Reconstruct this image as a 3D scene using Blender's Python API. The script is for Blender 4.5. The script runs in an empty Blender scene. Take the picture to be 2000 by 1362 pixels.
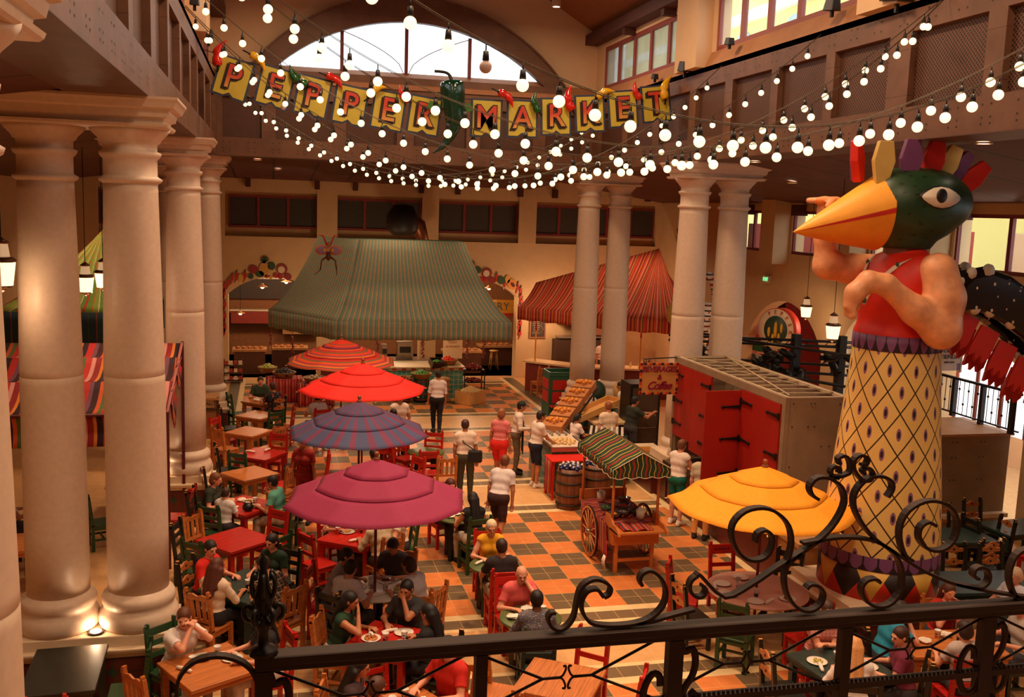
import bpy, bmesh, math, random
import numpy as np
from mathutils import Vector, Matrix
random.seed(7)
R_ = math.radians
SC = bpy.context.scene
COL = SC.collection
# ---------------------------------------------------------------- camera
CAM_H = 6.1447
def setup_camera():
    yaw, pitch, roll = R_(13.82395681), R_(-7.9727769), R_(1.93163417)
    cy, sy, cp, sp = math.cos(yaw), math.sin(yaw), math.cos(pitch), math.sin(pitch)
    fwd = Vector((sy*cp, cy*cp, sp)); right = Vector((cy, -sy, 0)); up = right.cross(fwd)
    r2 = math.cos(roll)*right + math.sin(roll)*up
    u2 = -math.sin(roll)*right + math.cos(roll)*up
    m = Matrix((r2, u2, -fwd)).transposed().to_4x4()
    m.translation = (0, 0, CAM_H)
    cd = bpy.data.cameras.new('camera'); cd.sensor_width = 36; cd.lens = 1920.877/2000*36
    cd.clip_start = .05; cd.clip_end = 400
    c = bpy.data.objects.new('camera', cd); c.matrix_world = m; COL.objects.link(c); SC.camera = c
setup_camera()
SC.view_settings.view_transform = 'Standard'; SC.view_settings.look = 'None'
SC.view_settings.gamma = 1; SC.view_settings.use_curve_mapping = False
SC.view_settings.exposure = 0.42
cy_ = SC.cycles
cy_.max_bounces = 5; cy_.diffuse_bounces = 3; cy_.glossy_bounces = 2; cy_.transmission_bounces = 4; cy_.transparent_max_bounces = 8
cy_.caustics_reflective = False; cy_.caustics_refractive = False; cy_.sample_clamp_indirect = 4
cy_.use_denoising = True
# ---------------------------------------------------------------- sky and lamps
wd = bpy.data.worlds.new('sky'); SC.world = wd; wd.use_nodes = True
bg = wd.node_tree.nodes['Background']; bg.inputs[0].default_value = (.82, .93, 1, 1); bg.inputs[1].default_value = 2.6
WARM = (1, .66, .40)
def lamp(name, kind, loc, energy, color=WARM, rot=(0, 0, 0), size=.3, spot=None, blend=.6):
    l = bpy.data.lights.new(name, kind); l.energy = energy; l.color = color
    if kind == 'AREA': l.shape = 'DISK'; l.size = size
    else: l.shadow_soft_size = size
    if kind == 'SPOT': l.spot_size = R_(spot or 90); l.spot_blend = blend
    o = bpy.data.objects.new(name, l); o.location = loc; o.rotation_euler = rot; COL.objects.link(o)
    return o
# added soft area fill under the nave roof, beside downlights like the visible can
for yy in (3, 8, 13, 18, 23):
    for xx in (1.2, 6.1):
        lamp('nave_fill', 'AREA', (xx, yy, 11.2), 95, size=.8)
        lamp('nave_downlight', 'SPOT', (xx+(.5 if xx < 3 else -.5), yy, 11.2), 850, size=.35, spot=82, blend=1)
# small downlights in the aisle ceilings
for yy in (9, 16.4, 23.7, 31):
    for xx in (-4.6, 11.6):
        lamp('aisle_downlight', 'SPOT', (xx, yy, 6.55), 130, size=.2, spot=130, blend=.9)
for xx in (0, 3.6, 7.2):
    lamp('aisle_downlight', 'SPOT', (xx, 30.5, 6.8), 110, size=.2, spot=125, blend=.9)
# ---------------------------------------------------------------- helpers
def lin(c): return c/12.92 if c <= .04045 else ((c+.055)/1.055)**2.4
def rgb(h):
    """0-255 triple to a linear colour"""
    return tuple(lin(x/255) for x in h)+(1,)
class E:
    """tiny node-maths expression"""
    def __init__(s, nt, v): s.nt = nt; s.v = v
    def _m(s, op, *a):
        n = s.nt.nodes.new('ShaderNodeMath'); n.operation = op
        for i, x in enumerate((s,)+a):
            x = x.v if isinstance(x, E) else x
            if isinstance(x, (int, float)): n.inputs[i].default_value = x
            else: s.nt.links.new(x, n.inputs[i])
        return E(s.nt, n.outputs[0])
    def __add__(s, o): return s._m('ADD', o)
    def __sub__(s, o): return s._m('SUBTRACT', o)
    def __mul__(s, o): return s._m('MULTIPLY', o)
    def __truediv__(s, o): return s._m('DIVIDE', o)
    def __gt__(s, o): return s._m('GREATER_THAN', o)
    def __lt__(s, o): return s._m('LESS_THAN', o)
    def fract(s): return s._m('FRACT')
    def floor(s): return s._m('FLOOR')
    def abs(s): return s._m('ABSOLUTE')
    def mod(s, o): return s._m('FLOORED_MODULO', o)
    def min(s, o): return s._m('MINIMUM', o)
    def max(s, o): return s._m('MAXIMUM', o)
    def pow(s, o): return s._m('POWER', o)
    def sin(s): return s._m('SINE')
class Mt:
    """principled material with an editable colour chain"""
    def __init__(s, name, col, rough=.6, metal=0, spec=.5, noise=.12, nscale=8, emit=None, estr=1, bump=0, trans=0, alpha=1):
        m = bpy.data.materials.new(name); m.use_nodes = True; s.m = m; s.nt = m.node_tree
        s.b = s.nt.nodes['Principled BSDF']; s.c = None
        s.b.inputs['Roughness'].default_value = rough; s.b.inputs['Metallic'].default_value = metal
        s.b.inputs['Specular IOR Level'].default_value = spec
        s.col = rgb(col)
        s.noise, s.nscale, s.bump = noise, nscale, bump
        if emit: s.b.inputs['Emission Color'].default_value = emit if len(emit) == 4 else tuple(emit)+(1,); s.b.inputs['Emission Strength'].default_value = estr
        if trans: s.b.inputs['Transmission Weight'].default_value = trans
        s.b.inputs['Alpha'].default_value = alpha
        s.cur = s.col
    def node(s, t): return s.nt.nodes.new(t)
    def coord(s, kind='Object'):
        t = s.node('ShaderNodeTexCoord'); x = s.node('ShaderNodeSeparateXYZ'); s.nt.links.new(t.outputs[kind], x.inputs[0])
        return [E(s.nt, x.outputs[i]) for i in range(3)]
    def world(s):
        t = s.node('ShaderNodeNewGeometry'); x = s.node('ShaderNodeSeparateXYZ'); s.nt.links.new(t.outputs['Position'], x.inputs[0])
        return [E(s.nt, x.outputs[i]) for i in range(3)]
    def mix(s, mask, col):
        n = s.node('ShaderNodeMix'); n.data_type = 'RGBA'
        n.inputs[7].default_value = rgb(col)
        if isinstance(s.cur, tuple): n.inputs[6].default_value = s.cur
        else: s.nt.links.new(s.cur, n.inputs[6])
        s.nt.links.new(mask.v, n.inputs[0]); s.cur = n.outputs[2]; return s
    def ramp(s, fac, stops, interp='CONSTANT'):
        n = s.node('ShaderNodeValToRGB'); cr = n.color_ramp; cr.interpolation = interp
        while len(cr.elements) > 1: cr.elements.remove(cr.elements[-1])
        for i, (p, c) in enumerate(stops):
            e = cr.elements[0] if i == 0 else cr.elements.new(p)
            e.position = p; e.color = rgb(c)
        s.nt.links.new(fac.v, n.inputs[0]); s.cur = n.outputs[0]; return s
    def done(s):
        if s.noise or s.bump:
            t = s.node('ShaderNodeTexCoord'); nz = s.node('ShaderNodeTexNoise'); nz.inputs['Scale'].default_value = s.nscale; nz.inputs['Detail'].default_value = 4
            s.nt.links.new(t.outputs['Object'], nz.inputs['Vector'])
        if s.noise:
            mr = s.node('ShaderNodeMapRange'); mr.inputs[1].default_value = .25; mr.inputs[2].default_value = .75
            mr.inputs[3].default_value = 1-s.noise; mr.inputs[4].default_value = 1+s.noise
            s.nt.links.new(nz.outputs['Fac'], mr.inputs[0])
            mx = s.node('ShaderNodeVectorMath'); mx.operation = 'SCALE'
            if isinstance(s.cur, tuple): mx.inputs[0].default_value = s.cur[:3]
            else: s.nt.links.new(s.cur, mx.inputs[0])
            s.nt.links.new(mr.outputs[0], mx.inputs['Scale']); s.nt.links.new(mx.outputs[0], s.b.inputs['Base Color'])
        elif isinstance(s.cur, tuple): s.b.inputs['Base Color'].default_value = s.cur
        else: s.nt.links.new(s.cur, s.b.inputs['Base Color'])
        if s.bump:
            bp = s.node('ShaderNodeBump'); bp.inputs['Strength'].default_value = s.bump; bp.inputs['Distance'].default_value = .02
            s.nt.links.new(nz.outputs['Fac'], bp.inputs['Height']); s.nt.links.new(bp.outputs[0], s.b.inputs['Normal'])
        return s.m
_mats = {}
def mat(name, col=None, *a, **k):
    if name not in _mats: _mats[name] = Mt(name, col, *a, **k).done()
    return _mats[name]
def rot3(rx=0, ry=0, rz=0): return np.array(Matrix.Rotation(rz, 3, 'Z') @ Matrix.Rotation(ry, 3, 'Y') @ Matrix.Rotation(rx, 3, 'X'))
class M:
    """mesh collector"""
    def __init__(s): s.v = []; s.f = []; s.mi = []; s.sm = []; s.uv = []; s.n = 0
    def add(s, vs, fs, mat=0, sm=False, uv=None):
        vs = np.asarray(vs, float).reshape(-1, 3); s.v.append(vs)
        for i, f in enumerate(fs):
            s.f.append([j+s.n for j in f]); s.mi.append(mat); s.sm.append(sm); s.uv.append(uv[i] if uv else None)
        s.n += len(vs); return s
    def box(s, c, d, rz=0, mat=0, rx=0, ry=0, tap=1):
        x, y, z = d[0]/2, d[1]/2, d[2]/2
        v = np.array([[sx*x*(1 if sz < 0 else tap), sy*y*(1 if sz < 0 else tap), sz*z] for sz in (-1, 1) for sx, sy in ((-1, -1), (1, -1), (1, 1), (-1, 1))])
        v = v @ rot3(rx, ry, rz).T + np.array(c)
        return s.add(v, [(3, 2, 1, 0), (4, 5, 6, 7), (0, 1, 5, 4), (1, 2, 6, 5), (2, 3, 7, 6), (3, 0, 4, 7)], mat)
    def box2(s, a, b, mat=0):
        a, b = np.array(a, float), np.array(b, float); return s.box((a+b)/2, np.abs(b-a), mat=mat)
    def lathe(s, prof, c=(0, 0, 0), n=24, mat=0, sm=True, rot=None, sx=1, sy=1, caps=True):
        v = []; k = len(prof)
        for i in range(n):
            a = 2*math.pi*i/n
            for r, z in prof: v.append((r*math.cos(a)*sx, r*math.sin(a)*sy, z))
        v = np.array(v)
        if rot is not None: v = v @ rot.T
        v = v+np.array(c)
        zz = [p[1] for p in prof]; L = [0]
        for i in range(1, k): L.append(L[-1]+math.hypot(prof[i][0]-prof[i-1][0], prof[i][1]-prof[i-1][1]))
        T = max(L[-1], 1e-6); f = []; uv = []
        for i in range(n):
            j = (i+1) % n
            for q in range(k-1):
                f.append((i*k+q, j*k+q, j*k+q+1, i*k+q+1)); u0, u1 = i/n, (i+1)/n; a, b = L[q]/T, L[q+1]/T
                uv.append(((u0, a), (u1, a), (u1, b), (u0, b)))
        if caps and prof[0][0] > 1e-4: f.append([i*k for i in range(n)][::-1]); uv.append([(0, 0)]*n)
        if caps and prof[-1][0] > 1e-4: f.append([i*k+k-1 for i in range(n)]); uv.append([(0, 1)]*n)
        return s.add(v, f, mat, sm, uv)
    def cyl(s, a, b, r, n=10, mat=0, r2=None, sm=True):
        return s.tube([a, b], [r, r if r2 is None else r2], n, mat, sm=sm)
    def tube(s, pts, r, n=8, mat=0, closed=False, sm=True, flat=1, up=None, caps=True):
        """sweep along pts; flat scales one axis of the section (up gives that axis' normal plane)"""
        P = np.array(pts, float); k = len(P); rr = np.broadcast_to(np.asarray(r, float), (k,))
        v = []; prev = None
        for i in range(k):
            t = (P[(i+1) % k]-P[i-1]) if closed else (P[min(i+1, k-1)]-P[max(i-1, 0)])
            t = t/(np.linalg.norm(t)+1e-9)
            if up is not None: a = np.cross(np.array(up, float), t)
            elif prev is None: a = np.cross(t, (0, 0, 1) if abs(t[2]) < .9 else (1, 0, 0))
            else: a = prev-t*np.dot(prev, t)
            a = a/(np.linalg.norm(a)+1e-9); b = np.cross(t, a); prev = a
            for q in range(n):
                an = 2*math.pi*(q+.5)/n; v.append(P[i]+rr[i]*(a*math.cos(an)+b*math.sin(an)*flat))
        f = []
        for i in range(k if closed else k-1):
            j = (i+1) % k
            for q in range(n): f.append((i*n+q, i*n+(q+1) % n, j*n+(q+1) % n, j*n+q))
        if not closed and caps: f.append(list(range(n))[::-1]); f.append([(k-1)*n+q for q in range(n)])
        return s.add(v, f, mat, sm)
    def prism(s, poly, h0, h1, mat=0, axis='z', T=None):
        """extrude a 2-D polygon; axis z: (x,y)->xy, y: (x,z), x: (y,z)"""
        n = len(poly); v = []
        for h in (h0, h1):
            for a, b in poly: v.append({'z': (a, b, h), 'y': (a, h, b), 'x': (h, a, b)}[axis])
        v = np.array(v, float)
        if T is not None: v = v @ T[0].T+T[1]
        f = [list(range(n))[::-1], [i+n for i in range(n)]]+[(i, (i+1) % n, (i+1) % n+n, i+n) for i in range(n)]
        return s.add(v, f, mat)
    def sph(s, c, r, n=12, mat=0, rot=None, k=None):
        r = (r, r, r) if np.isscalar(r) else r; k = k or max(4, n//2)
        pr = [(math.sin(math.pi*i/k), -math.cos(math.pi*i/k)) for i in range(k+1)]
        v = []; f = []
        v = [(0, 0, -1)]+[(p*math.cos(2*math.pi*j/n), p*math.sin(2*math.pi*j/n), z) for p, z in pr[1:-1] for j in range(n)]+[(0, 0, 1)]
        for j in range(n): f.append((0, 1+(j+1) % n, 1+j))
        for i in range(k-2):
            for j in range(n): f.append((1+i*n+j, 1+i*n+(j+1) % n, 1+(i+1)*n+(j+1) % n, 1+(i+1)*n+j))
        o = 1+(k-2)*n; L = len(v)-1
        for j in range(n): f.append((o+j, o+(j+1) % n, L))
        v = np.array(v)*np.array(r)
        if rot is not None: v = v @ rot.T
        return s.add(v+np.array(c), f, mat, True)
    def grid(s, fn, nu, nv, mat=0, sm=True, uvs=(1, 1)):
        v = [fn(i/nu, j/nv) for j in range(nv+1) for i in range(nu+1)]; f = []; uv = []
        for j in range(nv):
            for i in range(nu):
                a = j*(nu+1)+i; f.append((a, a+1, a+nu+2, a+nu+1))
                uv.append(tuple((x*uvs[0], y*uvs[1]) for x, y in ((i/nu, j/nv), ((i+1)/nu, j/nv), ((i+1)/nu, (j+1)/nv), (i/nu, (j+1)/nv))))
        return s.add(v, f, mat, sm, uv)
    def mesh(s, name):
        me = bpy.data.meshes.new(name)
        me.from_pydata(np.concatenate(s.v).tolist() if s.v else [], [], s.f)
        me.polygons.foreach_set('material_index', s.mi); me.polygons.foreach_set('use_smooth', s.sm)
        if any(u is not None for u in s.uv):
            l = me.uv_layers.new(name='UVMap'); d = []
            for f, u in zip(s.f, s.uv): d += [c for p in (u or [(0, 0)]*len(f)) for c in p]
            l.data.foreach_set('uv', d)
        me.update(); return me
def link(o, parent=None):
    COL.objects.link(o)
    if parent is not None: o.parent = parent
    return o
def tag(o, label=None, cat=None, group=None, kind=None):
    if label: o['label'] = label
    if cat: o['category'] = cat
    if group: o['group'] = group
    if kind: o['kind'] = kind
    return o
def obj(name, m, mats, parent=None, label=None, cat=None, group=None, kind=None, bev=0, solid=0, loc=None, rz=0):
    me = m.mesh(name) if isinstance(m, M) else m
    for x in (mats if isinstance(mats, (list, tuple)) else [mats]): me.materials.append(x)
    if bev:
        bm = bmesh.new(); bm.from_mesh(me); bmesh.ops.bevel(bm, geom=list(bm.edges), offset=bev, segments=1, affect='EDGES', clamp_overlap=True); bm.to_mesh(me); bm.free()
    o = link(bpy.data.objects.new(name, me), parent)
    if solid: md = o.modifiers.new('thickness', 'SOLIDIFY'); md.thickness = solid; md.offset = 0
    if loc is not None: o.location = loc
    if rz: o.rotation_euler = (0, 0, rz)
    return tag(o, label, cat, group, kind)
def thing(name, label, cat, loc=(0, 0, 0), rz=0, group=None):
    o = link(bpy.data.objects.new(name, None)); o.empty_display_size = .1; o.location = loc; o.rotation_euler = (0, 0, rz)
    return tag(o, label, cat, group)
def dup(root, loc, rz=0, label=None, group=None, rot=None, scale=None):
    def cp(o, par):
        c = o.copy(); COL.objects.link(c)
        if par is not None: c.parent = par
        for ch in KIDS(o): cp(ch, c)
        return c
    r = cp(root, None); r.location = loc; r.rotation_euler = rot or (0, 0, rz)
    if scale: r.scale = scale
    if label: r['label'] = label
    if group: r['group'] = group
    return r
def KIDS(o): return list(o.children)
def drop(o):
    for c in KIDS(o): drop(c)
    bpy.data.objects.remove(o, do_unlink=True)
def struct(name, m, mats, **k): return obj(name, m, mats, kind='structure', **k)
def letters(txt, size, depth, T=None, off=0, ital=0, space=1, align='CENTER'):
    """extruded text as (verts, faces) in the xz plane facing -y"""
    cu = bpy.data.curves.new('t', 'FONT'); cu.body = txt; cu.size = size; cu.extrude = depth/2; cu.offset = off; cu.align_x = align; cu.align_y = 'CENTER'; cu.shear = ital; cu.space_character = space
    cu.resolution_u = 3
    o = bpy.data.objects.new('t', cu); me = o.to_mesh()
    v = np.array([tuple(x.co) for x in me.vertices]).reshape(-1, 3); f = [tuple(p.vertices) for p in me.polygons]
    o.to_mesh_clear(); bpy.data.objects.remove(o); bpy.data.curves.remove(cu)
    v = np.stack([v[:, 0], -v[:, 2], v[:, 1]], 1) if len(v) else v
    if T is not None: v = v @ T[0].T+T[1]
    return v, f
# ================================================================ the building shell
XL, XR, YB = -6.94, 14.18, 35.0      # outer walls
BZ, BT = 7.3, 9.2                    # beam bottom / top
NL, NR, NB = -1.37, 8.65, 26.6       # nave faces of the fascias
S_ = .6096; X0 = 4.872
plaster = mat('cream_plaster', (214, 176, 128), .85, noise=.05, nscale=3)
plaster_up = mat('upper_plaster', (226, 190, 148), .85, noise=.04, nscale=2)
maroon = mat('maroon_paint', (128, 44, 38), .5, noise=.05)
glass_dark = mat('dark_screen', (62, 52, 42), .6, noise=.3, nscale=60)
roofwood = mat('ceiling_wood', (84, 42, 28), .7, noise=.2, nscale=4)
castiron = mat('black_metal', (24, 20, 18), .45, metal=.3, noise=.1)
def floor_material():
    t = Mt('tiled_floor', (220, 168, 112), .38, spec=.35, noise=.10, nscale=5)
    x, y, z = t.world()
    # beige squares with joints
    g = lambda v, p, w: ((v/p).fract() < w)
    bx = g(x, .3048, .025).max(g(y-14.03, .3048, .025))
    t.mix(bx*.35, (150, 110, 75))
    def rows(a, b): return (y > a)*(y < b)
    fx = (x > -.9)*(x < 8.12)
    chk = None; band = None; dark = None
    for y0 in (-.75, 6.65, 14.03, 21.5, 28.9):
        f = rows(y0, y0+8*S_); chk = f if chk is None else chk+f
        for a, b in ((y0-.18, y0), (y0-.58, y0-.48), (y0+8*S_, y0+8*S_+.18), (y0+8*S_+.48, y0+8*S_+.58)):
            w = rows(a, b); band = w if band is None else band+w
        for a, b in ((y0-.48, y0-.18), (y0+8*S_+.18, y0+8*S_+.48)):
            w = rows(a, b); dark = w if dark is None else dark+w
    i = ((x-X0)/S_).floor(); j = None
    # row index restarts in every field
    ph = None
    for y0 in (-.75, 6.65, 14.03, 21.5, 28.9):
        w = rows(y0, y0+8*S_)*(((y-y0)/S_).floor()); ph = w if ph is None else ph+w
    par = (i+ph).mod(2)
    tl = ((x-X0)/.3048).fract()
    t.mix(chk*fx, (220, 130, 70)); t.mix(chk*fx*(par > .5), (114, 94, 68))
    t.mix(dark*fx, (124, 100, 72)); t.mix(band*fx, (238, 204, 150))
    jj = None
    for y0 in (-.75, 6.65, 14.03, 21.5, 28.9):
        w = rows(y0, y0+8*S_)*((((y-y0)/.3048).fract() < .028).max(((y-y0)/.3048).fract() > .99)); jj = w if jj is None else jj+w
    jx = (tl < .028)
    t.mix((chk*jx+jj+dark*jx)*fx*.75, (226, 176, 116))
    t.mix((x > 8.12)*(x < 8.28)*(y > 13.4)*(y < 35), (238, 204, 150)); t.mix((x > 8.28)*(x < 8.68)*(y < 35), (110, 96, 72))
    t.mix((x > -1.06)*(x < -.9)*(y > 5)*(y < 35), (238, 204, 150)); t.mix((x > -1.4)*(x < -1.06)*(y > 5)*(y < 35), (110, 96, 72))
    return t.done()
fm = M(); fm.box2((XL-.5, -8, -.2), (XR+.5, YB+8, 0)); struct('floor', fm, floor_material())

def strip_windows(name, p0, axis, n, w, h, gap, zb, mats, depth=.09, face=-1, fr=.09):
    pass
# ---- back wall of the aisle with three segmental arches and window recesses
def arch_poly(cx, w, zs, zt, n=14):
    """top outline points left to right"""
    hw = w/2; rise = zt-zs; r = (hw*hw+rise*rise)/(2*rise); c = zt-r; a0 = math.asin(hw/r)
    return [(cx+r*math.sin(-a0+2*a0*i/n), c+r*math.cos(-a0+2*a0*i/n)) for i in range(n+1)]
def arched_wall(m, xs, z0, z1, d0, d1, arches, axis='y'):
    """wall from xs[0] to xs[1], openings = (cx, w, spring, top)"""
    x = xs[0]
    for cx, w, zs, zt in sorted(arches):
        m.prism([(x, z0), (cx-w/2, z0), (cx-w/2, z1), (x, z1)], d0, d1, axis=axis)
        ap = arch_poly(cx, w, zs, zt)
        for a, b in zip(ap[:-1], ap[1:]): m.prism([a, b, (b[0], z1), (a[0], z1)], d0, d1, axis=axis)
        x = cx+w/2
    m.prism([(x, z0), (xs[1], z0), (xs[1], z1), (x, z1)], d0, d1, axis=axis)
wb = M(); A_BACK = [(.02, 3.0, 3.0, 3.6), (3.66, 3.0, 3.0, 3.55), (7.25, 3.0, 3.0, 3.6)]
arched_wall(wb, (XL, XR+.4), 0, 4.98, YB, YB+.5, A_BACK)
wb.box2((XL, YB, 6.5), (XR+.4, YB+.5, 7.6))
for a, b in ((XL, -5.6), (-5.15+.3, -1.47-.1), (1.55, 2.12), (5.2, 5.7), (8.75, 9.3), (14.05, XR+.4)): wb.box2((a, YB, 4.98), (b, YB+.5, 6.5))
wb.box2((XL, YB+.3, 4.98), (XR+.4, YB+.5, 6.5))
for a, b in ((-5, -1.55), (1.5, 2.2), (5.16, 5.76), (8.7, 9.36)):
    if b-a < 1: wb.box2((a, YB-.04, 4.98), (b, YB+.01, 7.3))
struct('wall_back', wb, plaster)
win_n = [0]
def window(cells, o, ux, uz, nrm, pane, frame=maroon, fr=.1, label=None, muntin=None):
    """cells: list of (u0,u1,v0,v1); o origin, ux unit along wall, nrm into room"""
    win_n[0] += 1
    o, ux, nrm = np.array(o, float), np.array(ux, float), np.array(nrm, float); uz = np.array((0, 0, 1.))
    f = M(); p = M()
    def quadbox(m, u0, u1, v0, v1, d0, d1):
        vs = [o+ux*u+uz*v+nrm*d for d in (d0, d1) for u, v in ((u0, v0), (u1, v0), (u1, v1), (u0, v1))]
        m.add(vs, [(3, 2, 1, 0), (4, 5, 6, 7), (0, 1, 5, 4), (1, 2, 6, 5), (2, 3, 7, 6), (3, 0, 4, 7)])
    for u0, u1, v0, v1 in cells:
        quadbox(f, u0, u0+fr/2, v0, v1, 0, .08); quadbox(f, u1-fr/2, u1, v0, v1, 0, .08)
        quadbox(f, u0+fr/2, u1-fr/2, v0, v0+fr*.8, 0, .08); quadbox(f, u0+fr/2, u1-fr/2, v1-fr*.8, v1, 0, .08)
        quadbox(p, u0+fr/2, u1-fr/2, v0+fr*.8, v1-fr*.8, .02, .035)
    w = struct('window_%d' % win_n[0], f, frame)
    obj('pane', p, pane, w)
    return w
for a, b, n in ((-1.47, 1.53, 3), (2.16, 5.16, 3), (5.75, 8.70, 3), (9.35, 14.02, 5), (-5.6, -2.0, 3)):
    w = (b-a)/n; window([(i*w, (i+1)*w, 0, 1.12) for i in range(n)], (a, YB+.28, 5.27), (1, 0, 0), None, (0, -1, 0), glass_dark)
# ---- right outer wall (x = XR): arches and daylight windows
wr = M(); A_R = [(25.3, 4.2, 2.6, 3.85), (20.9, 2.8, 3.0, 4.0), (17.1, 2.6, 3.2, 3.7)]
sky_pane = Mt('window_glass', (205, 225, 225), .15, noise=0, alpha=.18).done()
frost_pane = Mt('hazy_glass', (190, 215, 215), .3, noise=.2, nscale=1.5, alpha=.75).done()
arched_wall(wr, (5, YB+.5), 0, 5.2, XR, XR+.4, A_R, axis='x')
wr.box2((XR, 5, 6.4), (XR+.4, YB+.5, 7.4))
wins_r = [(28.9, 26.2, 2), (25.2, 22.6, 2), (21.4, 19.2, 2), (18.35, 15.2, 2), (14.4, 11.2, 2), (10.4, 7.2, 2)]
pr = [YB+.5]+[v for a in wins_r for v in a[:2]]+[5]
for i in range(0, len(pr), 2): wr.box2((XR, pr[i+1], 5.2), (XR+.4, pr[i], 6.4))
for a, b in ((26.2, 25.2), (22.6, 21.4), (19.2, 18.35)): wr.box2((XR-.5, b+.1, 4.9), (XR+.01, a-.1, 7))
struct('wall_right', wr, plaster)
for a, b, n in wins_r:
    w = (a-b)/n; window([(i*w, (i+1)*w, 0, 1.2) for i in range(n)], (XR+.12, b, 5.2), (0, 1, 0), None, (-1, 0, 0), sky_pane)
wl = M(); wl.box2((XL-.4, -8, 0), (XL, YB+.5, 7.6)); struct('wall_left', wl, plaster)
wf = M(); wf.box2((XL-.4, -8.4, 0), (XR+.4, -8, 13)); struct('wall_front', wf, plaster)
wq = M(); wq.box2((XR, -8, 0), (XR+.4, 5, 7.4)); struct('wall_right', wq, plaster)
# ---- aisle ceilings (sloping dark boards)
def board_mat(name, col, p, axis):
    t = Mt(name, col, .65, noise=.15, nscale=2); c = t.world(); t.mix(((c[axis]/p).fract() < .06)*.8, (26, 14, 10)); return t.done()
board_x = board_mat('aisle_boards', (92, 46, 32), 1.22, 0); board_y = board_mat('aisle_boards_side', (92, 46, 32), 1.8, 1)
c = M()
c.add([(NR+.4, -8, 7.4), (NR+.4, YB, 7.4), (XR, YB, 6.62), (XR, -8, 6.62)], [(0, 1, 2, 3)])
c.add([(NR+.4, -8, 7.6), (NR+.4, YB, 7.6), (XR, YB, 6.9), (XR, -8, 6.9)], [(3, 2, 1, 0)])
c.add([(NL-.4, -8, 7.4), (NL-.4, YB, 7.4), (XL, YB, 6.62), (XL, -8, 6.62)], [(3, 2, 1, 0)])
struct('ceiling', c, board_y)
c = M(); c.prism([(NB+.4, 7.35), (YB, 6.93), (YB, 7.6), (NB+.4, 7.6)], NL-.5, NR+.5, axis='x'); struct('ceiling', c, board_x)
jo = M()
for i in range(9):
    jo.box((-.8+i*1.8+(.5 if i % 2 else 0), YB-.12, 6.8), (.16, .3, .3))
for y in (31.5, 27.6, 24.6, 21.2, 18, 14.6, 11): jo.box((XR-.15, y, 6.42), (.4, .2, .3))
struct('trim_1', jo, roofwood)
# ---- beams round the nave: wood panelled fascias with lattice screens
def plank_mat():
    t = Mt('weathered_board', (116, 80, 60), .5, spec=.4, noise=.22, nscale=2.5); x, y, z = t.world()
    t.mix(((z-7.3)/.63).fract().__lt__(.02)*.5, (60, 38, 28)); return t.done()
plank = plank_mat(); boltm = mat('dark_bolt', (44, 30, 24), .5, noise=0)
def lattice_mat():
    t = Mt('lattice_mesh', (112, 70, 50), .6, noise=.1); x, y, z = t.world()
    a = ((x+y+z)/.062).fract(); b = ((x+y-z)/.062).fract()
    t.mix((a > .34)*(b > .34), (26, 15, 11)); return t.done()
lattice = lattice_mat()
def fascia(name, p0, ux, L, nrm, panels, label_n):
    """panelled beam: p0 bottom start, panels list (u0,u1)"""
    p0, ux, nrm = np.array(p0, float), np.array(ux, float), np.array(nrm, float); uz = np.array((0, 0, 1.))
    def qb(m, u0, u1, v0, v1, d0, d1):
        vs = [p0+ux*u+uz*v+nrm*d for d in (d0, d1) for u, v in ((u0, v0), (u1, v0), (u1, v1), (u0, v1))]
        m.add(vs, [(3, 2, 1, 0), (4, 5, 6, 7), (0, 1, 5, 4), (1, 2, 6, 5), (2, 3, 7, 6), (3, 0, 4, 7)])
    m = M(); qb(m, 0, L, 0, .47, -.9, 0); qb(m, 0, L, 1.5, BT-BZ, -.9, 0); qb(m, 0, L, .47, 1.5, -.9, -.16)
    la = M(); u = 0
    for a, b in panels+[(L, L)]:
        if a > u: qb(m, u, a, .47, 1.5, -.16, 0)
        if b > a: qb(la, a, b, .47, 1.5, -.16, -.10)
        u = b
    bt = M()
    us = np.arange(.15, L, .62)
    for u in us:
        for v in (.12, .2, .36, 1.62, 1.76):
            for du in (0, .16):
                c = p0+ux*(u+du)+uz*v+nrm*.004
                k = [c+(ux*math.cos(t)+uz*math.sin(t))*.017 for t in np.arange(0, 6.2, 1.26)]
                bt.add(k, [range(5)])
    st = struct(name, m, plank); obj('lattice', la, lattice, st); obj('bolts', bt, boltm, st)
    return st
pan_r = [(19.66, 21.2), (18.05, 19.5-.05), (16.25, 17.85), (14.42, 16.08), (12.45, 14.05), (9.2, 11.9), (5.5, 8.6)]
pan_r = [(24.2, 26.1), (22.1, 23.8), (20.05, 21.7), (18.35, 19.72), (16.48, 18.02), (14.68, 16.22), (12.98, 14.42), (10.95, 12.48), (9.2, 10.62), (7.2, 8.8), (5.2, 6.8)]
fascia('trim_right_beam', (NR, -8, BZ), (0, 1, 0), YB-8+8-.4, (-1, 0, 0), sorted([(a+8, b+8) for a, b in pan_r]), 'r')
fascia('trim_left_beam', (NL, -8, BZ), (0, 1, 0), YB-8+8-.4, (1, 0, 0), sorted([(a+8, b+8) for a, b in pan_r]), 'l')
fascia('trim_back_beam', (NL, NB, BZ), (1, 0, 0), NR-NL, (0, -1, 0), [(.13, 1.1), (1.45, 2.92), (3.25, 4.58), (5.03, 6.45), (6.83, 8.3), (8.66, 9.7)], 'b')
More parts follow.
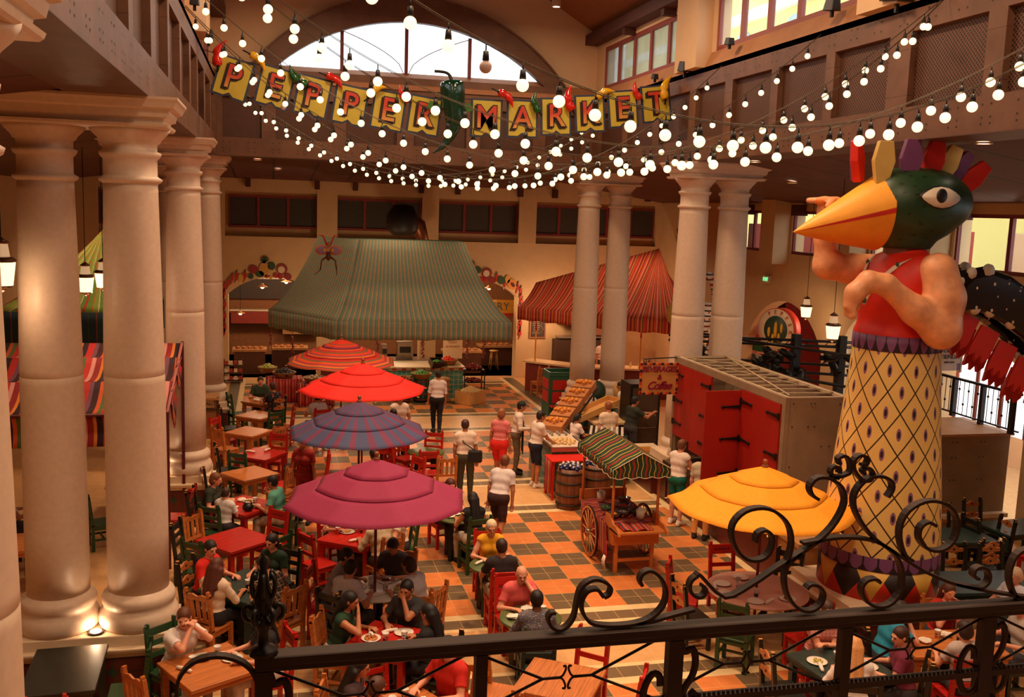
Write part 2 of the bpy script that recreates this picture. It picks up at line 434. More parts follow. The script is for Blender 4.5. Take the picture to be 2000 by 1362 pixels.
# sloping ledges above the beams and rosettes
lg = M(); lg.prism([(NR, BT), (NR+.15, BT+.31), (NR+.3, BT+.31), (NR+.3, BT-.1), (NR, BT-.1)], -8, NB+.3, axis='y'); lg.prism([(NL, BT), (NL-.15, BT+.31), (NL-.3, BT+.31), (NL-.3, BT-.1), (NL, BT-.1)], -8, NB+.3, axis='y')
lg.prism([(NB-.05, BT), (NB-.05, BT+.12), (NB+.5, BT+.5), (NB+.5, BT)], NL, NR, axis='x')
struct('trim_2', lg, mat('ledge_wood', (176, 122, 82), .6, noise=.12, nscale=3))
# ---- nave upper walls, clerestory windows, lunette, gable roof
UZ = BT+.25; EV = 10.95; RIDGE = 14.0; MX = (NL+NR)/2
def clerestory(xw, nrm, bays, tag_):
    m = M(); s = 1 if nrm > 0 else -1; t0, t1 = (xw-.3, xw) if nrm > 0 else (xw, xw+.3)
    m.box2((t0, -8, BT), (t1, NB+.4, 9.5)); m.box2((t0, -8, 10.62), (t1, NB+.4, 11.3))
    ys = [NB+.4]+[v for a in bays for v in a[:2]]+[-8]
    for i in range(0, len(ys), 2): m.box2((t0, ys[i+1], 9.5), (t1, ys[i], 10.62))
    for i in range(len(bays)-1):
        a, b = bays[i][1], bays[i+1][0]; m.box2((min(xw, xw+nrm*.35), b+.2, BT), (max(xw, xw+nrm*.35), a-.2, 11.3))
    struct('wall_%s_upper' % tag_, m, plaster_up)
    for a, b, n, pm in bays:
        w = (a-b)/n; window([(i*w, (i+1)*w, 0, 1.14) for i in range(n)], (xw-nrm*.1, b, 9.49), (0, 1, 0), None, (nrm, 0, 0), pm, frame=mat('brick_red_frame', (150, 72, 60), .5, noise=.05), fr=.14)
clerestory(NR+.15, -1, [(26.3, 20.7, 5, frost_pane), (19.2, 13.8, 5, sky_pane), (12.4, 7, 5, sky_pane), (5.6, 0, 5, sky_pane)], 'right')
clerestory(NL-.15, 1, [(26.3, 20.7, 5, frost_pane), (19.2, 13.8, 5, sky_pane), (12.4, 7, 5, sky_pane), (5.6, 0, 5, sky_pane)], 'left')
# lunette wall
gw = M(); LC, LR = 3.63, 4.35
lun = arch_poly(3.63, 7.9, 9.3, 11.05, 28)
x = NL-.3
ap = lun
gw.prism([(NL-.4, BT), (ap[0][0], BT), (ap[0][0], 14.2), (NL-.4, 14.2)], NB+.35, NB+.6, axis='y')
for a, b in zip(ap[:-1], ap[1:]): gw.prism([a, b, (b[0], 14.6), (a[0], 14.6)], NB+.35, NB+.6, axis='y')
gw.prism([(ap[-1][0], BT), (NR+.4, BT), (NR+.4, 14.2), (ap[-1][0], 14.2)], NB+.35, NB+.6, axis='y')
struct('wall_back_upper', gw, plaster_up)
# dark arch moulding, sill and mullions of the lunette
am = M(); o1 = arch_poly(3.63, 8.9, 9.2, 11.6, 28); i1 = arch_poly(3.63, 7.75, 9.3, 10.98, 28)
for k in range(28): am.prism([i1[k], i1[k+1], o1[k+1], o1[k]], NB+.18, NB+.4, axis='y')
am.box2((-.6, NB-.02, 9.2), (7.9, NB+.5, 9.52))
am2 = M()
o2 = arch_poly(3.63, 9.0, 9.2, 11.65, 28)
for k in range(28): am2.prism([o1[k], o1[k+1], o2[k+1], o2[k]], NB+.1, NB+.4, axis='y')
w = struct('window_40', am, plank)
obj('arch_moulding', am2, plank, w)
mm = M()
for xx in (1.78, 3.48, 5.2): mm.box2((xx-.045, NB+.42, 9.4), (xx+.045, NB+.52, 10.99 if xx == 3.48 else 10.72))
mm.box2((-.3, NB+.40, 9.5), (7.6, NB+.52, 9.58))
for sg in (-1, 1): mm.tube([(3.48+sg*1.7*math.sin(t), NB+.47, 9.55+(10.72-9.55)*math.cos(t)) if 0 else (3.48+sg*1.75*t, NB+.47, 9.55+1.15*t**.5) for t in np.linspace(0, 1, 10)], .012, 5)
obj('mullion', mm, maroon, w)
gp = M(); gp.prism([(-.3, 9.5)]+lun+[(7.6, 9.5)], NB+.47, NB+.48, axis='y'); obj('pane', gp, sky_pane, w)
# roof: slatted wood
def slat_mat():
    t = Mt('slatted_roof', (168, 104, 58), .6, noise=.1, nscale=3); x, y, z = t.world()
    t.mix(((y/.1).fract() < .35)*.75, (66, 34, 20)); return t.done()
rf = M(); slatm = slat_mat()
rf.prism([(NL-.3, EV), (MX, RIDGE), (NR+.3, EV), (NR+.3, EV+.2), (MX, RIDGE+.2), (NL-.3, EV+.2)], -8, NB+.6, axis='y')
struct('ceiling', rf, slatm)
bm_ = M(); bm_.box2((NR-.22, -8, 10.75), (NR+.2, NB+.4, 11.02)); bm_.box2((NL-.2, -8, 10.75), (NL+.22, NB+.4, 11.02))
for y in np.arange(1, 26, 2.55): bm_.box2((NR-.15, y, 10.6), (NR+.2, y+.2, 10.8)); bm_.box2((NL-.2, y, 10.6), (NL+.15, y+.2, 10.8))
for k in (-1, 1): bm_.box((MX+k*2.6, 9, 12.35), (.12, 34, .18), ry=k*.53)
struct('trim_3', bm_, roofwood)
# ================================================================ columns
stone = mat('cream_cast_stone', (222, 196, 172), .42, spec=.4, noise=.06, nscale=14)
stone2 = mat('pale_cap_stone', (232, 206, 172), .45, noise=.04, nscale=6)
def tile_base_mat():
    t = Mt('maroon_tile', (92, 34, 28), .3, noise=.1); x, y, z = t.world()
    p = .46
    # panels with green diamonds where four tiles meet
    u = ((x+y)/p).fract(); v = ((z-.33)/p)
    d = (u-.5).abs()+v.abs()
    t.mix((u-.5).abs() < .02, (60, 40, 30)); t.mix(v.abs() < .02, (60, 40, 30))
    t.mix(d < .17, (34, 66, 48)); t.mix(((d > .15)*(d < .17)), (60, 40, 30)); return t.done()
tile_base = tile_base_mat()
def col_parts(root, rb=.368, rt=.31):
    b = M(); b.lathe([(.46, .8), (.485, .86), (.485, .93), (.46, 1.0), (.425, 1.04), (.425, 1.08), (.44, 1.1), (.445, 1.16), (.425, 1.21), (.385, 1.23), (rb+.004, 1.26)], n=40); obj('base', b, stone, root)
    s = M(); s.lathe([(rb, 1.25), (rb, 2), (rb-.006, 3), (rb-.011, 3.9), (rb-.012, 3.985), (rb-.017, 3.99), (rb-.017, 3.995), (rb-.012, 4.0), (rb-.013, 4.08), (rb-.03, 5), (rt+.002, 6.2), (rt, 6.32)], n=40); obj('shaft', s, stone, root)
    c = M(); c.lathe([(rt, 6.31), (rt+.045, 6.34), (rt+.055, 6.37), (rt+.02, 6.39), (rt-.002, 6.41), (rt-.004, 6.6), (rt+.02, 6.62), (rt+.04, 6.65), (rt+.045, 6.68), (rt-.003, 6.7), (rt, 6.78), (rt+.03, 6.8), (rt+.05, 6.84), (rt+.11, 6.9), (rt+.16, 6.97)], n=40); obj('capital', c, stone, root)
pc = None
COLS = [(-2.6, 12.73, 'cream column, left one of the pair standing nearest on the left'), (-1.655, 12.73, 'cream column, right one of the pair standing nearest on the left'),
        (-2.6, 20.05, 'cream column half hidden behind the nearest pair on the left'), (-1.655, 20.05, 'cream column rising behind the family table at the red canopy'),
        (-2.6, 27.4, 'cream column hidden deepest in the left colonnade'), (-1.655, 27.4, 'cream column farthest back on the left, beside the host stand'),
        (8.9, 20.05, 'cream column rising just behind the roofless booth, the left one there'), (9.84, 20.05, 'cream column rising behind the roofless booth, the right one there'),
        (8.9, 27.4, 'cream column behind the snack barrels, nearer the green cabinet'), (9.84, 27.4, 'cream column behind the barrel with the tan lid'),
        (-2.6, 5.4, 'cream column cut off by the left edge, outer one'), (-1.655, 5.4, 'cream column shaft filling the lower left picture edge')]
for x, y, lab in COLS:
    if pc is None:
        pc = thing('column', lab, 'column', (x, y, 0), group='cream paired columns'); col_parts(pc)
    else: dup(pc, (x, y, 0), label=lab)
def moulded(m, cx, cy, hx, hy, prof, mat=0):
    """rectangular moulding: prof (offset, z)"""
    k = len(prof); v = []
    for o, z in prof: v += [(cx-hx-o, cy-hy-o, z), (cx+hx+o, cy-hy-o, z), (cx+hx+o, cy+hy+o, z), (cx-hx-o, cy+hy+o, z)]
    f = [(3, 2, 1, 0), ((k-1)*4, (k-1)*4+1, (k-1)*4+2, (k-1)*4+3)]
    for i in range(k-1):
        for j in range(4): f.append((i*4+j, i*4+(j+1) % 4, i*4+4+(j+1) % 4, i*4+4+j))
    m.add(v, f, mat)
ent = [(0, 6.95), (.02, 6.97), (.03, 7.0), (-.03, 7.01), (-.02, 7.06), (.03, 7.08), (.04, 7.12), (.05, 7.16), (.1, 7.18), (.13, 7.24), (.15, 7.27), (.15, 7.3)]
k = 0
uplight = mat('uplight_lens', (255, 230, 190), .3, noise=0, emit=(1, .78, .5), estr=9)
pedn = {(-2.125, 12.73): 'pale stone pedestal under the nearest pair of columns on the left', (-2.125, 20.05): 'pale stone pedestal behind the family table on the left', (-2.125, 27.4): 'pale stone pedestal under the farthest left columns',
        (9.37, 27.4): 'pale stone pedestal behind the snack barrels', (9.37, 20.05): 'stone pedestal enclosed by the roofless booth', (-2.125, 5.4): 'stone pedestal under the column at the lower left edge',
        (8.75, 12.45): 'pale stone pedestal with tiled base under the bird statue'}
for i, ((cx, cy), lab) in enumerate(pedn.items()):
    if cy != 12.45:
        e = M(); moulded(e, cx, cy, .92, .46, ent); struct('trim_%d' % (10+i), e, stone)
    hx, hy = (.94, .46) if cy != 12.45 else (.88, .80)
    p = thing('pedestal', lab, 'pedestal', (cx, cy, 0))
    m = M(); moulded(m, 0, 0, hx, hy, [(-.03, .5), (-.01, .52), (-.01, .56), (.04, .58), (.06, .62), (.06, .64), (0, .66), (0, .79), (-.01, .8)]); obj('plinth', m, stone2, p)
    m = M(); m.box2((-hx, -hy, 0), (hx, hy, .5)); obj('tile_band', m, tile_base, p)
    if cy < 25 and cy != 12.45 and cx < 0:
        for yy in (-.32, .32):
            u = M(); u.lathe([(.1, 0), (.1, .02), (.075, .022)], (0, yy, .8), 16); u2 = M(); u2.lathe([(.065, .021), (.065, .03)], (0, yy, .8), 16)
            o = obj('uplight', u, castiron, p); obj('lens', u2, uplight, o)
for x, y in ((-2.125, 12.4), (-2.125, 19.7)): lamp('column_uplight', 'POINT', (x, y, .88), 4, size=.05)
# ================================================================ rooms behind the arches
deep = mat('warm_back_wall', (150, 96, 58), .8, noise=.15); deepr = mat('red_back_wall', (150, 44, 34), .8, noise=.1)
r = M(); r.box2((XL, 41, 0), (XR+.5, 41.3, 5)); r.box2((XL-.3, YB+.5, 0), (XL, 41, 5)); r.box2((XR+.2, YB+.5, 0), (XR+.5, 41, 5)); struct('wall_far_back', r, deep)
r = M(); r.box2((XL-.3, YB+.45, 4.6), (XR+.5, 41.3, 4.8)); struct('ceiling', r, mat('dark_ceiling', (48, 30, 22), .9))
r = M(); r.box2((XL-.3, YB+.45, -.2), (XR+.5, 41.3, 0)); r.box2((XR+.45, 15, -.2), (XR+6, 34, 0)); struct('floor', r, mat('far_floor', (190, 148, 102), .5))
r = M(); r.box2((XR+3.2, 22.3, 0), (XR+3.5, 28.5, 6)); r.box2((XR+.4, 28.3, 0), (XR+3.4, 28.6, 6)); r.box2((XR+.4, 22.0, 0), (XR+3.4, 22.3, 6)); struct('wall_alcove', r, deepr)
r = M(); r.box2((XR+.4, 22, 4.3), (XR+3.5, 28.6, 4.5)); struct('ceiling', r, deepr)
r = M(); r.box2((XR+4.4, 14.3, 0), (XR+4.6, 22, 6)); struct('wall_vestibule', r, plaster_up)
for x in (-.3, 2.2, 4.6, 7.3): lamp('kitchen_lamp', 'POINT', (x, 37, 3.6), 110, size=.3)
lamp('alcove_lamp', 'POINT', (XR+1.2, 24.5, 3.4), 60, size=.3, color=(1, .7, .45))
lamp('vestibule_lamp', 'POINT', (XR+2, 19.5, 3.4), 90, size=.3, color=(1, .85, .7))
# ================================================================ people: one implicit surface each
def nets(D, o, h):
    ins = D < 0; nx, ny, nz = D.shape
    cnt = np.zeros((nx-1, ny-1, nz-1), np.int8)
    C8 = [(a, b, c) for a in (0, 1) for b in (0, 1) for c in (0, 1)]
    sl = lambda A, a, b, c: A[a:nx-1+a, b:ny-1+b, c:nz-1+c]
    for c in C8: cnt += sl(ins, *c)
    act = (cnt > 0) & (cnt < 8); idx = np.argwhere(act); n = len(idx)
    if n == 0: return np.zeros((0, 3)), np.zeros((0, 4), int), idx
    vid = -np.ones(act.shape, int); vid[act] = np.arange(n)
    P = np.zeros((n, 3)); W = np.zeros(n)
    for ax in range(3):
        for c in C8:
            if c[ax]: continue
            c2 = list(c); c2[ax] = 1
            d0 = D[idx[:, 0]+c[0], idx[:, 1]+c[1], idx[:, 2]+c[2]]; d1 = D[idx[:, 0]+c2[0], idx[:, 1]+c2[1], idx[:, 2]+c2[2]]
            s = (d0 < 0) != (d1 < 0); t = np.where(s, d0/np.where(s, d0-d1, 1), 0)
            q = np.tile(np.array(c, float), (n, 1)); q[:, ax] += t
            P += q*s[:, None]; W += s
    V = (idx+P/W[:, None])*h+o
    F = []
    for ax in range(3):
        a, b = (ax+1) % 3, (ax+2) % 3
        s0 = [slice(None)]*3; s1 = [slice(None)]*3; s0[ax] = slice(0, -1); s1[ax] = slice(1, None)
        i0 = ins[tuple(s0)]; i1 = ins[tuple(s1)]; e = np.argwhere(i0 != i1)
        ok = (e[:, a] > 0) & (e[:, b] > 0) & (e[:, a] < D.shape[a]-1) & (e[:, b] < D.shape[b]-1); e = e[ok]
        q = []
        for da, db in ((-1, -1), (0, -1), (0, 0), (-1, 0)):
            k = e.copy(); k[:, a] += da; k[:, b] += db; q.append(vid[k[:, 0], k[:, 1], k[:, 2]])
        q = np.stack(q, 1); fl = ~i0[e[:, 0], e[:, 1], e[:, 2]]
        q[fl] = q[fl][:, ::-1]; F.append(q)
    return V, np.concatenate(F), idx
class Imp:
    def __init__(s): s.p = []
    def cap(s, a, b, ra, rb=None, tag=0, sc=None, k=.03): s.p.append((np.array(a, float), np.array(b, float), ra, ra if rb is None else rb, tag, sc, k)); return s
    def ell(s, c, r, tag=0, R=None, k=.02): s.p.append((np.array(c, float), R, np.array(r, float), None, tag, None, k)); return s
    def eval(s, h, sub=(), pad=.05):
        lo = np.array([1e9]*3); hi = -lo; bb = []
        for p in s.p:
            if p[3] is None: m = p[2].max(); a, b = p[0]-m, p[0]+m
            else: m = max(p[2], p[3]); a, b = np.minimum(p[0], p[1])-m, np.maximum(p[0], p[1])+m
            bb.append((a, b)); lo = np.minimum(lo, a); hi = np.maximum(hi, b)
        lo -= pad; hi += pad; N = np.ceil((hi-lo)/h).astype(int)+1
        D = np.full(N, .2); T = np.zeros(N, np.int16); B = np.full(N, 9.)
        for p, (a, b) in zip(s.p, bb):
            i0 = np.maximum(np.floor((a-pad*1.2-lo)/h).astype(int), 0); i1 = np.minimum(np.ceil((b+pad*1.2-lo)/h).astype(int)+1, N)
            g = np.stack(np.meshgrid(*[lo[i]+h*np.arange(i0[i], i1[i]) for i in range(3)], indexing='ij'), -1)
            if p[3] is None:
                q = g-p[0]
                if p[1] is not None: q = q @ p[1]
                r = p[2]; k0 = np.linalg.norm(q/r, axis=-1); k1 = np.linalg.norm(q/(r*r), axis=-1); d = k0*(k0-1)/np.maximum(k1, 1e-6)
            else:
                ab = p[1]-p[0]; L = ab@ab+1e-12; t = np.clip(((g-p[0])@ab)/L, 0, 1)
                d = np.linalg.norm(g-p[0]-t[..., None]*ab, axis=-1)-(p[2]+(p[3]-p[2])*t)
            S = tuple(slice(i0[i], i1[i]) for i in range(3)); o = D[S]; k = p[6]
            hh = np.maximum(k-np.abs(o-d), 0)/k; D[S] = np.minimum(o, d)-hh*hh*k*.25
            w = d < B[S]; T[S] = np.where(w, p[4], T[S]); B[S] = np.where(w, d, B[S])
        return D, T, lo, h
def implicit(im, h=.013):
    D, T, lo, h = im.eval(h); V, F, idx = nets(D, lo, h); return V, F, T[idx[:, 0], idx[:, 1], idx[:, 2]]
def fast_mesh(name, V, F, sm=True):
    me = bpy.data.meshes.new(name); me.from_pydata(V.tolist(), [], F.tolist() if hasattr(F, 'tolist') else F)
    me.polygons.foreach_set('use_smooth', [sm]*len(me.polygons)); me.update(); return me
def vnormals(V, F):
    n = np.cross(V[F[:, 2]]-V[F[:, 0]], V[F[:, 3]]-V[F[:, 1]]); N = np.zeros_like(V)
    for i in range(4): np.add.at(N, F[:, i], n)
    return N/(np.linalg.norm(N, axis=1)[:, None]+1e-9)
def shell(V, F, T, tags, off, N):
    sel = np.isin(T, list(tags))[F].sum(1) >= 3; f = F[sel]
    if not len(f): return None
    us, inv = np.unique(f, return_inverse=True); f = inv.reshape(f.shape); v = V[us]+N[us]*off
    e = np.sort(np.concatenate([f[:, [0, 1]], f[:, [1, 2]], f[:, [2, 3]], f[:, [3, 0]]]), 1); ue, c = np.unique(e, axis=0, return_counts=True)
    # close the hem: turn the border in to the body
    be = ue[c == 1]; bv = np.unique(be); mp = -np.ones(len(v), int); mp[bv] = np.arange(len(bv))+len(v)
    v2 = V[us][bv]-N[us][bv]*.004; q = np.stack([be[:, 0], be[:, 1], mp[be[:, 1]], mp[be[:, 0]]], 1)
    # soften the jagged border
    for _ in range(3):
        acc = np.zeros_like(v); cc = np.zeros(len(v)); np.add.at(acc, be[:, 0], v[be[:, 1]]); np.add.at(acc, be[:, 1], v[be[:, 0]]); np.add.at(cc, be.ravel(), 1)
        w = cc > 0; v[w] = v[w]*.4+.6*acc[w]/cc[w][:, None]
    return np.concatenate([v, v2]), np.concatenate([f, q])
def nrm(v): v = np.array(v, float); return v/(np.linalg.norm(v)+1e-9)
def ik(a, t, l1, l2, hint):
    a, t = np.array(a, float), np.array(t, float); d = t-a; L = min(np.linalg.norm(d), (l1+l2)*.995); u = nrm(d)
    x = (l1*l1-l2*l2+L*L)/(2*L); hgt = math.sqrt(max(l1*l1-x*x, 0)); hn = np.array(hint, float); hn = nrm(hn-u*(hn@u))
    return a+u*x+hn*hgt, a+u*L
SKINS = {'light': (226, 160, 122), 'tan': (190, 122, 84), 'dark': (112, 66, 46), 'pink': (228, 158, 126)}
def cloth(c): return mat('cloth_%d_%d_%d' % c, c, .85, noise=.1, nscale=20)
def add_hand(im, w, d, n, side, curl=.5, tag=4):
    """w wrist, d hand direction, n palm normal (palm faces -n)"""
    d = nrm(d); n = nrm(n-d*(np.array(n)@d)); l = np.cross(d, n)*side
    for i, (L, o) in enumerate(((.036, .030), (.042, .010), (.039, -.010), (.03, -.029))):
        k = w+d*.085+l*o; im.cap(w+l*o*.6+d*.01, k, .016, .013, tag, k=.014)
        m = k+nrm(d*math.cos(curl)-n*math.sin(curl))*L; e = m+nrm(d*math.cos(curl*2.1)-n*math.sin(curl*2.1))*L*.8
        im.cap(k, m, .0105, .010, tag, k=.006); im.cap(m, e, .010, .009, tag, k=.006)
    t0 = w+d*.025+l*.03; t1 = t0+nrm(d*.6+l*.8-n*.3)*.04; im.cap(t0, t1, .014, .012, tag, k=.01); im.cap(t1, t1+nrm(d*.9+l*.2-n*.4)*.034, .012, .01, tag, k=.008)
def person(label, loc, face, shirt=(220, 210, 200), pants=(60, 56, 60), hair=(40, 26, 18), style='short', skin='tan', sit=True, lean=8, twist=0, side=0, hy=0, hp=12,
           lh=None, rh=None, lf=None, rf=None, sleeve='short', legs='long', fem=False, sc=1., pz=None, shoes=(40, 32, 28), el=(-.5, -.3, -.6), h=.0135, extra=None, group=None, curl=.6, shirtmat=None):
    im = Imp(); pz = pz if pz is not None else (.56 if sit else .95)
    P = np.array((0, 0, pz)); la = R_(lean); sa = R_(side); ta = R_(twist)
    s = nrm((math.sin(sa), math.sin(la), math.cos(la)*math.cos(sa))); lh0 = np.array((1., 0, 0)); l = np.array((math.cos(ta), math.sin(ta), 0)); l = nrm(l-s*(l@s)); f = np.cross(s, l)
    w = .86 if fem else .95
    im.cap(P-lh0*.085, P+lh0*.085, .118 if not fem else .122, tag=1); im.cap(P+s*.06-l*.07, P+s*.06+l*.07, .115*w, tag=2)
    im.cap(P+s*.18-l*.06*w+f*.01, P+s*.18+l*.06*w+f*.01, .112*w, tag=2); im.cap(P+s*.34-l*.085*w+f*.01, P+s*.34+l*.085*w+f*.01, .118*w, tag=2, k=.06)
    im.cap(P+s*.45-l*.12*w, P+s*.45+l*.12*w, .088*w, tag=2, k=.05)
    if fem: im.ell(P+s*.35+l*.07+f*.10, (.06, .06, .06), 2, k=.04); im.ell(P+s*.35-l*.07+f*.10, (.06, .06, .06), 2, k=.04)
    nk = P+s*.52; hs = nrm(s+np.array((0, 0, .6))); hc0 = nk+hs*.13
    a = R_(hy)+ta; hf = np.array((-math.sin(a), math.cos(a), 0)); hf = nrm(hf*math.cos(R_(hp))-np.array((0, 0, 1))*math.sin(R_(hp))); hr = nrm(np.cross(hf, (0, 0, 1))); hu = np.cross(hr, hf)
    hc = hc0+hf*.025+hu*.035; RH = np.stack([hr, hf, hu], 1)
    im.cap(nk-s*.04, hc-hu*.05-hf*.02, .058*w, .054*w, 3, k=.04)
    im.ell(hc+hu*.025-hf*.008, (.076, .095, .088), 3, RH, k=.02); im.ell(hc-hu*.035+hf*.022, (.058, .068, .075), 3, RH, k=.03)
    im.ell(hc-hu*.088+hf*.058, (.024, .022, .02), 3, RH, k=.02); im.cap(hc+hu*.012+hf*.092, hc-hu*.026+hf*.108, .009, .013, 3, k=.012)
    for q in (-1, 1):
        im.ell(hc+hr*.078*q-hf*.005-hu*.005, (.012, .02, .03), 3, RH, k=.006); im.ell(hc+hr*.032*q+hf*.088+hu*.02, (.02, .012, .008), 3, RH, k=.012)
    im.cap(hc-hu*.052+hf*.085-hr*.016, hc-hu*.052+hf*.085+hr*.016, .012, .012, 3, k=.008)
    lh = lh or ((-.17, .40, .80) if sit else (-.24, .08, .80)); rh = rh or ((.17, .40, .80) if sit else (.24, .08, .80))
    for q, ht in ((-1, lh), (1, rh)):
        sh = P+s*.45+l*.178*w*q; e, wr = ik(sh, ht, .28, .255, (el[0]*q*-1, el[1], el[2]))
        mid = sh+(e-sh)*.6; im.cap(P+s*.46+l*.13*w*q, sh, .075*w, .062*w, 2, k=.04)
        im.cap(sh, mid, .058*w, .050*w, 5, k=.02); im.cap(mid, e, .049*w, .042*w, 6, k=.02); im.cap(e, wr, .042*w, .027*w, 7, k=.02)
        dd = nrm(wr-e); nn = (0, 0, 1) if abs(dd[2]) < .75 else (0, 1, 0); add_hand(im, wr, dd, np.array(nn, float), -q if nn[2] else q, curl)
    if sit: lf = lf or (-.12, .44, .05); rf = rf or (.12, .44, .05)
    else: lf = lf or (-.11, .02, .05); rf = rf or (.11, .0, .05)
    for q, ft in ((-1, lf), (1, rf)):
        hj = P+lh0*.09*q; ft = np.array(ft, float); kn, an = ik(hj, ft+np.array((0, 0, .04)), .43, .42, (q*.15, 1, .8 if sit else .1))
        mid = hj+(kn-hj)*.62; im.cap(hj, mid, .088, .075, 8, k=.03); im.cap(mid, kn, .075, .06, 9, k=.02); km = kn+(an-kn)*.35; im.cap(kn, km, .06, .056, 10, k=.02); im.cap(km, an, .055, .038, 11, k=.02)
        fd = nrm((an-kn)*np.array((1, 1, 0))*.0+np.array((q*.15, 1, 0))); im.cap(an-np.array((0, 0, .025)), ft+fd*.15-np.array((0, 0, .02)), .042, .034, 12, k=.02); im.cap(an+np.array((0, 0, .0)), ft-fd*.04-np.array((0, 0, .015)), .036, .036, 12, k=.02)
    V, F, T = implicit(im, h); V = V*sc; N = vnormals(V, F)
    root = thing('person', label, 'person', loc, R_(face), group)
    me = fast_mesh('body', V, F); me.materials.append(mat('skin_'+skin, SKINS[skin], .55, noise=.05)); link(bpy.data.objects.new('body', me), root)
    tor = {1, 2}; 
    tags = {'short': tor | {5}, 'long': tor | {5, 6, 7}, 'none': tor, 'half': tor | {5, 6}}[sleeve]
    if legs != 'dress': tags = tags-{1}
    def cl(name, tg, m, off):
        r = shell(V, F, T, tg, off, N)
        if r: me = fast_mesh(name, *r); me.materials.append(m); link(bpy.data.objects.new(name, me), root)
    cl('shirt' if legs != 'dress' else 'dress', tags | ({8, 9} if legs == 'dress' else set()), shirtmat or cloth(shirt), .014)
    if legs != 'dress': cl('trousers' if legs == 'long' else 'shorts', {1, 8, 9} | ({10, 11} if legs == 'long' else set()), cloth(pants), .011)
    cl('shoes', {12}, cloth(shoes), .008)
    # hair
    hm = Imp()
    if style != 'bald':
        hm.ell(hc+hu*.032-hf*.016, (.086, .102, .092), 0, RH); hm.ell(hc-hu*.02-hf*.04, (.081, .066, .075), 0, RH)
        if style in ('bob', 'long', 'curly'):
            hm.ell(hc-hu*.03-hf*.045, (.092, .07, .09), 0, RH)
        if style in ('long', 'curly'):
            r0 = .05 if style == 'curly' else .04; hm.cap(hc-hu*.02-hf*.07+hr*.03, nk-s*.18-f*.12+l*.04, .06, r0); hm.cap(hc-hu*.02-hf*.07-hr*.03, nk-s*.18-f*.12-l*.04, .06, r0)
            if style == 'curly': hm.cap(hc+hr*.09-hf*.03-hu*.04, nk-s*.1-f*.08+l*.1, .045, .035); hm.cap(hc-hr*.09-hf*.03-hu*.04, nk-s*.1-f*.08-l*.1, .045, .035)
        if style == 'pony': hm.cap(hc-hf*.1, hc-hf*.13-hu*.16, .04, .02)
    else: hm.ell(hc-hf*.05-hu*.005, (.083, .055, .045), 0, RH)
    Dh, Th, lo, hh = hm.eval(.012)
    g = np.stack(np.meshgrid(*[lo[i]+hh*np.arange(Dh.shape[i]) for i in range(3)], indexing='ij'), -1)-(hc+hf*.075-hu*.045)
    q = g @ RH; k0 = np.linalg.norm(q/np.array((.07, .075, .095)), axis=-1); Dh = np.maximum(Dh, -(k0-1)*.07)
    V2, F2, _ = nets(Dh, lo, hh)
    if len(V2): me = fast_mesh('hair', V2*sc, F2); me.materials.append(mat('hair_%d_%d_%d' % hair, hair, .6, noise=.25, nscale=60)); link(bpy.data.objects.new('hair', me), root)
    if h < .013:
        for q in (-1, 1):
            em = M(); em.sph((hc+hr*.032*q+hf*.094+hu*.004)*sc, .0085*sc, 6, 0); obj('eye', em, mat('dark_eyes', (30, 20, 16), .3, noise=0), root)
            em = M(); em.tube([(hc+hr*(.018)*q+hf*.101+hu*.022)*sc, (hc+hr*(.048)*q+hf*.093+hu*.024)*sc], .004*sc, 4, 0); obj('eyebrow', em, mat('dark_eyes'), root)
    mm = M(); mm.tube([(hc-hu*.05+hf*.098-hr*.02)*sc, (hc-hu*.052+hf*.103)*sc, (hc-hu*.05+hf*.098+hr*.02)*sc], .005*sc, 5); obj('lips', mm, mat('lips', (160, 70, 60), .5, noise=0), root)
    if extra: extra(root, dict(P=P*sc, s=s, l=l, f=f, hc=hc*sc, hf=hf, hu=hu, hr=hr, nk=nk*sc, RH=RH))
    return root
def glasses(root, d):
    m = M(); hc, hr, hf, hu = d['hc'], d['hr'], d['hf'], d['hu']
    for q in (-1, 1): m.tube([hc+hr*(.032*q+.02*math.cos(t))+hf*.108+hu*(.006+.016*math.sin(t)) for t in np.arange(0, 6.28, .8)], .003, 4, closed=True); m.tube([hc+hr*.052*q+hf*.105, hc+hr*.08*q], .003, 4)
    obj('glasses', m, castiron, root)
def cap_hat(col):
    def fn(root, d):
        m = M(); hc, hf, hu, hr, RH = d['hc'], d['hf'], d['hu'], d['hr'], d['RH']
        m.lathe([(.0, .075), (.04, .07), (.075, .04), (.095, 0), (.097, -.01)], hc+hu*.055-hf*.008, 16, rot=RH, sy=1.1)
        m.add([hc+hu*.05+hf*.09-hr*.06, hc+hu*.05+hf*.09+hr*.06, hc+hu*.035+hf*.17+hr*.045, hc+hu*.035+hf*.17-hr*.045, hc+hu*.058+hf*.09-hr*.06, hc+hu*.058+hf*.09+hr*.06, hc+hu*.043+hf*.17+hr*.045, hc+hu*.043+hf*.17-hr*.045], [(3, 2, 1, 0), (4, 5, 6, 7), (0, 1, 5, 4), (1, 2, 6, 5), (2, 3, 7, 6), (3, 0, 4, 7)])
        obj('cap', m, cloth(col), root)
    return fn
def shoulder_bag(root, d):
    m = M(); P, l, s, f, nk = d['P'], d['l'], d['s'], d['f'], d['nk']
    c = P+l*.2-f*.12+s*.02
    m.box(c, (.30, .12, .26), mat=0); obj('bag', m, cloth((34, 28, 28)), root, bev=.03)
    m = M(); m.tube([c+np.array((0, 0, .12)), P+s*.3-f*.15-l*.02, nk-s*.06-l*.12-f*.03, nk-s*.08-l*.12+f*.08, P+s*.25+f*.13, P+l*.17+f*.06], .012, 6); obj('bag_strap', m, cloth((44, 36, 34)), root)
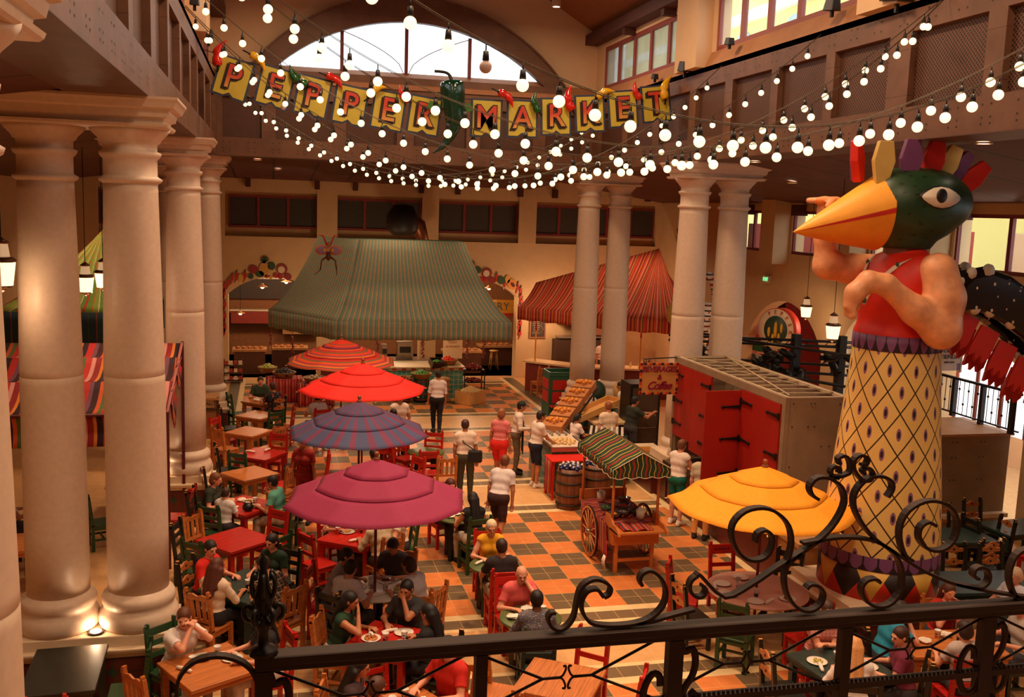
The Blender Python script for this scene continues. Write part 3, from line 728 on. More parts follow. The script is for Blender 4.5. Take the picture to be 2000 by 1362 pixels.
def apron(root, d):
    m = M(); P, l, s, f = d['P'], d['l'], d['s'], d['f']
    g = lambda u, v: P+l*((u-.5)*.36)+f*(.155+.03*(1-(2*u-1)**2))+np.array((0, 0, .38-v*.8))
    m.grid(lambda u, v: tuple(g(u, v)), 8, 6); obj('apron', m, cloth((36, 30, 32)), root, solid=.01)
    m = M(); m.lathe([(.135, -.015), (.14, .015)], P+s*.1, 20, sx=1.35, caps=False); obj('apron_string', m, cloth((36, 30, 32)), root)
# ================================================================ chairs and tables
PAL = {'natural': (206, 120, 58), 'red': (200, 34, 22), 'green': (34, 74, 40), 'dark': (30, 34, 28), 'teal': (46, 66, 60)}
def woodgrain(name, col):
    if name in _mats: return _mats[name]
    t = Mt(name, col, .38, noise=.10, nscale=3); x, y, z = t.coord()
    n = t.node('ShaderNodeTexNoise'); n.inputs['Scale'].default_value = 3; n.inputs['Detail'].default_value = 3
    tc = t.node('ShaderNodeTexCoord'); mp = t.node('ShaderNodeMapping'); mp.inputs['Scale'].default_value = (1, 14, 14); t.nt.links.new(tc.outputs['Object'], mp.inputs[0]); t.nt.links.new(mp.outputs[0], n.inputs['Vector'])
    e = E(t.nt, n.outputs['Fac']); t.mix((e-.35)*1.6, tuple(int(c*.62) for c in col)); t.mix((y/.14).fract() < .03, tuple(int(c*.45) for c in col)) if name.startswith('top') else None
    _mats[name] = t.done(); return _mats[name]
def wood(c): return woodgrain('wood_'+c, PAL[c])
def topwood(c): return woodgrain('top_'+c, PAL[c])
gilt = mat('pale_carved_wood', (222, 158, 92), .5, noise=.1)
def make_chair(kind, c):
    t = thing('dining_chair', '', 'chair'); w = wood(c); accent = wood('natural') if c == 'dark' else w
    m = M(); m.box((0, 0, .455), (.44, .42, .035)); m.box((0, .19, .425), (.42, .02, .05)); obj('seat', m, w if kind != 'scallop' else w, t, bev=.006)
    for q in (-1, 1):
        m = M(); m.box((.195*q, .18, .22), (.05, .05, .44)); obj('front_leg', m, w, t)
        m = M(); hh = 1.04
        v = [(.195*q-.026, -.20, 0), (.195*q+.026, -.20, 0), (.195*q+.026, -.15, 0), (.195*q-.026, -.15, 0)]
        m.box((.195*q, -.185, .24), (.052, .05, .48)); m.box((.195*q, -.215, .72), (.052, .05, .52), rx=.12)
        m.box((.195*q-.016*q, -.25, .99), (.02, .048, .10)); m.box((.195*q, -.252, 1.0), (.018, .048, .07)) ; m.box((.195*q+.016*q, -.25, .98), (.02, .048, .05))
        po = obj('back_post', m, w, t)
        if c in ('dark', 'red'):
            g = M()
            for i, (dx, zz) in enumerate(((-.016, 1.042), (0, 1.037), (.016, 1.007))): g.box((.195*q+dx*q, -.252, zz), (.018, .046, .004))
            obj('post_tips', g, gilt if c == 'dark' else w, po)
    if kind == 'panel':
        m = M(); m.box((0, -.245, .915), (.34, .03, .15), rx=.12); tr = obj('top_rail', m, w, t)
        g = M()
        for i in range(7): g.box((-.11+i*.037, -.245, .915), (.012, .036, .035), ry=.4 if i < 3 else -.4)
        obj('carving', g, mat('carved_recess', (70, 22, 14) if c == 'red' else (20, 30, 18), .8, noise=0), tr)
        m = M(); m.box((0, -.212, .67), (.34, .03, .06), rx=.12); obj('lower_rail', m, w, t)
    elif kind == 'ladder':
        for zz in (.93, .79, .65): m = M(); m.box((0, -.212-(zz-.65)*.12, zz), (.34, .025, .062 if zz < .9 else .09), rx=.12); obj('back_slat', m, w, t)
    elif kind == 'slat':
        m = M(); m.prism([(-.17, .90), (-.1, .885), (0, .90), (.1, .885), (.17, .90), (.17, .96), (.08, .975), (0, .95), (-.08, .975), (-.17, .96)], -.26, -.235, axis='y'); obj('top_rail', m, w, t)
        m = M(); m.box((0, -.208, .60), (.34, .025, .05), rx=.12); obj('lower_rail', m, w, t)
        for x in (-.1, 0, .1):
            m = M(); m.box((x, -.228, .75), (.055, .018, .29), rx=.12); obj('back_slat', m, w, t)
    else:
        for zz in (.90, .70):
            m = M(); P = [(-.17, -.03), (-.1, -.025), (-.05, -.045), (.05, -.045), (.1, -.025), (.17, -.03), (.17, .03), (.1, .03), (.07, .05), (.03, .075), (-.03, .075), (-.07, .05), (-.1, .03), (-.17, .03)]
            y0 = -.215-(zz-.6)*.12
            m.prism([(x, zz+z) for x, z in P], y0-.012, y0+.012, axis='y'); sp = obj('splat', m, accent, t)
            m = M(); m.cyl((0, y0-.016, zz+.015), (0, y0+.016, zz+.015), .018, 10); obj('splat_hole', m, mat('hole_dark', (20, 12, 8), .9, noise=0), sp)
    m = M()
    for q in (-1, 1): m.box((.195*q, 0, .2), (.025, .34, .035)); m.box((.195*q, 0, .40), (.025, .34, .05))
    m.box((0, 0, .2), (.38, .025, .03)); m.box((0, .18, .40), (.36, .025, .045)); m.box((0, -.185, .40), (.36, .025, .05)); obj('stretcher', m, w, t)
    return t
_ch = {}; _chlab = {}
SIDE = lambda a: ['right side', 'far-right side', 'far side', 'far-left side', 'left side', 'near-left side', 'near side', 'near-right side'][int(((a+22.5) % 360)//45)]
KN = {'panel': 'panel-back', 'ladder': 'ladder-back', 'slat': 'slat-back', 'scallop': 'scalloped-splat'}
CN = {'natural': 'natural wood', 'red': 'red', 'green': 'green', 'dark': 'dark green', 'teal': 'dark'}
def chair(kc, x, y, face, label, grp='wooden dining chairs'):
    kind, c = kc.split('-')
    if kc not in _ch: _ch[kc] = make_chair(kind, c); o = _ch[kc]; o.location = (x, y, 0); o.rotation_euler = (0, 0, R_(face)); o['label'] = label; o['group'] = grp; return o
    return dup(_ch[kc], (x, y, 0), R_(face), label, grp)
def table_sq(c, x, y, rot, sx, sy, label, grp=None):
    t = thing('dining_table', label, 'table', (x, y, 0), R_(rot), grp)
    m = M(); m.box((0, 0, .735), (sx, sy, .05)); obj('tabletop', m, topwood(c), t, bev=.006)
    m = M()
    for q in (-1, 1): m.box((0, q*(sy/2-.05), .68), (sx-.1, .03, .07)); m.box((q*(sx/2-.05), 0, .68), (.03, sy-.1, .07))
    obj('apron', m, wood(c), t)
    for a in (-1, 1):
        for b in (-1, 1): m = M(); m.box((a*(sx/2-.07), b*(sy/2-.07), .355), (.075, .075, .71)); obj('leg', m, wood(c), t)
    return t
def table_rd(m_, x, y, r, label, legs='dark', grp=None):
    t = thing('round_table', label, 'table', (x, y, 0), 0, grp)
    m = M(); m.lathe([(r-.01, .725), (r, .735), (r, .752), (r-.01, .76), (0, .76)], n=40); obj('tabletop', m, m_, t)
    k = r*.62
    for a in range(4): an = math.pi/4+a*math.pi/2; m = M(); m.box((k*math.cos(an), k*math.sin(an), .36), (.07, .07, .725), rz=an); obj('leg', m, wood(legs), t)
    m = M()
    for a in (math.pi/4, -math.pi/4): m.box((0, 0, .28), (k*2, .04, .05), rz=a); m.box((0, 0, .69), (k*2, .05, .06), rz=a)
    obj('crossbrace', m, wood(legs), t)
    return t
# tableware -------------------------------------------------------
china = mat('white_china', (236, 226, 212), .3, noise=0); paper = mat('paper_napkin', (238, 222, 206), .85, noise=.05)
def cupmat():
    t = Mt('printed_cup', (226, 220, 214), .5, noise=0); x, y, z = t.coord(); n = (z/.018).sin()*(x/.012).sin()
    t.mix((z < .075)*(n > .1), (44, 70, 130)); t.mix((z < .06)*(z > .02)*(n < -.5), (190, 50, 50)); return t.done()
cupm = cupmat()
_tw = {}
def plate(x, y, z, food, label, r=.125):
    k = 'plate_'+food
    FO = {'waffle': (200, 120, 60), 'pasta': (190, 60, 30), 'salad': (196, 178, 90), 'meat': (120, 40, 24), 'none': None, 'fries': (226, 168, 80)}
    if k in _tw: return dup(_tw[k], (x, y, z), random.uniform(0, 6), label)
    t = thing('plate', label, 'plate', (x, y, z), 0, 'plates of food')
    m = M(); m.lathe([(0, .002), (.08, .002), (.09, .004), (r, .018), (r, .022), (.088, .009), (0, .008)], n=28); obj('dish', m, china, t)
    if FO[food]:
        m = M(); rr = random.Random(len(food))
        if food == 'waffle': m.lathe([(.08, .01), (.085, .02), (.075, .03), (0, .03)], n=20)
        for i in range(26):
            a = rr.uniform(0, 6.28); d = rr.uniform(0, .06); m.sph((d*math.cos(a), d*math.sin(a), (.02 if food != 'waffle' else .035)+rr.uniform(0, .012)), (rr.uniform(.012, .022), rr.uniform(.008, .014), .012), 6, rot=rot3(0, 0, a))
        obj('food', m, mat('food_'+food, FO[food], .6, noise=.35, nscale=60), t)
        if food == 'waffle': m = M(); [m.sph((rr.uniform(-.02, .02), rr.uniform(-.02, .02), .055+i*.006), .022, 8) for i in range(5)]; obj('whipped_cream', m, mat('cream', (244, 238, 226), .6, noise=0), t)
    _tw[k] = t; return t
def cup(x, y, z, label):
    if 'cup' in _tw: return dup(_tw['cup'], (x, y, z), random.uniform(0, 6), label)
    t = thing('paper_cup', label, 'cup', (x, y, z), 0, 'printed paper cups')
    m = M(); m.lathe([(0, 0), (.03, 0), (.042, .112), (.0435, .114), (.0435, .118), (.038, .116), (.027, .01), (0, .01)], n=16); obj('cup_body', m, cupm, t)
    _tw['cup'] = t; return t
def napkin(x, y, z, a, label):
    if 'nap' in _tw: return dup(_tw['nap'], (x, y, z), a, label)
    m = M(); m.tube([(-.11, 0, .022), (-.08, 0, .024), (-.03, .002, .026), (.03, -.002, .026), (.08, 0, .024), (.11, 0, .022)], [.018, .022, .025, .024, .022, .019], 9)
    o = obj('rolled_napkin', m, paper, None, label, 'napkin', 'rolled white napkins', loc=(x, y, z), rz=a); _tw['nap'] = o; return o
def crumpled(x, y, z, label, s=1):
    m = M(); rr = random.Random(int(x*100)); m.sph((0, 0, .03), (.09*s, .07*s, .03), 10)
    v = m.v[0]; v += np.array([[rr.uniform(-.02, .02), rr.uniform(-.02, .02), rr.uniform(-.012, .012)] for _ in v]); v[:, 2] = np.maximum(v[:, 2], .001)
    m.sm = [False]*len(m.sm); return obj('crumpled_paper', m, paper, None, label, 'paper', loc=(x, y, z))
def at(c, ang, d): return (c[0]+d*math.cos(R_(ang)), c[1]+d*math.sin(R_(ang)))
# umbrellas -------------------------------------------------------
def cloth_mat(name, base, stripes=None, wave=False):
    t = Mt(name, base, .8, noise=.06, nscale=20)
    u, v, w = t.coord('UV')
    if stripes: t.ramp(u.fract() if stripes[0] == 'u' else v.fract(), stripes[1])
    # fabric tone varies faintly at random
    return t.done()
def umbrella(x, y, R, zr, zt, m_, label, rot=0, n=8, tier=True, droop=.0, zf=0):
    t = thing('patio_umbrella', label, 'umbrella', (x, y, 0), rot)
    m = M(); m.cyl((0, 0, zf), (0, 0, zt+.02), .021, 12); obj('pole', m, wood('red') if 0 else mat('umbrella_pole', (120, 44, 30), .4), t)
    m = M(); m.lathe([(.03, 0), (.045, .01), (.045, .04), (.02, .055), (.03, .075), (.038, .1), (.026, .125), (0, .132)], (0, 0, zt), 14); obj('finial', m, mat('finial_wood', (150, 84, 48), .35), t)
    # canopy as three overlapping tiers with air vents
    cuts = [(0, .36), (.34, .66), (.64, 1.0)] if tier else [(0, 1)]
    cm = M()
    def pt(a, f, dz):
        k = a/(2*math.pi)*n; j = math.floor(k); fr = k-j; a0 = 2*math.pi*j/n; a1 = 2*math.pi*(j+1)/n
        px = (1-fr)*math.cos(a0)+fr*math.cos(a1); py = (1-fr)*math.sin(a0)+fr*math.sin(a1)
        z = zt-(zt-zr)*(f**1.05)+dz-.05*f*math.sin(math.pi*fr)*f*(1 if f > .3 else .3)
        return (px*R*f, py*R*f, z)
    for i, (f0, f1) in enumerate(cuts):
        dz = 0
        cm.grid(lambda u, v: pt(u*2*math.pi, max(f0, .015)+(f1-max(f0, .015))*v, (.012*(2-i) if tier else 0)), n*6, 5, sm=True, uvs=(1, 1))
    # keep uv.v = radius fraction over the whole canopy
    k = 0
    for i, (f0, f1) in enumerate(cuts):
        for q in range(n*6*5):
            cm.uv[k] = tuple((uu*n, f0+(f1-f0)*vv) for uu, vv in cm.uv[k]); k += 1
    obj('canopy', cm, m_, t, solid=.006)
    for a in range(n):
        an = 2*math.pi*a/n; m = M(); m.cyl((.03*math.cos(an), .03*math.sin(an), zt-.04), (R*.99*math.cos(an), R*.99*math.sin(an), zr-.012), .009, 5); m.cyl((.03*math.cos(an), .03*math.sin(an), zr-.25), (R*.5*math.cos(an), R*.5*math.sin(an), zt-(zt-zr)*.52), .008, 5)
        rb = obj('rib', m, mat('umbrella_pole'), t)
        m = M(); m.cyl((R*.97*math.cos(an), R*.97*math.sin(an), zr-.02), (R*1.02*math.cos(an), R*1.02*math.sin(an), zr-.035), .01, 6); obj('rib_tip', m, mat('brass_tip', (236, 200, 120), .4), rb)
    m = M(); m.lathe([(.025, 0), (.04, .01), (.04, .05), (.025, .06)], (0, 0, zr-.27), 10, caps=False); obj('slider', m, mat('umbrella_pole'), t)
    return t
# ================================================================ the dining floor
umbrella(1.40, 13.3, 1.30, 2.12, 2.66, cloth_mat('plum_canvas', (150, 36, 78)), 'plum purple patio umbrella, nearest of the row down the middle', rot=.2)
umbrella(1.50, 17.3, 1.28, 2.15, 2.68, cloth_mat('blue_striped_canvas', (86, 62, 96), ('u', [(0, (70, 74, 110)), (.18, (116, 50, 84)), (.3, (70, 74, 110)), (.55, (112, 50, 84)), (.68, (74, 78, 116)), (.86, (116, 50, 84))])), 'blue and plum striped patio umbrella between the plum and the red one', rot=.42)
umbrella(1.93, 21.5, 1.42, 2.15, 2.70, cloth_mat('scarlet_canvas', (232, 30, 14)), 'plain scarlet patio umbrella in the row down the middle', rot=.1)
ring = [(0, (226, 50, 22)), (.2, (120, 90, 60)), (.23, (222, 60, 24)), (.3, (150, 50, 80)), (.36, (224, 90, 30)), (.4, (196, 44, 40)), (.46, (120, 96, 50)), (.5, (226, 60, 24)), (.56, (158, 60, 84)), (.6, (226, 110, 40)), (.64, (200, 40, 30)), (.72, (124, 96, 56)), (.76, (226, 80, 30)), (.82, (170, 56, 70)), (.86, (230, 110, 40)), (.91, (110, 84, 70)), (.94, (220, 60, 30)), (.97, (150, 100, 60))]
umbrella(1.72, 25.3, 1.45, 2.16, 2.72, cloth_mat('banded_canvas', (226, 60, 24), ('v', ring)), 'orange and red ring-striped patio umbrella by the produce stand', rot=.3)
umbrella(6.85, 12.45, 1.36, 2.08, 2.62, cloth_mat('yellow_canvas', (250, 160, 26)), 'bright yellow patio umbrella in front of the red-doored booth', rot=.35)
umbrella(-2.55, 24.0, 1.0, 2.15, 2.5, cloth_mat('scarlet_canvas2', (226, 36, 28)), 'small red patio umbrella peeking out from behind the left columns', rot=.1)
DARKHAIR = (30, 20, 16); BRN = (70, 42, 26)
pink_top = mat('pink_laminate', (214, 160, 140), .4, noise=.08, nscale=40); green_top = mat('olive_green_top', (84, 96, 50), .35, noise=.1)
TB = [  # key, kind, colour, (x, y), rot, size, place words, chairs [(angle, kind)], extra distance
 ('T1', 'natural', (-.28, 27.35), 50, .8, 'the farthest table along the left columns', [(95, 'panel-red'), (300, 'scallop-dark'), (200, 'ladder-green')]),
 ('T2', 'natural', (-.37, 25.5), 52, .82, 'the second table from the back', [(190, 'scallop-dark'), (350, 'panel-red'), (300, 'ladder-green')]),
 ('T3', 'natural', (-.55, 23.62), 53, .82, 'the third table from the back', [(150, 'panel-red'), (222, 'slat-natural'), (320, 'slat-natural')]),
 ('T4', 'red', (-.25, 21.42), 55, .84, 'the red table with two napkins', [(190, 'scallop-dark'), (240, 'ladder-green'), (65, 'panel-red'), (0, 'ladder-dark')]),
 ('T5', 'natural', (-.44, 19.85), 36, .84, 'the bare table behind the family', [(195, 'scallop-dark'), (330, 'slat-natural'), (15, 'panel-red')]),
 ('T7', 'red', (-.58, 15.85), 40, .9, 'the large bare red table', [(138, 'slat-natural'), (230, 'ladder-green'), (45, 'panel-red'), (320, 'ladder-green'), (165, 'ladder-dark')]),
 ('T8', 'teal', (-.36, 13.82), 48, .95, 'the dark table of four', [(150, 'scallop-dark'), (232, 'slat-natural'), (52, 'ladder-dark'), (312, 'slat-natural')]),
 ('T6', 'red', (-.5, 17.7), 48, .9, 'the family table', [(165, 'ladder-dark'), (235, 'ladder-green'), (340, 'ladder-green')]),
 ('T9', 'natural', (-.71, 11.37), 30, .9, 'the natural table at the lower left', [(130, 'ladder-green'), (218, 'slat-natural'), (18, 'panel-red')]),
 ('T11', 'red', (1.42, 11.75), 56, .86, 'the red table under the handrail', [(158, 'slat-natural'), (58, 'slat-natural'), (318, 'ladder-dark')]),
 ('T12', 'natural', (1.42, 9.95), 30, .86, 'the natural table below the handrail', [(110, 'ladder-red'), (165, 'panel-natural'), (35, 'slat-natural'), (225, 'ladder-green')]),
 ('T13', 'natural', (3.25, 10.33), 58, .90, 'the empty natural table at bottom centre', [(150, 'slat-natural'), (48, 'panel-red'), (240, 'slat-natural'), (330, 'panel-red')]),
 ('T15', 'red', (1.35, 15.75), 55, .95, 'the red table beyond the plum umbrella', [(212, 'panel-red'), (300, 'slat-natural'), (5, 'ladder-green'), (115, 'ladder-red')]),
 ('T21', 'teal', (6.8, 10.12), 8, .95, 'the slate table at lower right', [(80, 'ladder-red'), (175, 'scallop-dark'), (330, 'scallop-dark'), (250, 'ladder-dark')]),
 ('T30', 'natural', (-3.6, 16.2), 10, .9, 'the table seen between the nearest columns', [(100, 'ladder-dark'), (200, 'ladder-red')]),
 ('T31', 'natural', (-2.3, 18.2), 20, .8, 'the table beside the canopy post', [(350, 'panel-red'), (200, 'ladder-green')]),
]
TC = {}
for key, c, ctr, rot, s, words, chs in TB:
    TC[key] = ctr
    nm = {'natural': 'square natural wood dining table', 'red': 'square red-painted dining table', 'teal': 'square slate-dark dining table'}[c]
    table_sq(c, ctr[0], ctr[1], rot, s, s, nm+', '+words)
    for a, kc in chs:
        x, y = at(ctr, a, s/2+.27); kd, cc = kc.split('-')
        chair(kc, x, y, a+90, '%s %s chair at %s of %s' % (CN[cc], KN[kd], SIDE(a), words))
TB2 = [('T14', (1.47, 13.45), .5, china, 'round white-topped table under the plum umbrella', 'the plum umbrella table', [(160, 'panel-red'), (222, 'ladder-dark'), (318, 'slat-natural'), (62, 'slat-natural')]),
 ('T16', (3.22, 16.55), .4, green_top, 'round green table where two women sit', 'the two women\'s round table', [(105, 'panel-red'), (282, 'ladder-green')]),
 ('T17', (3.30, 14.1), .38, green_top, 'round green table of the yellow-clad lady', 'the yellow-clad lady\'s round table', [(85, 'panel-red'), (268, 'ladder-red')]),
 ('T18', (3.36, 12.1), .42, green_top, 'round green table of the bald man in pink', 'the bald man\'s round table', [(95, 'ladder-red'), (262, 'ladder-teal')]),
 ('T19', (3.33, 21.24), .42, green_top, 'empty round green table right of the blue umbrella', 'the empty round green table', [(265, 'panel-red'), (200, 'ladder-red'), (120, 'panel-red'), (70, 'ladder-red')]),
 ('T20', (6.92, 12.55), .74, pink_top, 'large round pink table under the yellow umbrella', 'the yellow umbrella table', [(150, 'panel-red'), (185, 'scallop-dark'), (228, 'ladder-green'), (282, 'panel-red'), (40, 'ladder-dark'), (88, 'panel-red'), (345, 'panel-red')]),
]
for key, ctr, r, m_, lab, words, chs in TB2:
    TC[key] = ctr; table_rd(m_, ctr[0], ctr[1], r, lab)
    for a, kc in chs:
        x, y = at(ctr, a, r+.27+(.05 if r > .6 else 0)); kd, cc = kc.split('-')
        chair(kc, x, y, a+90, '%s %s chair at %s of %s' % (CN[cc], KN[kd], SIDE(a), words))
chair('slat-natural', 3.55, 20.0, 0, 'natural wood slat-back chair standing alone before the empty round table')
# rectangular tables
def rect(c, x, y, rot, sx, sy, lab, words, chs):
    table_sq(c, x, y, rot, sx, sy, lab)
    for dx, dy, face, kc in chs:
        p = rot3(0, 0, R_(rot)) @ np.array((dx, dy, 0)); kd, cc = kc.split('-'); a = math.degrees(math.atan2(p[1], p[0]))
        chair(kc, x+p[0], y+p[1], rot+face, '%s %s chair at %s of %s' % (CN[cc], KN[kd], SIDE(a), words))
rect('dark', -2.32, 11.55, 2, .8, 1.2, 'dark green oblong table in front of the column pedestal', 'the oblong table by the pedestal', [(-.72, .1, -90, 'ladder-dark'), (.68, -.1, 90, 'ladder-green'), (0, -.95, 0, 'panel-red')])
rect('natural', 8.55, 10.45, -8, 1.3, .8, 'oblong natural wood table at the foot of the bird pedestal', 'the oblong table below the bird', [(-.92, .05, -90, 'ladder-dark'), (-.25, -.72, 0, 'ladder-red'), (.35, .72, 180, 'slat-natural'), (.95, 0, 90, 'ladder-dark')])
rect('teal', 10.6, 12.3, -6, 1.9, .9, 'long dark table right of the bird statue', 'the long dark table by the statue', [(-.6, .75, 180, 'scallop-dark'), (.1, .75, 180, 'scallop-dark'), (.75, .75, 180, 'scallop-dark'), (.5, -.75, 0, 'ladder-dark')])
rect('teal', 11.5, 14.35, -4, 1.5, .8, 'dark table in front of the grey partition', 'the dark table by the partition', [(-.4, .7, 180, 'panel-red'), (.45, .7, 180, 'scallop-dark'), (1.0, .1, 90, 'scallop-dark'), (.2, -.72, 0, 'scallop-dark')])
rect('teal', 13.2, 14.6, 4, 1.2, .8, 'dark table farthest right by the partition corner', 'the farthest right dark table', [(-.85, 0, -90, 'ladder-dark'), (-.2, .7, 180, 'scallop-dark'), (-.3, -.75, 0, 'ladder-red')])
rect('teal', -4.6, 13.6, 10, .9, .9, 'dim dark table left of the nearest columns', 'the dim table at far left', [(-.7, 0, -90, 'ladder-dark'), (.1, .75, 180, 'ladder-dark')])
# ---- people at the tables: (key, angle, distance, label, options)
def grid_mat(name, base, c2, c3, p):
    t = Mt(name, base, .85, noise=.05); x, y, z = t.coord(); a = ((x+y*.3)/p).fract(); b = (z/p).fract()
    t.mix((a < .4).max(b < .4)*.5, c2); t.mix((a > .9).max(b > .9), c3); return t.done()
plaidm = grid_mat('plaid_cloth', (84, 66, 54), (44, 34, 32), (206, 176, 140), .075); checkm = grid_mat('pink_check_cloth', (214, 140, 130), (170, 80, 80), (230, 180, 160), .05)
def blotch(name, base, c2, sc):
    t = Mt(name, base, .85, noise=0); n = t.node('ShaderNodeTexVoronoi'); n.inputs['Scale'].default_value = sc; tc = t.node('ShaderNodeTexCoord'); t.nt.links.new(tc.outputs['Object'], n.inputs['Vector']); t.mix(E(t.nt, n.outputs['Distance']) < .3, c2); return t.done()
floralm = blotch('floral_cloth', (36, 34, 40), (176, 50, 44), 14); paism = blotch('patterned_grey_cloth', (96, 90, 100), (170, 150, 146), 40)
def back_print(root, d):
    m = M(); P, l, s, f = d['P'], d['l'], d['s'], d['f']; m.tube([P+s*.1-f*.125, P+s*.2-f*.14, P+s*.3-f*.15], [.05, .075, .05], 10, flat=.25, up=tuple(l)); m.tube([P+s*.28-f*.145, P+s*.38-f*.14+l*.02], [.06, .035], 8, flat=.3); obj('shirt_print', m, cloth((70, 64, 66)), root)
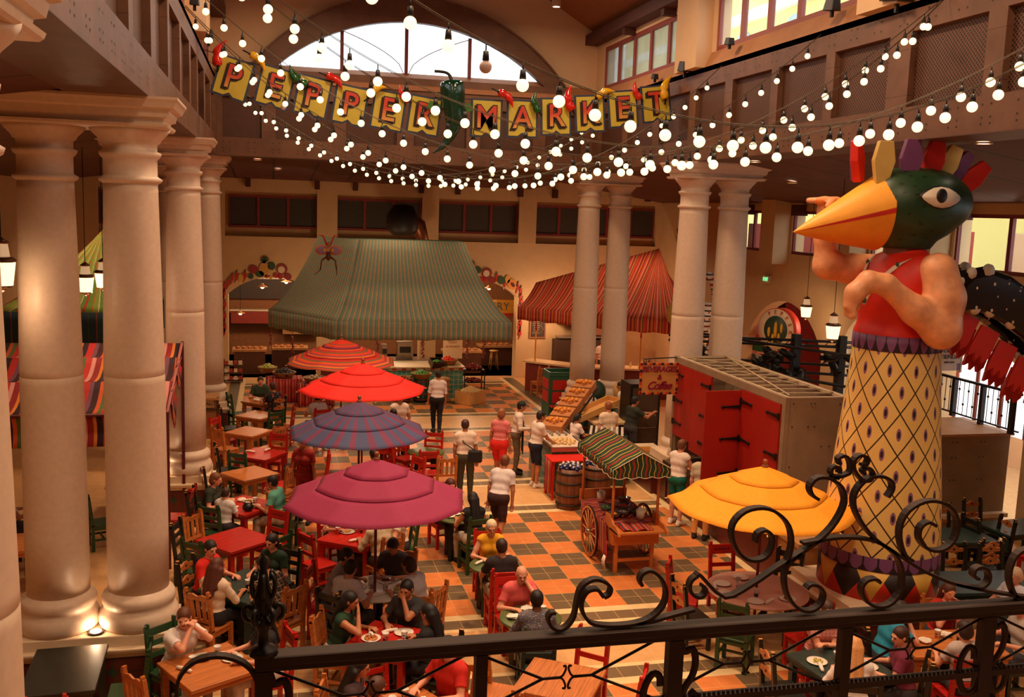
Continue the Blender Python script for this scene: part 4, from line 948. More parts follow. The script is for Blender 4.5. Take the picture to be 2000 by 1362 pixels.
PT = [
 ('T1', 95, .68, 'person in a dark green shirt eating at the farthest left table', dict(shirt=(50, 66, 44), hair=BRN, skin='pink', lean=14)),
 ('T1', 300, .68, 'person in a dark floral shirt with back turned, by the far produce baskets', dict(shirtmat=floralm, hair=BRN, lean=8)),
 ('T6', 165, .72, 'person in dark green leaning over the family table', dict(shirt=(44, 52, 36), hair=(120, 70, 40), skin='pink', lean=18, style='bob', fem=True)),
 ('T6', 235, .60, 'small child in a white top seated at the family table', dict(shirt=(224, 214, 210), hair=BRN, sc=.82, pz=.68, skin='pink', lean=10)),
 ('T6', 340, .72, 'person in a teal green shirt eating at the family table', dict(shirt=(96, 170, 150), pants=(190, 160, 136), hair=DARKHAIR, lean=16, rh=(.1, .34, .98), extra=glasses)),
 ('T8', 150, .70, 'person in a bright red shirt at the dark table of four', dict(shirt=(220, 34, 20), pants=(50, 46, 60), hair=DARKHAIR, skin='pink', lean=10, hy=-25, h=.012)),
 ('T8', 232, .70, 'person with long curly brown hair and cream blouse, back turned', dict(shirt=(232, 204, 178), sleeve='half', pants=(30, 28, 32), hair=(92, 44, 28), style='curly', fem=True, lean=6, h=.012)),
 ('T8', 52, .70, 'person in a dark green top facing the curly-haired woman', dict(shirt=(26, 54, 36), hair=DARKHAIR, skin='pink', fem=True, style='bob', lean=10, h=.012)),
 ('T8', 312, .70, 'person in a brown and white plaid shirt bent over a book', dict(shirtmat=plaidm, hair=(44, 26, 18), skin='pink', lean=30, hp=34, h=.012)),
 ('T9', 130, .66, 'person in a white polo resting chin on clasped hands', dict(shirt=(236, 226, 222), pants=(220, 210, 200), hair=(96, 50, 28), skin='pink', lean=16, lh=(-.02, .33, 1.13), rh=(.03, .33, 1.12), el=(-.5, .9, -.6), hy=-40, h=.011)),
 ('T9', 18, .72, 'person in black with long dark hair behind the railing post', dict(shirt=(26, 24, 28), pants=(226, 216, 206), hair=(24, 16, 16), style='long', fem=True, skin='pink', lean=8, h=.011)),
 ('T11', 158, .70, 'person with long black hair in a dark green tank top', dict(shirt=(26, 62, 40), sleeve='none', pants=(200, 186, 170), hair=(20, 14, 14), style='long', fem=True, skin='tan', lean=16, rh=(.06, .32, 1.08), h=.011)),
 ('T11', 58, .70, 'person in dark grey tee with chin on fist at the red table', dict(shirt=(52, 50, 52), hair=(20, 14, 12), skin='tan', lean=14, lh=(.0, .28, 1.13), h=.011, el=(-.4, .5, -.8))),
 ('T11', 318, .70, 'person in black with long black hair seen from behind under the handrail', dict(shirt=(22, 20, 22), sleeve='long', pants=(40, 36, 44), hair=(18, 12, 12), style='long', fem=True, skin='tan', lean=8, h=.012)),
 ('T12', 165, .68, 'person with wavy black hair and bare shoulders below the handrail', dict(shirt=(70, 50, 54), sleeve='none', hair=(22, 14, 14), style='curly', fem=True, skin='tan', lean=12, h=.012)),
 ('T12', 225, .66, 'person in a red shirt with short brown hair at the picture bottom', dict(shirt=(226, 44, 30), hair=(84, 46, 30), skin='pink', lean=10, h=.012)),
 ('T12', 35, .70, 'broad person in a red vee-neck shirt below the handrail', dict(shirt=(206, 36, 24), pants=(60, 50, 60), hair=DARKHAIR, skin='pink', lean=8, h=.012, sc=1.04)),
 ('T14', 160, .72, 'person in a pale grey tee in the plum umbrella shade, farther left one', dict(shirt=(150, 140, 142), hair=DARKHAIR, lean=22)),
 ('T14', 222, .76, 'person in a white tee with a dark animal print on the back', dict(shirt=(196, 184, 182), hair=DARKHAIR, lean=16, h=.012, extra=back_print)),
 ('T14', 318, .74, 'person in a white tee with brown hair at the plum umbrella table', dict(shirt=(190, 178, 176), hair=(50, 28, 20), lean=20, style='bob')),
 ('T14', 62, .76, 'person in a dark grey tee looking down under the plum umbrella', dict(shirt=(70, 66, 66), hair=DARKHAIR, lean=18, hp=34)),
 ('T15', 115, .72, 'person in a pink blouse eating fries under the plum umbrella edge', dict(shirt=(226, 150, 140), sleeve='half', hair=BRN, fem=True, lean=14, skin='pink')),
 ('T15', 300, .72, 'person in a baggy cream tee with back turned beyond the plum umbrella', dict(shirt=(220, 196, 160), hair=DARKHAIR, lean=14, sleeve='half')),
 ('T15', 5, .74, 'person in a white tee on a green chair beyond the plum umbrella', dict(shirt=(226, 208, 188), hair=BRN, lean=6, skin='pink')),
 ('T16', 105, .60, 'person with long red-brown hair in an orange-red top at a round table', dict(shirt=(170, 44, 26), hair=(80, 30, 22), style='curly', fem=True, skin='pink', lean=16)),
 ('T16', 282, .66, 'person with long black hair in a black vest on a green chair', dict(shirt=(24, 22, 24), sleeve='none', pants=(196, 180, 160), hair=(24, 16, 16), style='long', fem=True, lean=8)),
 ('T17', 85, .58, 'person with white hair and glasses in a bright yellow top', dict(shirt=(240, 170, 30), sleeve='none', pants=(196, 180, 160), hair=(226, 200, 164), style='bob', fem=True, skin='pink', lean=14, extra=glasses)),
 ('T17', 268, .62, 'person in a black tee facing the yellow-clad lady', dict(shirt=(40, 28, 30), pants=(176, 156, 130), legs='shorts', hair=(52, 28, 20), lean=6)),
 ('T18', 95, .62, 'balding person in a pink tee with hand on chin', dict(shirt=(220, 90, 90), pants=(214, 190, 160), hair=(70, 40, 28), style='bald', skin='pink', lean=18, lh=(-.06, .27, 1.1), h=.012, hy=-10)),
 ('T18', 262, .66, 'person in a grey patterned shirt facing the balding man', dict(shirtmat=paism, sleeve='half', hair=(24, 16, 14), skin='dark', lean=10, h=.012)),
 ('T21', 80, .74, 'person in a pink checked shirt with arms folded at the slate table', dict(shirtmat=checkm, hair=BRN, skin='pink', lean=12, lh=(.08, .36, .84), rh=(-.08, .38, .84), extra=glasses)),
 ('T21', 250, .66, 'person with blond hair and draped white blouse, back turned', dict(shirt=(244, 232, 224), sleeve='half', hair=(220, 156, 96), style='long', fem=True, skin='pink', lean=12, h=.012)),
 ('T21', 330, .74, 'person in a deep purple polo at the slate table', dict(shirt=(110, 30, 56), hair=(60, 26, 16), skin='pink', lean=8, h=.012, hy=30)),
]
for key, a, d, lab, kw in PT:
    x, y = at(TC[key], a, d); person(lab, (x, y, 0), a+90, **kw)
for x, y, f, lab, kw in [(7.66, 10.6, -98, 'person in a turquoise tee leaning on the oblong table', dict(shirt=(40, 140, 170), hair=(36, 22, 16), skin='pink', lean=20, rh=(.05, .34, 1.05), h=.012)),
    (8.95, 11.14, 172, 'person in a red sleeveless dress with hands clasped', dict(shirt=(190, 40, 26), sleeve='none', hair=(80, 40, 26), style='long', fem=True, skin='pink', lean=12, lh=(-.02, .28, 1.0), rh=(.03, .28, 1.0))),
    (8.25, 9.72, -8, 'person in a grey tee with dark hair on the red ladder-back chair', dict(shirt=(190, 170, 162), hair=(50, 26, 20), style='bob', fem=True, skin='pink', lean=8, h=.012)),
    (9.62, 10.3, 82, 'person in a pale grey shirt behind the dark railing scroll', dict(shirt=(186, 176, 166), hair=(150, 100, 60), skin='pink', lean=8)),
    (10.35, 11.35, 100, 'grey-haired person in white and blue at the right edge', dict(shirt=(220, 220, 230), hair=(214, 180, 150), style='bob', fem=True, skin='pink', lean=4)),
    (-4.4, 17.5, -60, 'person in a white shirt glimpsed between the nearest columns', dict(shirt=(216, 206, 196), hair=DARKHAIR, lean=4)),
    (-5.3, 14.4, -100, 'person in white seated in the dim left aisle', dict(shirt=(206, 196, 188), hair=BRN, lean=4)),
    (-3.25, 11.3, -85, 'person in pale clothes at the dark oblong table', dict(shirt=(190, 150, 130), hair=BRN, skin='pink', lean=6))]:
    person(lab, (x, y, 0), f, **kw)
for x, y in ((10.35, 11.35), ): chair('ladder-dark', x, y, 100, 'dark green ladder-back chair under the grey-haired person at right')
chair('ladder-dark', -4.4, 17.5, -60, 'dark green ladder-back chair glimpsed between the nearest columns'); chair('ladder-dark', -5.3, 14.4, -100, 'dark chair in the dim left aisle under a person in white')
# standing people
for x, y, f, lab, kw in [
    (4.38, 26.2, 0, 'person in a white shirt and black trousers walking beside the produce stand', dict(shirt=(226, 206, 200), pants=(28, 24, 26), hair=(40, 24, 18), sleeve='half', lf=(-.06, .12, .05), rf=(.06, -.12, .08), side=4)),
    (3.97, 19.9, -12, 'person in a white tee with a black shoulder bag', dict(shirt=(232, 204, 184), pants=(70, 66, 48), hair=(70, 40, 28), lean=12, extra=shoulder_bag, side=-3)),
    (4.95, 21.0, -30, 'person in a pink top and red shorts walking past the counter', dict(shirt=(222, 120, 120), pants=(226, 36, 26), legs='shorts', hair=(150, 90, 50), style='bob', fem=True, lf=(-.09, .22, .05), rf=(.09, -.2, .08), shoes=(226, 210, 196))),
    (5.55, 21.9, -100, 'person in a white chef shirt, dark cap and black apron', dict(shirt=(230, 206, 192), sleeve='long', pants=(110, 90, 70), hair=(30, 20, 16), extra=lambda r, d: (cap_hat((30, 34, 26))(r, d), apron(r, d)), lh=(-.12, .3, 1.1), rh=(.14, .3, 1.12))),
    (5.72, 20.75, -80, 'person in a white tee with blue sleeves and navy shorts', dict(shirt=(232, 214, 200), pants=(28, 28, 50), legs='shorts', hair=(36, 22, 16), shoes=(232, 220, 206), lh=(-.05, .42, 1.0), rh=(.12, .4, 1.02))),
    (4.0, 16.9, -35, 'person in a pale top hurrying past the round tables', dict(shirt=(222, 206, 204), pants=(60, 30, 26), legs='shorts', hair=(120, 64, 36), lean=24, lf=(-.09, .26, .05), rf=(.09, -.26, .12))),
    (7.75, 21.6, 5, 'person in a cream short-sleeved shirt seen from behind by the bottles', dict(shirt=(236, 206, 178), pants=(70, 56, 40), hair=(150, 84, 50), skin='pink')),
    (8.55, 22.3, -75, 'person in a dark patterned shirt reaching across the beverage counter', dict(shirt=(40, 44, 34), hair=(26, 18, 14), lh=(.1, .5, 1.3), rh=(.25, .5, 1.35))),
    (7.85, 17.75, -60, 'person in a white tank top and green shorts at the booth', dict(shirt=(238, 216, 200), sleeve='none', pants=(20, 110, 90), legs='shorts', hair=(120, 70, 44), style='short', skin='pink', shoes=(226, 214, 200), lh=(.0, .35, 1.1), rh=(.2, .38, 1.08))),
    (7.98, 16.85, -40, 'person in khaki trousers mostly hidden under the yellow umbrella', dict(shirt=(210, 190, 160), pants=(236, 166, 90), hair=BRN, skin='pink')),
    (6.85, 21.5, -70, 'child in a white ruffled top reaching for drink bottles', dict(shirt=(238, 214, 206), pants=(40, 30, 34), hair=(24, 16, 14), style='pony', fem=True, sc=.86, lh=(-.05, .45, 1.12), rh=(.15, .4, 1.15))),
    (3.0, 23.6, 190, 'person in white with dark hair facing the camera behind the blue umbrella', dict(shirt=(226, 200, 180), hair=(24, 16, 14), pz=.86)),
    (.62, 18.9, 150, 'person in a dark red dress behind the plum umbrella', dict(shirt=(150, 30, 22), pants=(150, 30, 22), hair=BRN, fem=True)),
    (11.35, 33.0, -150, 'person in white working behind the striped snack counter', dict(shirt=(226, 206, 190), hair=(50, 30, 20))),
    (9.1, 24.3, 60, 'person in white and red seen behind the hanging sign', dict(shirt=(226, 210, 200), pants=(200, 40, 30), hair=(30, 20, 16)))]:
    person(lab, (x, y, 0), f, sit=False, **kw)
for x, y, lab in ((2.85, 23.0, 'person with black hair sitting just behind the blue umbrella'), (2.0, 19.15, 'person whose dark hair shows above the plum umbrella'), (1.15, 25.2, 'person in pale blue sitting in the red umbrella shade')):
    person(lab, (x, y, 0), 20, shirt=(200, 196, 200) if y > 20 else (232, 226, 214), hair=DARKHAIR); chair('ladder-red', x, y-.02, 20, 'red ladder-back chair under the '+lab)
for x, y, a, lab in ((2.75, 19.7, 120, 'near the right edge of the blue umbrella'), (2.45, 20.6, 200, 'half under the blue umbrella, farther one'), (.9, 20.3, 90, 'in the shade left of the blue umbrella')):
    chair('panel-red', x, y, a, 'red panel-back chair '+lab)
# ---- tableware
ZT = .76
def items(key, lst, words):
    c = TC[key]
    for i, (kind, a, d) in enumerate(lst):
        x, y = at(c, a, d); sd = SIDE(a)
        if kind == 'cup': cup(x, y, ZT, 'printed paper cup on the %s of %s' % (sd, words))
        elif kind == 'nap': napkin(x, y, ZT, R_(a*7 % 360), 'rolled white napkin on the %s of %s' % (sd, words))
        elif kind == 'paper': crumpled(x, y, ZT, 'crumpled white paper on the %s of %s' % (sd, words))
        else: plate(x, y, ZT, kind, 'plate%s at %s of %s' % ({'none': '', 'waffle': ' with waffle and cream', 'pasta': ' of red pasta', 'salad': ' of salad', 'meat': ' of brown stew', 'fries': ' of fries'}[kind], sd, words))
items('T1', [('nap', 130, .2), ('cup', 350, .15), ('paper', 200, .15)], 'the farthest left table')
items('T4', [('nap', 150, .25), ('nap', 60, .28)], 'the far red table')
items('T6', [('fries', 60, .2), ('salad', 320, .22), ('cup', 10, .2), ('paper', 100, .22), ('cup', 180, .3), ('nap', 240, .3)], 'the family table')
items('T8', [('paper', 60, .12), ('cup', 285, .1)], 'the dark table of four')
items('T9', [('salad', 120, .22), ('cup', 175, .2), ('nap', 200, .3), ('cup', 75, .26), ('salad', 25, .27), ('nap', 50, .3)], 'the lower left table')
items('T11', [('waffle', 175, .22), ('nap', 225, .26), ('cup', 240, .1), ('nap', 80, .18), ('none', 30, .24), ('cup', 340, .2), ('salad', 305, .26)], 'the red table under the handrail')
items('T12', [('waffle', 20, .2), ('cup', 150, .18), ('cup', 90, .24), ('nap', 120, .2), ('salad', 215, .22)], 'the table below the handrail')
items('T14', [('cup', 200, .12), ('cup', 300, .16), ('salad', 330, .3), ('meat', 60, .25), ('nap', 260, .32), ('cup', 120, .18), ('fries', 170, .3)], 'the plum umbrella table')
items('T15', [('fries', 130, .22), ('cup', 60, .15), ('nap', 260, .3), ('cup', 160, .32), ('paper', 20, .3)], 'the red table beyond the umbrella')
items('T16', [('fries', 120, .14), ('paper', 200, .2), ('paper', 10, .2)], 'the two women\'s table')
items('T17', [('nap', 160, .22), ('paper', 240, .2)], 'the yellow-clad lady\'s table')
items('T18', [('cup', 20, .2), ('paper', 180, .25), ('paper', 90, .25)], 'the bald man\'s table')
items('T20', [('none', 150, .5), ('nap', 165, .62), ('none', 190, .55), ('nap', 205, .6), ('none', 95, .45), ('cup', 140, .28), ('cup', 180, .3), ('cup', 240, .3), ('nap', 262, .5), ('none', 240, .52), ('meat', 300, .5), ('cup', 325, .4)], 'the yellow umbrella table')
items('T21', [('salad', 160, .3), ('nap', 190, .33), ('pasta', 335, .3), ('paper', 30, .25), ('nap', 10, .3), ('cup', 100, .1)], 'the slate table')
TC['T22'] = (8.55, 10.45)
items('T22', [('paper', 170, .3), ('cup', 110, .15), ('paper', 60, .2), ('none', 320, .3), ('nap', 340, .35), ('cup', 10, .2)], 'the oblong table below the bird')
bk = M(); bk.box((0, 0, .012), (.28, .2, .02)); obj('open_book', bk, paper, None, 'white open book before the person in plaid', 'book', loc=(-.18, 13.6, ZT), rz=R_(40))
bg_ = M(); bg_.sph((0, 0, .07), (.1, .08, .075), 12); bg_.tube([(.07, 0, .12), (.04, 0, .19), (-.04, 0, .19), (-.07, 0, .12)], .008, 6); obj('handbag', bg_, mat('black_leather', (22, 18, 20), .4), None, 'small black handbag on the family table corner', 'bag', loc=(-.42, 17.32, ZT))
# ================================================================ bird statue
def skirt_mat():
    t = Mt('painted_scales', (232, 196, 116), .45, noise=.05, nscale=4); u, v, w = t.coord('UV')
    a = u*11+v*5.0; b = u*11-v*5.0; fa = a.fract()-.5; fb = b.fract()-.5
    da = (fa.abs()-.5).abs(); db = (fb.abs()-.5).abs()
    # diamond cells centred where fa = fb = 0
    q = (fa+fb)*.5; p = (fa-fb)*.5     # q along u, p along v
    r = (q*q*3.2+p*p).pow(.5)
    t.mix(r < .155, (140, 96, 130)); t.mix(r < .085, (40, 24, 34))
    t.mix((da < .028).max(db < .028), (52, 34, 22)); return t.done()
def band_mat():
    t = Mt('painted_triangle_band', (34, 24, 26), .5, noise=.05); u, v, w = t.coord('UV')
    x = (u*7).fract(); d = (x-.5).abs()*2
    t.mix(d < (v*-1+1)*.85+.12, (204, 40, 24)); t.mix((d < v*.62-.02)*(v > .04), (220, 170, 70)); return t.done()
def scallop_mat():
    t = Mt('purple_scallops', (122, 74, 122), .5, noise=.05); u, v, w = t.coord('UV')
    x = ((u*26).fract()-.5).abs(); t.mix((x > .44).max((x*x*2.2+v*-1+1 > 1.0)), (40, 22, 34)); return t.done()
def paint(name, c=None, **k): return mat(name, c, .5, noise=.10, nscale=3, **k)
BX, BY = 8.8, 12.42
bird = thing('bird_statue', 'giant painted bird-headed statue in a red vest and diamond-scaled skirt', 'statue', (BX, BY, 0))
m = M(); m.lathe([(.86, .8), (.855, 1.25)], n=56); obj('base_band', m, band_mat(), bird)
m = M(); m.lathe([(.862, 1.25), (.85, 1.45)], n=56, caps=False); obj('lower_scallop_band', m, scallop_mat(), bird)
m = M(); m.lathe([(.845, 1.44), (.815, 1.9), (.765, 2.5), (.70, 3.2), (.64, 3.9), (.61, 4.4)], n=56, caps=False); obj('skirt', m, skirt_mat(), bird)
m = M(); m.lathe([(.62, 4.36), (.625, 4.46), (.62, 4.58), (.5, 4.6)], n=56, caps=False); obj('waist_band', m, scallop_mat(), bird)
im = Imp(); im.ell((0, 0, 4.55), (.60, .60, .25), 0, k=.1); im.cap((0, 0, 4.6), (-.05, 0, 4.95), .53, .5, k=.2)
im.cap((-.08, -.16, 5.15), (-.08, .16, 5.15), .46, k=.2); im.cap((.02, -.34, 5.45), (.02, .34, 5.45), .30, k=.25); im.cap((0, 0, 5.5), (0, 0, 5.72), .34, .26, k=.2)
V, F, T = implicit(im, .04); V[:, 2] = np.maximum(V[:, 2], 4.5)
link(bpy.data.objects.new('vest', fast_mesh('vest', V, F)), bird).data.materials.append(paint('scarlet_paint', (214, 36, 16)))
m = M(); m.lathe([(.30, 5.66), (.30, 5.8), (.34, 5.95)], (.0, 0, 0), 28); obj('neck', m, paint('mauve_grey_paint', (136, 104, 100)), bird)
# collar: white V with green dots, following the chest
def on_vest(y, z):  # front x of the vest at y,z by ray over the mesh
    d = np.hypot(V[:, 1]-y, V[:, 2]-z); w = np.argsort(d)[:12]; w = w[V[w, 0] < .1]
    return V[w, 0].min()-.012 if len(w) else -.3
m = M(); dots = M()
for s in (-1, 1):
    for i in range(8):
        t0, t1 = i/8, (i+1)/8
        def P(t, o): y = s*(.02+.44*t)+s*o; z = 4.98+.70*t-abs(o)*.3; return (on_vest(y, z) if t < .9 else on_vest(s*.42, 5.6)+.1*t, y, z)
        a, b, c, d = P(t0, 0), P(t1, 0), P(t1, -.10), P(t0, -.10*min(1, t0*4))
        m.add([a, b, c, d, tuple(np.array(a)+(.02, 0, 0)), tuple(np.array(b)+(.02, 0, 0)), tuple(np.array(c)+(.02, 0, 0)), tuple(np.array(d)+(.02, 0, 0))], [(0, 1, 2, 3), (3, 2, 1, 0), (4, 5, 6, 7), (0, 4, 5, 1), (3, 2, 6, 7)])
        if i % 2 == 1: q = P(t0, -.05); dots.sph(q, (.018, .035, .045), 8)
co = obj('collar', m, paint('collar_white', (222, 208, 190)), bird); obj('collar_dots', dots, paint('leaf_green_paint', (44, 76, 44)), co)
# head
def head_mat():
    t = Mt('green_feather_paint', (32, 62, 34), .42, noise=.2, nscale=3); n = t.node('ShaderNodeTexVoronoi'); n.inputs['Scale'].default_value = 9
    tc = t.node('ShaderNodeTexCoord'); mp = t.node('ShaderNodeMapping'); mp.inputs['Scale'].default_value = (.6, 1, 1.5); t.nt.links.new(tc.outputs['Object'], mp.inputs[0]); t.nt.links.new(mp.outputs[0], n.inputs['Vector'])
    t.mix(E(t.nt, n.outputs['Distance']) < .22, (16, 26, 16)); return t.done()
im = Imp(); im.cap((-.02, 0, 5.98), (.0, 0, 6.1), .38, .46, k=.2); im.ell((.14, 0, 6.45), (.78, .60, .50), k=.25); im.ell((-.25, 0, 6.4), (.5, .5, .46), k=.2)
V2, F2, T2 = implicit(im, .045); V2[:, 2] = np.maximum(V2[:, 2], 5.8)
link(bpy.data.objects.new('head', fast_mesh('head', V2, F2)), bird).data.materials.append(head_mat())
# beak: loft from an ellipse at the face to the tip
tip = np.array((-1.80, 0, 5.98)); bc = np.array((-.52, 0, 6.33))
def ring(t, a):
    c = bc+(tip-bc)*t; k = (1-t)**.92
    top = .50 if math.sin(a) > 0 else .60
    bow = .0
    return c+np.array((.10*math.sin(a)*0-(.10 if math.sin(a) > 0 else -.16)*abs(math.sin(a))*k*-1*(0), .47*k*math.cos(a), top*k*math.sin(a)*(1 if math.sin(a) > 0 else .95)))
for nm, a0, a1, c in (('upper_beak', .06, math.pi-.06, (246, 166, 38)), ('lower_beak', math.pi+.06, 2*math.pi-.06, (236, 140, 30))):
    m = M(); m.grid(lambda u, v: tuple(ring(v*.995, a0+(a1-a0)*u)), 18, 12); m.add([ring(0, a0+(a1-a0)*i/18) for i in range(19)], [list(range(19))[::1]])
    o = obj(nm, m, paint(nm+'_paint', c), bird)
m = M()
for s in (0, math.pi): m.grid(lambda u, v: tuple(ring(v*.99, s+(-.075+.15*u))*(1, 1.0, 1)+np.array((0, 0, .0))), 2, 12)
obj('mouth_line', m, paint('mouth_red', (200, 34, 18)), bird)
# eyes
def head_y(x, z, s):
    w = (V2[:, 1]*s > .1); d = np.hypot(V2[:, 0]-x, V2[:, 2]-z)+(~w)*9; k = np.argsort(d)[:4]; return V2[k, 1].mean()
for s in (-1, 1):
    cx, cz = .08, 6.52
    def almond(k, off, n=16):
        pts = []
        for i in range(n):
            a = 2*math.pi*i/n; x = .30*k*math.cos(a); z = .145*k*math.sin(a)*(1-.45*abs(math.cos(a))**2); pts.append((cx+x, head_y(cx+x, cz+z, s)+s*off, cz+z))
        return pts
    for nm, k, off, c in (('eye_outline', 1.12, .012, (24, 20, 18)), ('eye_white', 1, .022, (226, 210, 192))):
        p = almond(k, off); c0 = (cx, head_y(cx, cz, s)+s*off*1.3, cz); m = M(); n = len(p)
        m.add(p+[c0]+[tuple(np.array(q)-(0, s*.08, 0)) for q in p], [(i, (i+1) % n, n) if s < 0 else ((i+1) % n, i, n) for i in range(n)]+[(i, n+1+i, n+1+(i+1) % n, (i+1) % n) for i in range(n)], sm=True)
        o = obj(nm, m, paint(nm, c), bird)
    m = M(); m.sph((cx-.02, head_y(cx, cz, s)+s*.02, cz+.02), (.085, .03, .10), 14); obj('pupil', m, paint('pupil_black', (20, 16, 16)), bird)
# crown of hexagonal boards
for i, (dx, z, ang, w, yy, c) in enumerate([(-.80, 7.0, -14, .22, .12, (210, 36, 16)), (-.70, 7.02, -9, .12, .34, (116, 62, 110)), (-.58, 6.98, 2, .30, -.16, (214, 180, 100)), (-.18, 7.02, 2, .30, -.20, (116, 62, 110)), (.20, 7.02, 10, .30, -.16, (210, 30, 16)), (.46, 6.98, 24, .28, -.12, (214, 176, 96)), (.70, 6.92, 32, .22, -.05, (116, 62, 110)), (.90, 6.80, 42, .28, -.1, (206, 34, 18))]):
    m = M(); h = .29; P = [(-w*.28, -h), (w*.28, -h), (w*.5, .02), (w*.32, h), (-w*.32, h), (-w*.5, .02)]
    m.prism(P, -.06, .06, axis='y', T=(rot3(0, R_(ang), R_(-14 if i > 1 else 30)), np.array((dx, yy, z)))); obj('crown_feather', m, paint('crown_%d_%d_%d' % c, c), bird, bev=.008)
skinp = Mt('streaked_flesh_paint', (228, 158, 112), .45, noise=.22, nscale=7).done()
im = Imp()   # near arm folded across the chest, hand hanging
for p, q, a, b in (((.10, -.62, 5.50), (.16, -.72, 5.15), .27, .27), ((.16, -.72, 5.15), (.12, -.78, 4.72), .27, .25), ((.12, -.78, 4.72), (-.28, -.74, 4.98), .245, .19), ((-.28, -.74, 4.98), (-.72, -.66, 5.32), .19, .135), ((-.72, -.66, 5.32), (-.95, -.60, 5.36), .135, .13), ((-.95, -.60, 5.36), (-1.12, -.57, 5.20), .13, .12), ((-1.12, -.57, 5.20), (-1.16, -.55, 5.02), .12, .10)): im.cap(p, q, a, b, k=.10)
for i in range(4): im.cap((-1.16, -.62+i*.055, 5.05), (-1.15, -.63+i*.06, 4.86+.015*abs(i-1)), .045, .035, k=.02)
im.cap((-1.04, -.50, 5.18), (-.98, -.47, 4.98), .05, .035, k=.03)
V3, F3, _ = implicit(im, .028); o = link(bpy.data.objects.new('folded_arm', fast_mesh('folded_arm', V3, F3)), bird); o.data.materials.append(skinp)
im = Imp()
for p, q, a, b in (((.05, .60, 5.45), (-.40, .66, 5.45), .25, .22), ((-.40, .66, 5.45), (-.80, .70, 5.50), .22, .20), ((-.80, .70, 5.50), (-.86, .70, 5.9), .19, .155), ((-.86, .70, 5.9), (-.90, .68, 6.28), .15, .11), ((-.90, .68, 6.28), (-.95, .66, 6.42), .11, .09)): im.cap(p, q, a, b, k=.09)
for i in range(4): im.cap((-.78, .58+i*.055, 6.46), (-1.16, .56+i*.06, 6.44), .05, .042, k=.03)
im.cap((-.9, .52, 6.44), (-1.02, .46, 6.36), .05, .04, k=.03)
V3, F3, _ = implicit(im, .028); o = link(bpy.data.objects.new('raised_arm', fast_mesh('raised_arm', V3, F3)), bird); o.data.materials.append(skinp)
# wings
WING = [(9.42, 4.95), (9.39, 5.31), (9.6, 5.51), (9.98, 5.58), (10.39, 5.47), (10.77, 5.25), (11.18, 4.84), (11.62, 4.22), (11.81, 3.51), (11.28, 4.06), (10.86, 4.47), (10.38, 4.76), (9.83, 4.98)]
black = mat('gloss_black_paint', (26, 20, 18), .2, noise=0)
for s, y0, nm in ((-1, 12.22, 'near_wing'), (1, 12.72, 'far_wing')):
    m = M(); k = len(WING); c0 = np.array((10.4, 4.95))
    rings = []
    for sc_, dy in ((.80, -.11), (.94, -.085), (1, 0), (.94, .085), (.80, .11)): rings.append([((c0+(np.array(p)-c0)*sc_)[0]-BX, y0+dy-BY, (c0+(np.array(p)-c0)*sc_)[1]) for p in WING])
    vs = [p for r in rings for p in r]; f = [list(range(k))[::-1], [4*k+i for i in range(k)]]
    for r in range(4): f += [(r*k+i, r*k+(i+1) % k, (r+1)*k+(i+1) % k, (r+1)*k+i) for i in range(k)]
    m.add(vs, f); w = obj(nm, m, black, bird)
    for p in range(0): pass
    d = M()
    for i, (x, z) in enumerate([(9.55, 5.36), (9.81, 5.27), (10.1, 5.33), (10.34, 5.34), (9.72, 5.48), (10.0, 5.51), (10.54, 5.24), (9.63, 5.08), (9.83, 4.99), (10.17, 5.15), (10.45, 5.1), (10.09, 4.95), (10.34, 4.97), (10.68, 4.97), (10.47, 4.78), (10.74, 4.74), (10.9, 4.9), (11.1, 4.7), (10.95, 4.45), (11.3, 4.4), (11.15, 4.2), (11.5, 4.1)]):
        r = .052+.018*((i*7) % 3); d.lathe([(r, -.06), (r*.95, .0), (0, .008)], (x-BX, y0-.104-BY, z), 12, rot=rot3(R_(90), 0, 0), sy=1.25)
    obj('wing_dots', d, paint('wing_dot_white', (226, 206, 178)), w)
    for i in range(6):
        t = i/5; x0, z0 = 9.48+1.75*t, 5.02-1.05*t**1.2; m = M(); L = .50; wd = .36
        P = [(-wd*.42, 0), (wd*.5, 0), (wd*.52, -L*.8), (wd*.3, -L*1.02), (wd*.12, -L*.8), (-.02, -L*1.05), (-wd*.2, -L*.82), (-wd*.45, -L*1.0), (-wd*.5, -L*.7)]
        m.prism(P, -.03, .03, axis='y', T=(rot3(0, R_(28-10*t), 0), np.array((x0-BX, y0-BY+.02*(i % 2), z0)))); obj('wing_feather', m, paint('wing_red', (196, 30, 18)), w, bev=.004)
# ================================================================ roofless booth with red doors
grey = Mt('weathered_grey_board', (150, 124, 98), .6, noise=.18, nscale=2.5).done(); reddoor = mat('red_door_paint', (168, 30, 18), .5, noise=.10, nscale=2)
booth = thing('booth', 'roofless grey booth with big red doors and black strap hinges', 'booth', (0, 0, 0))
x0, x1, y0, y1, zt = 8.44, 9.66, 14.75, 19.5, 3.17
m = M(); m.box2((x0, y0, .95), (x1, y0+.06, zt)); obj('end_panel', m, grey, booth); m = M(); m.box2((x0, y1-.06, .95), (x1, y1, zt)); obj('end_panel', m, grey, booth)
m = M(); m.box2((x1-.05, y0+.06, .95), (x1, y1-.06, zt)); obj('back_panel', m, grey, booth)
m = M(); m.box2((x0-.03, y0-.01, .95), (x0+.05, y0+.1, zt)); m.box2((x0-.03, y1-.1, .95), (x0+.05, y1+.01, zt)); m.box2((x0-.03, y0+.1, zt-.13), (x0+.05, y1-.1, zt)); m.box2((x0, y1-.2, .95), (x0+.08, y1-.1, zt-.1)); obj('front_frame', m, grey, booth)
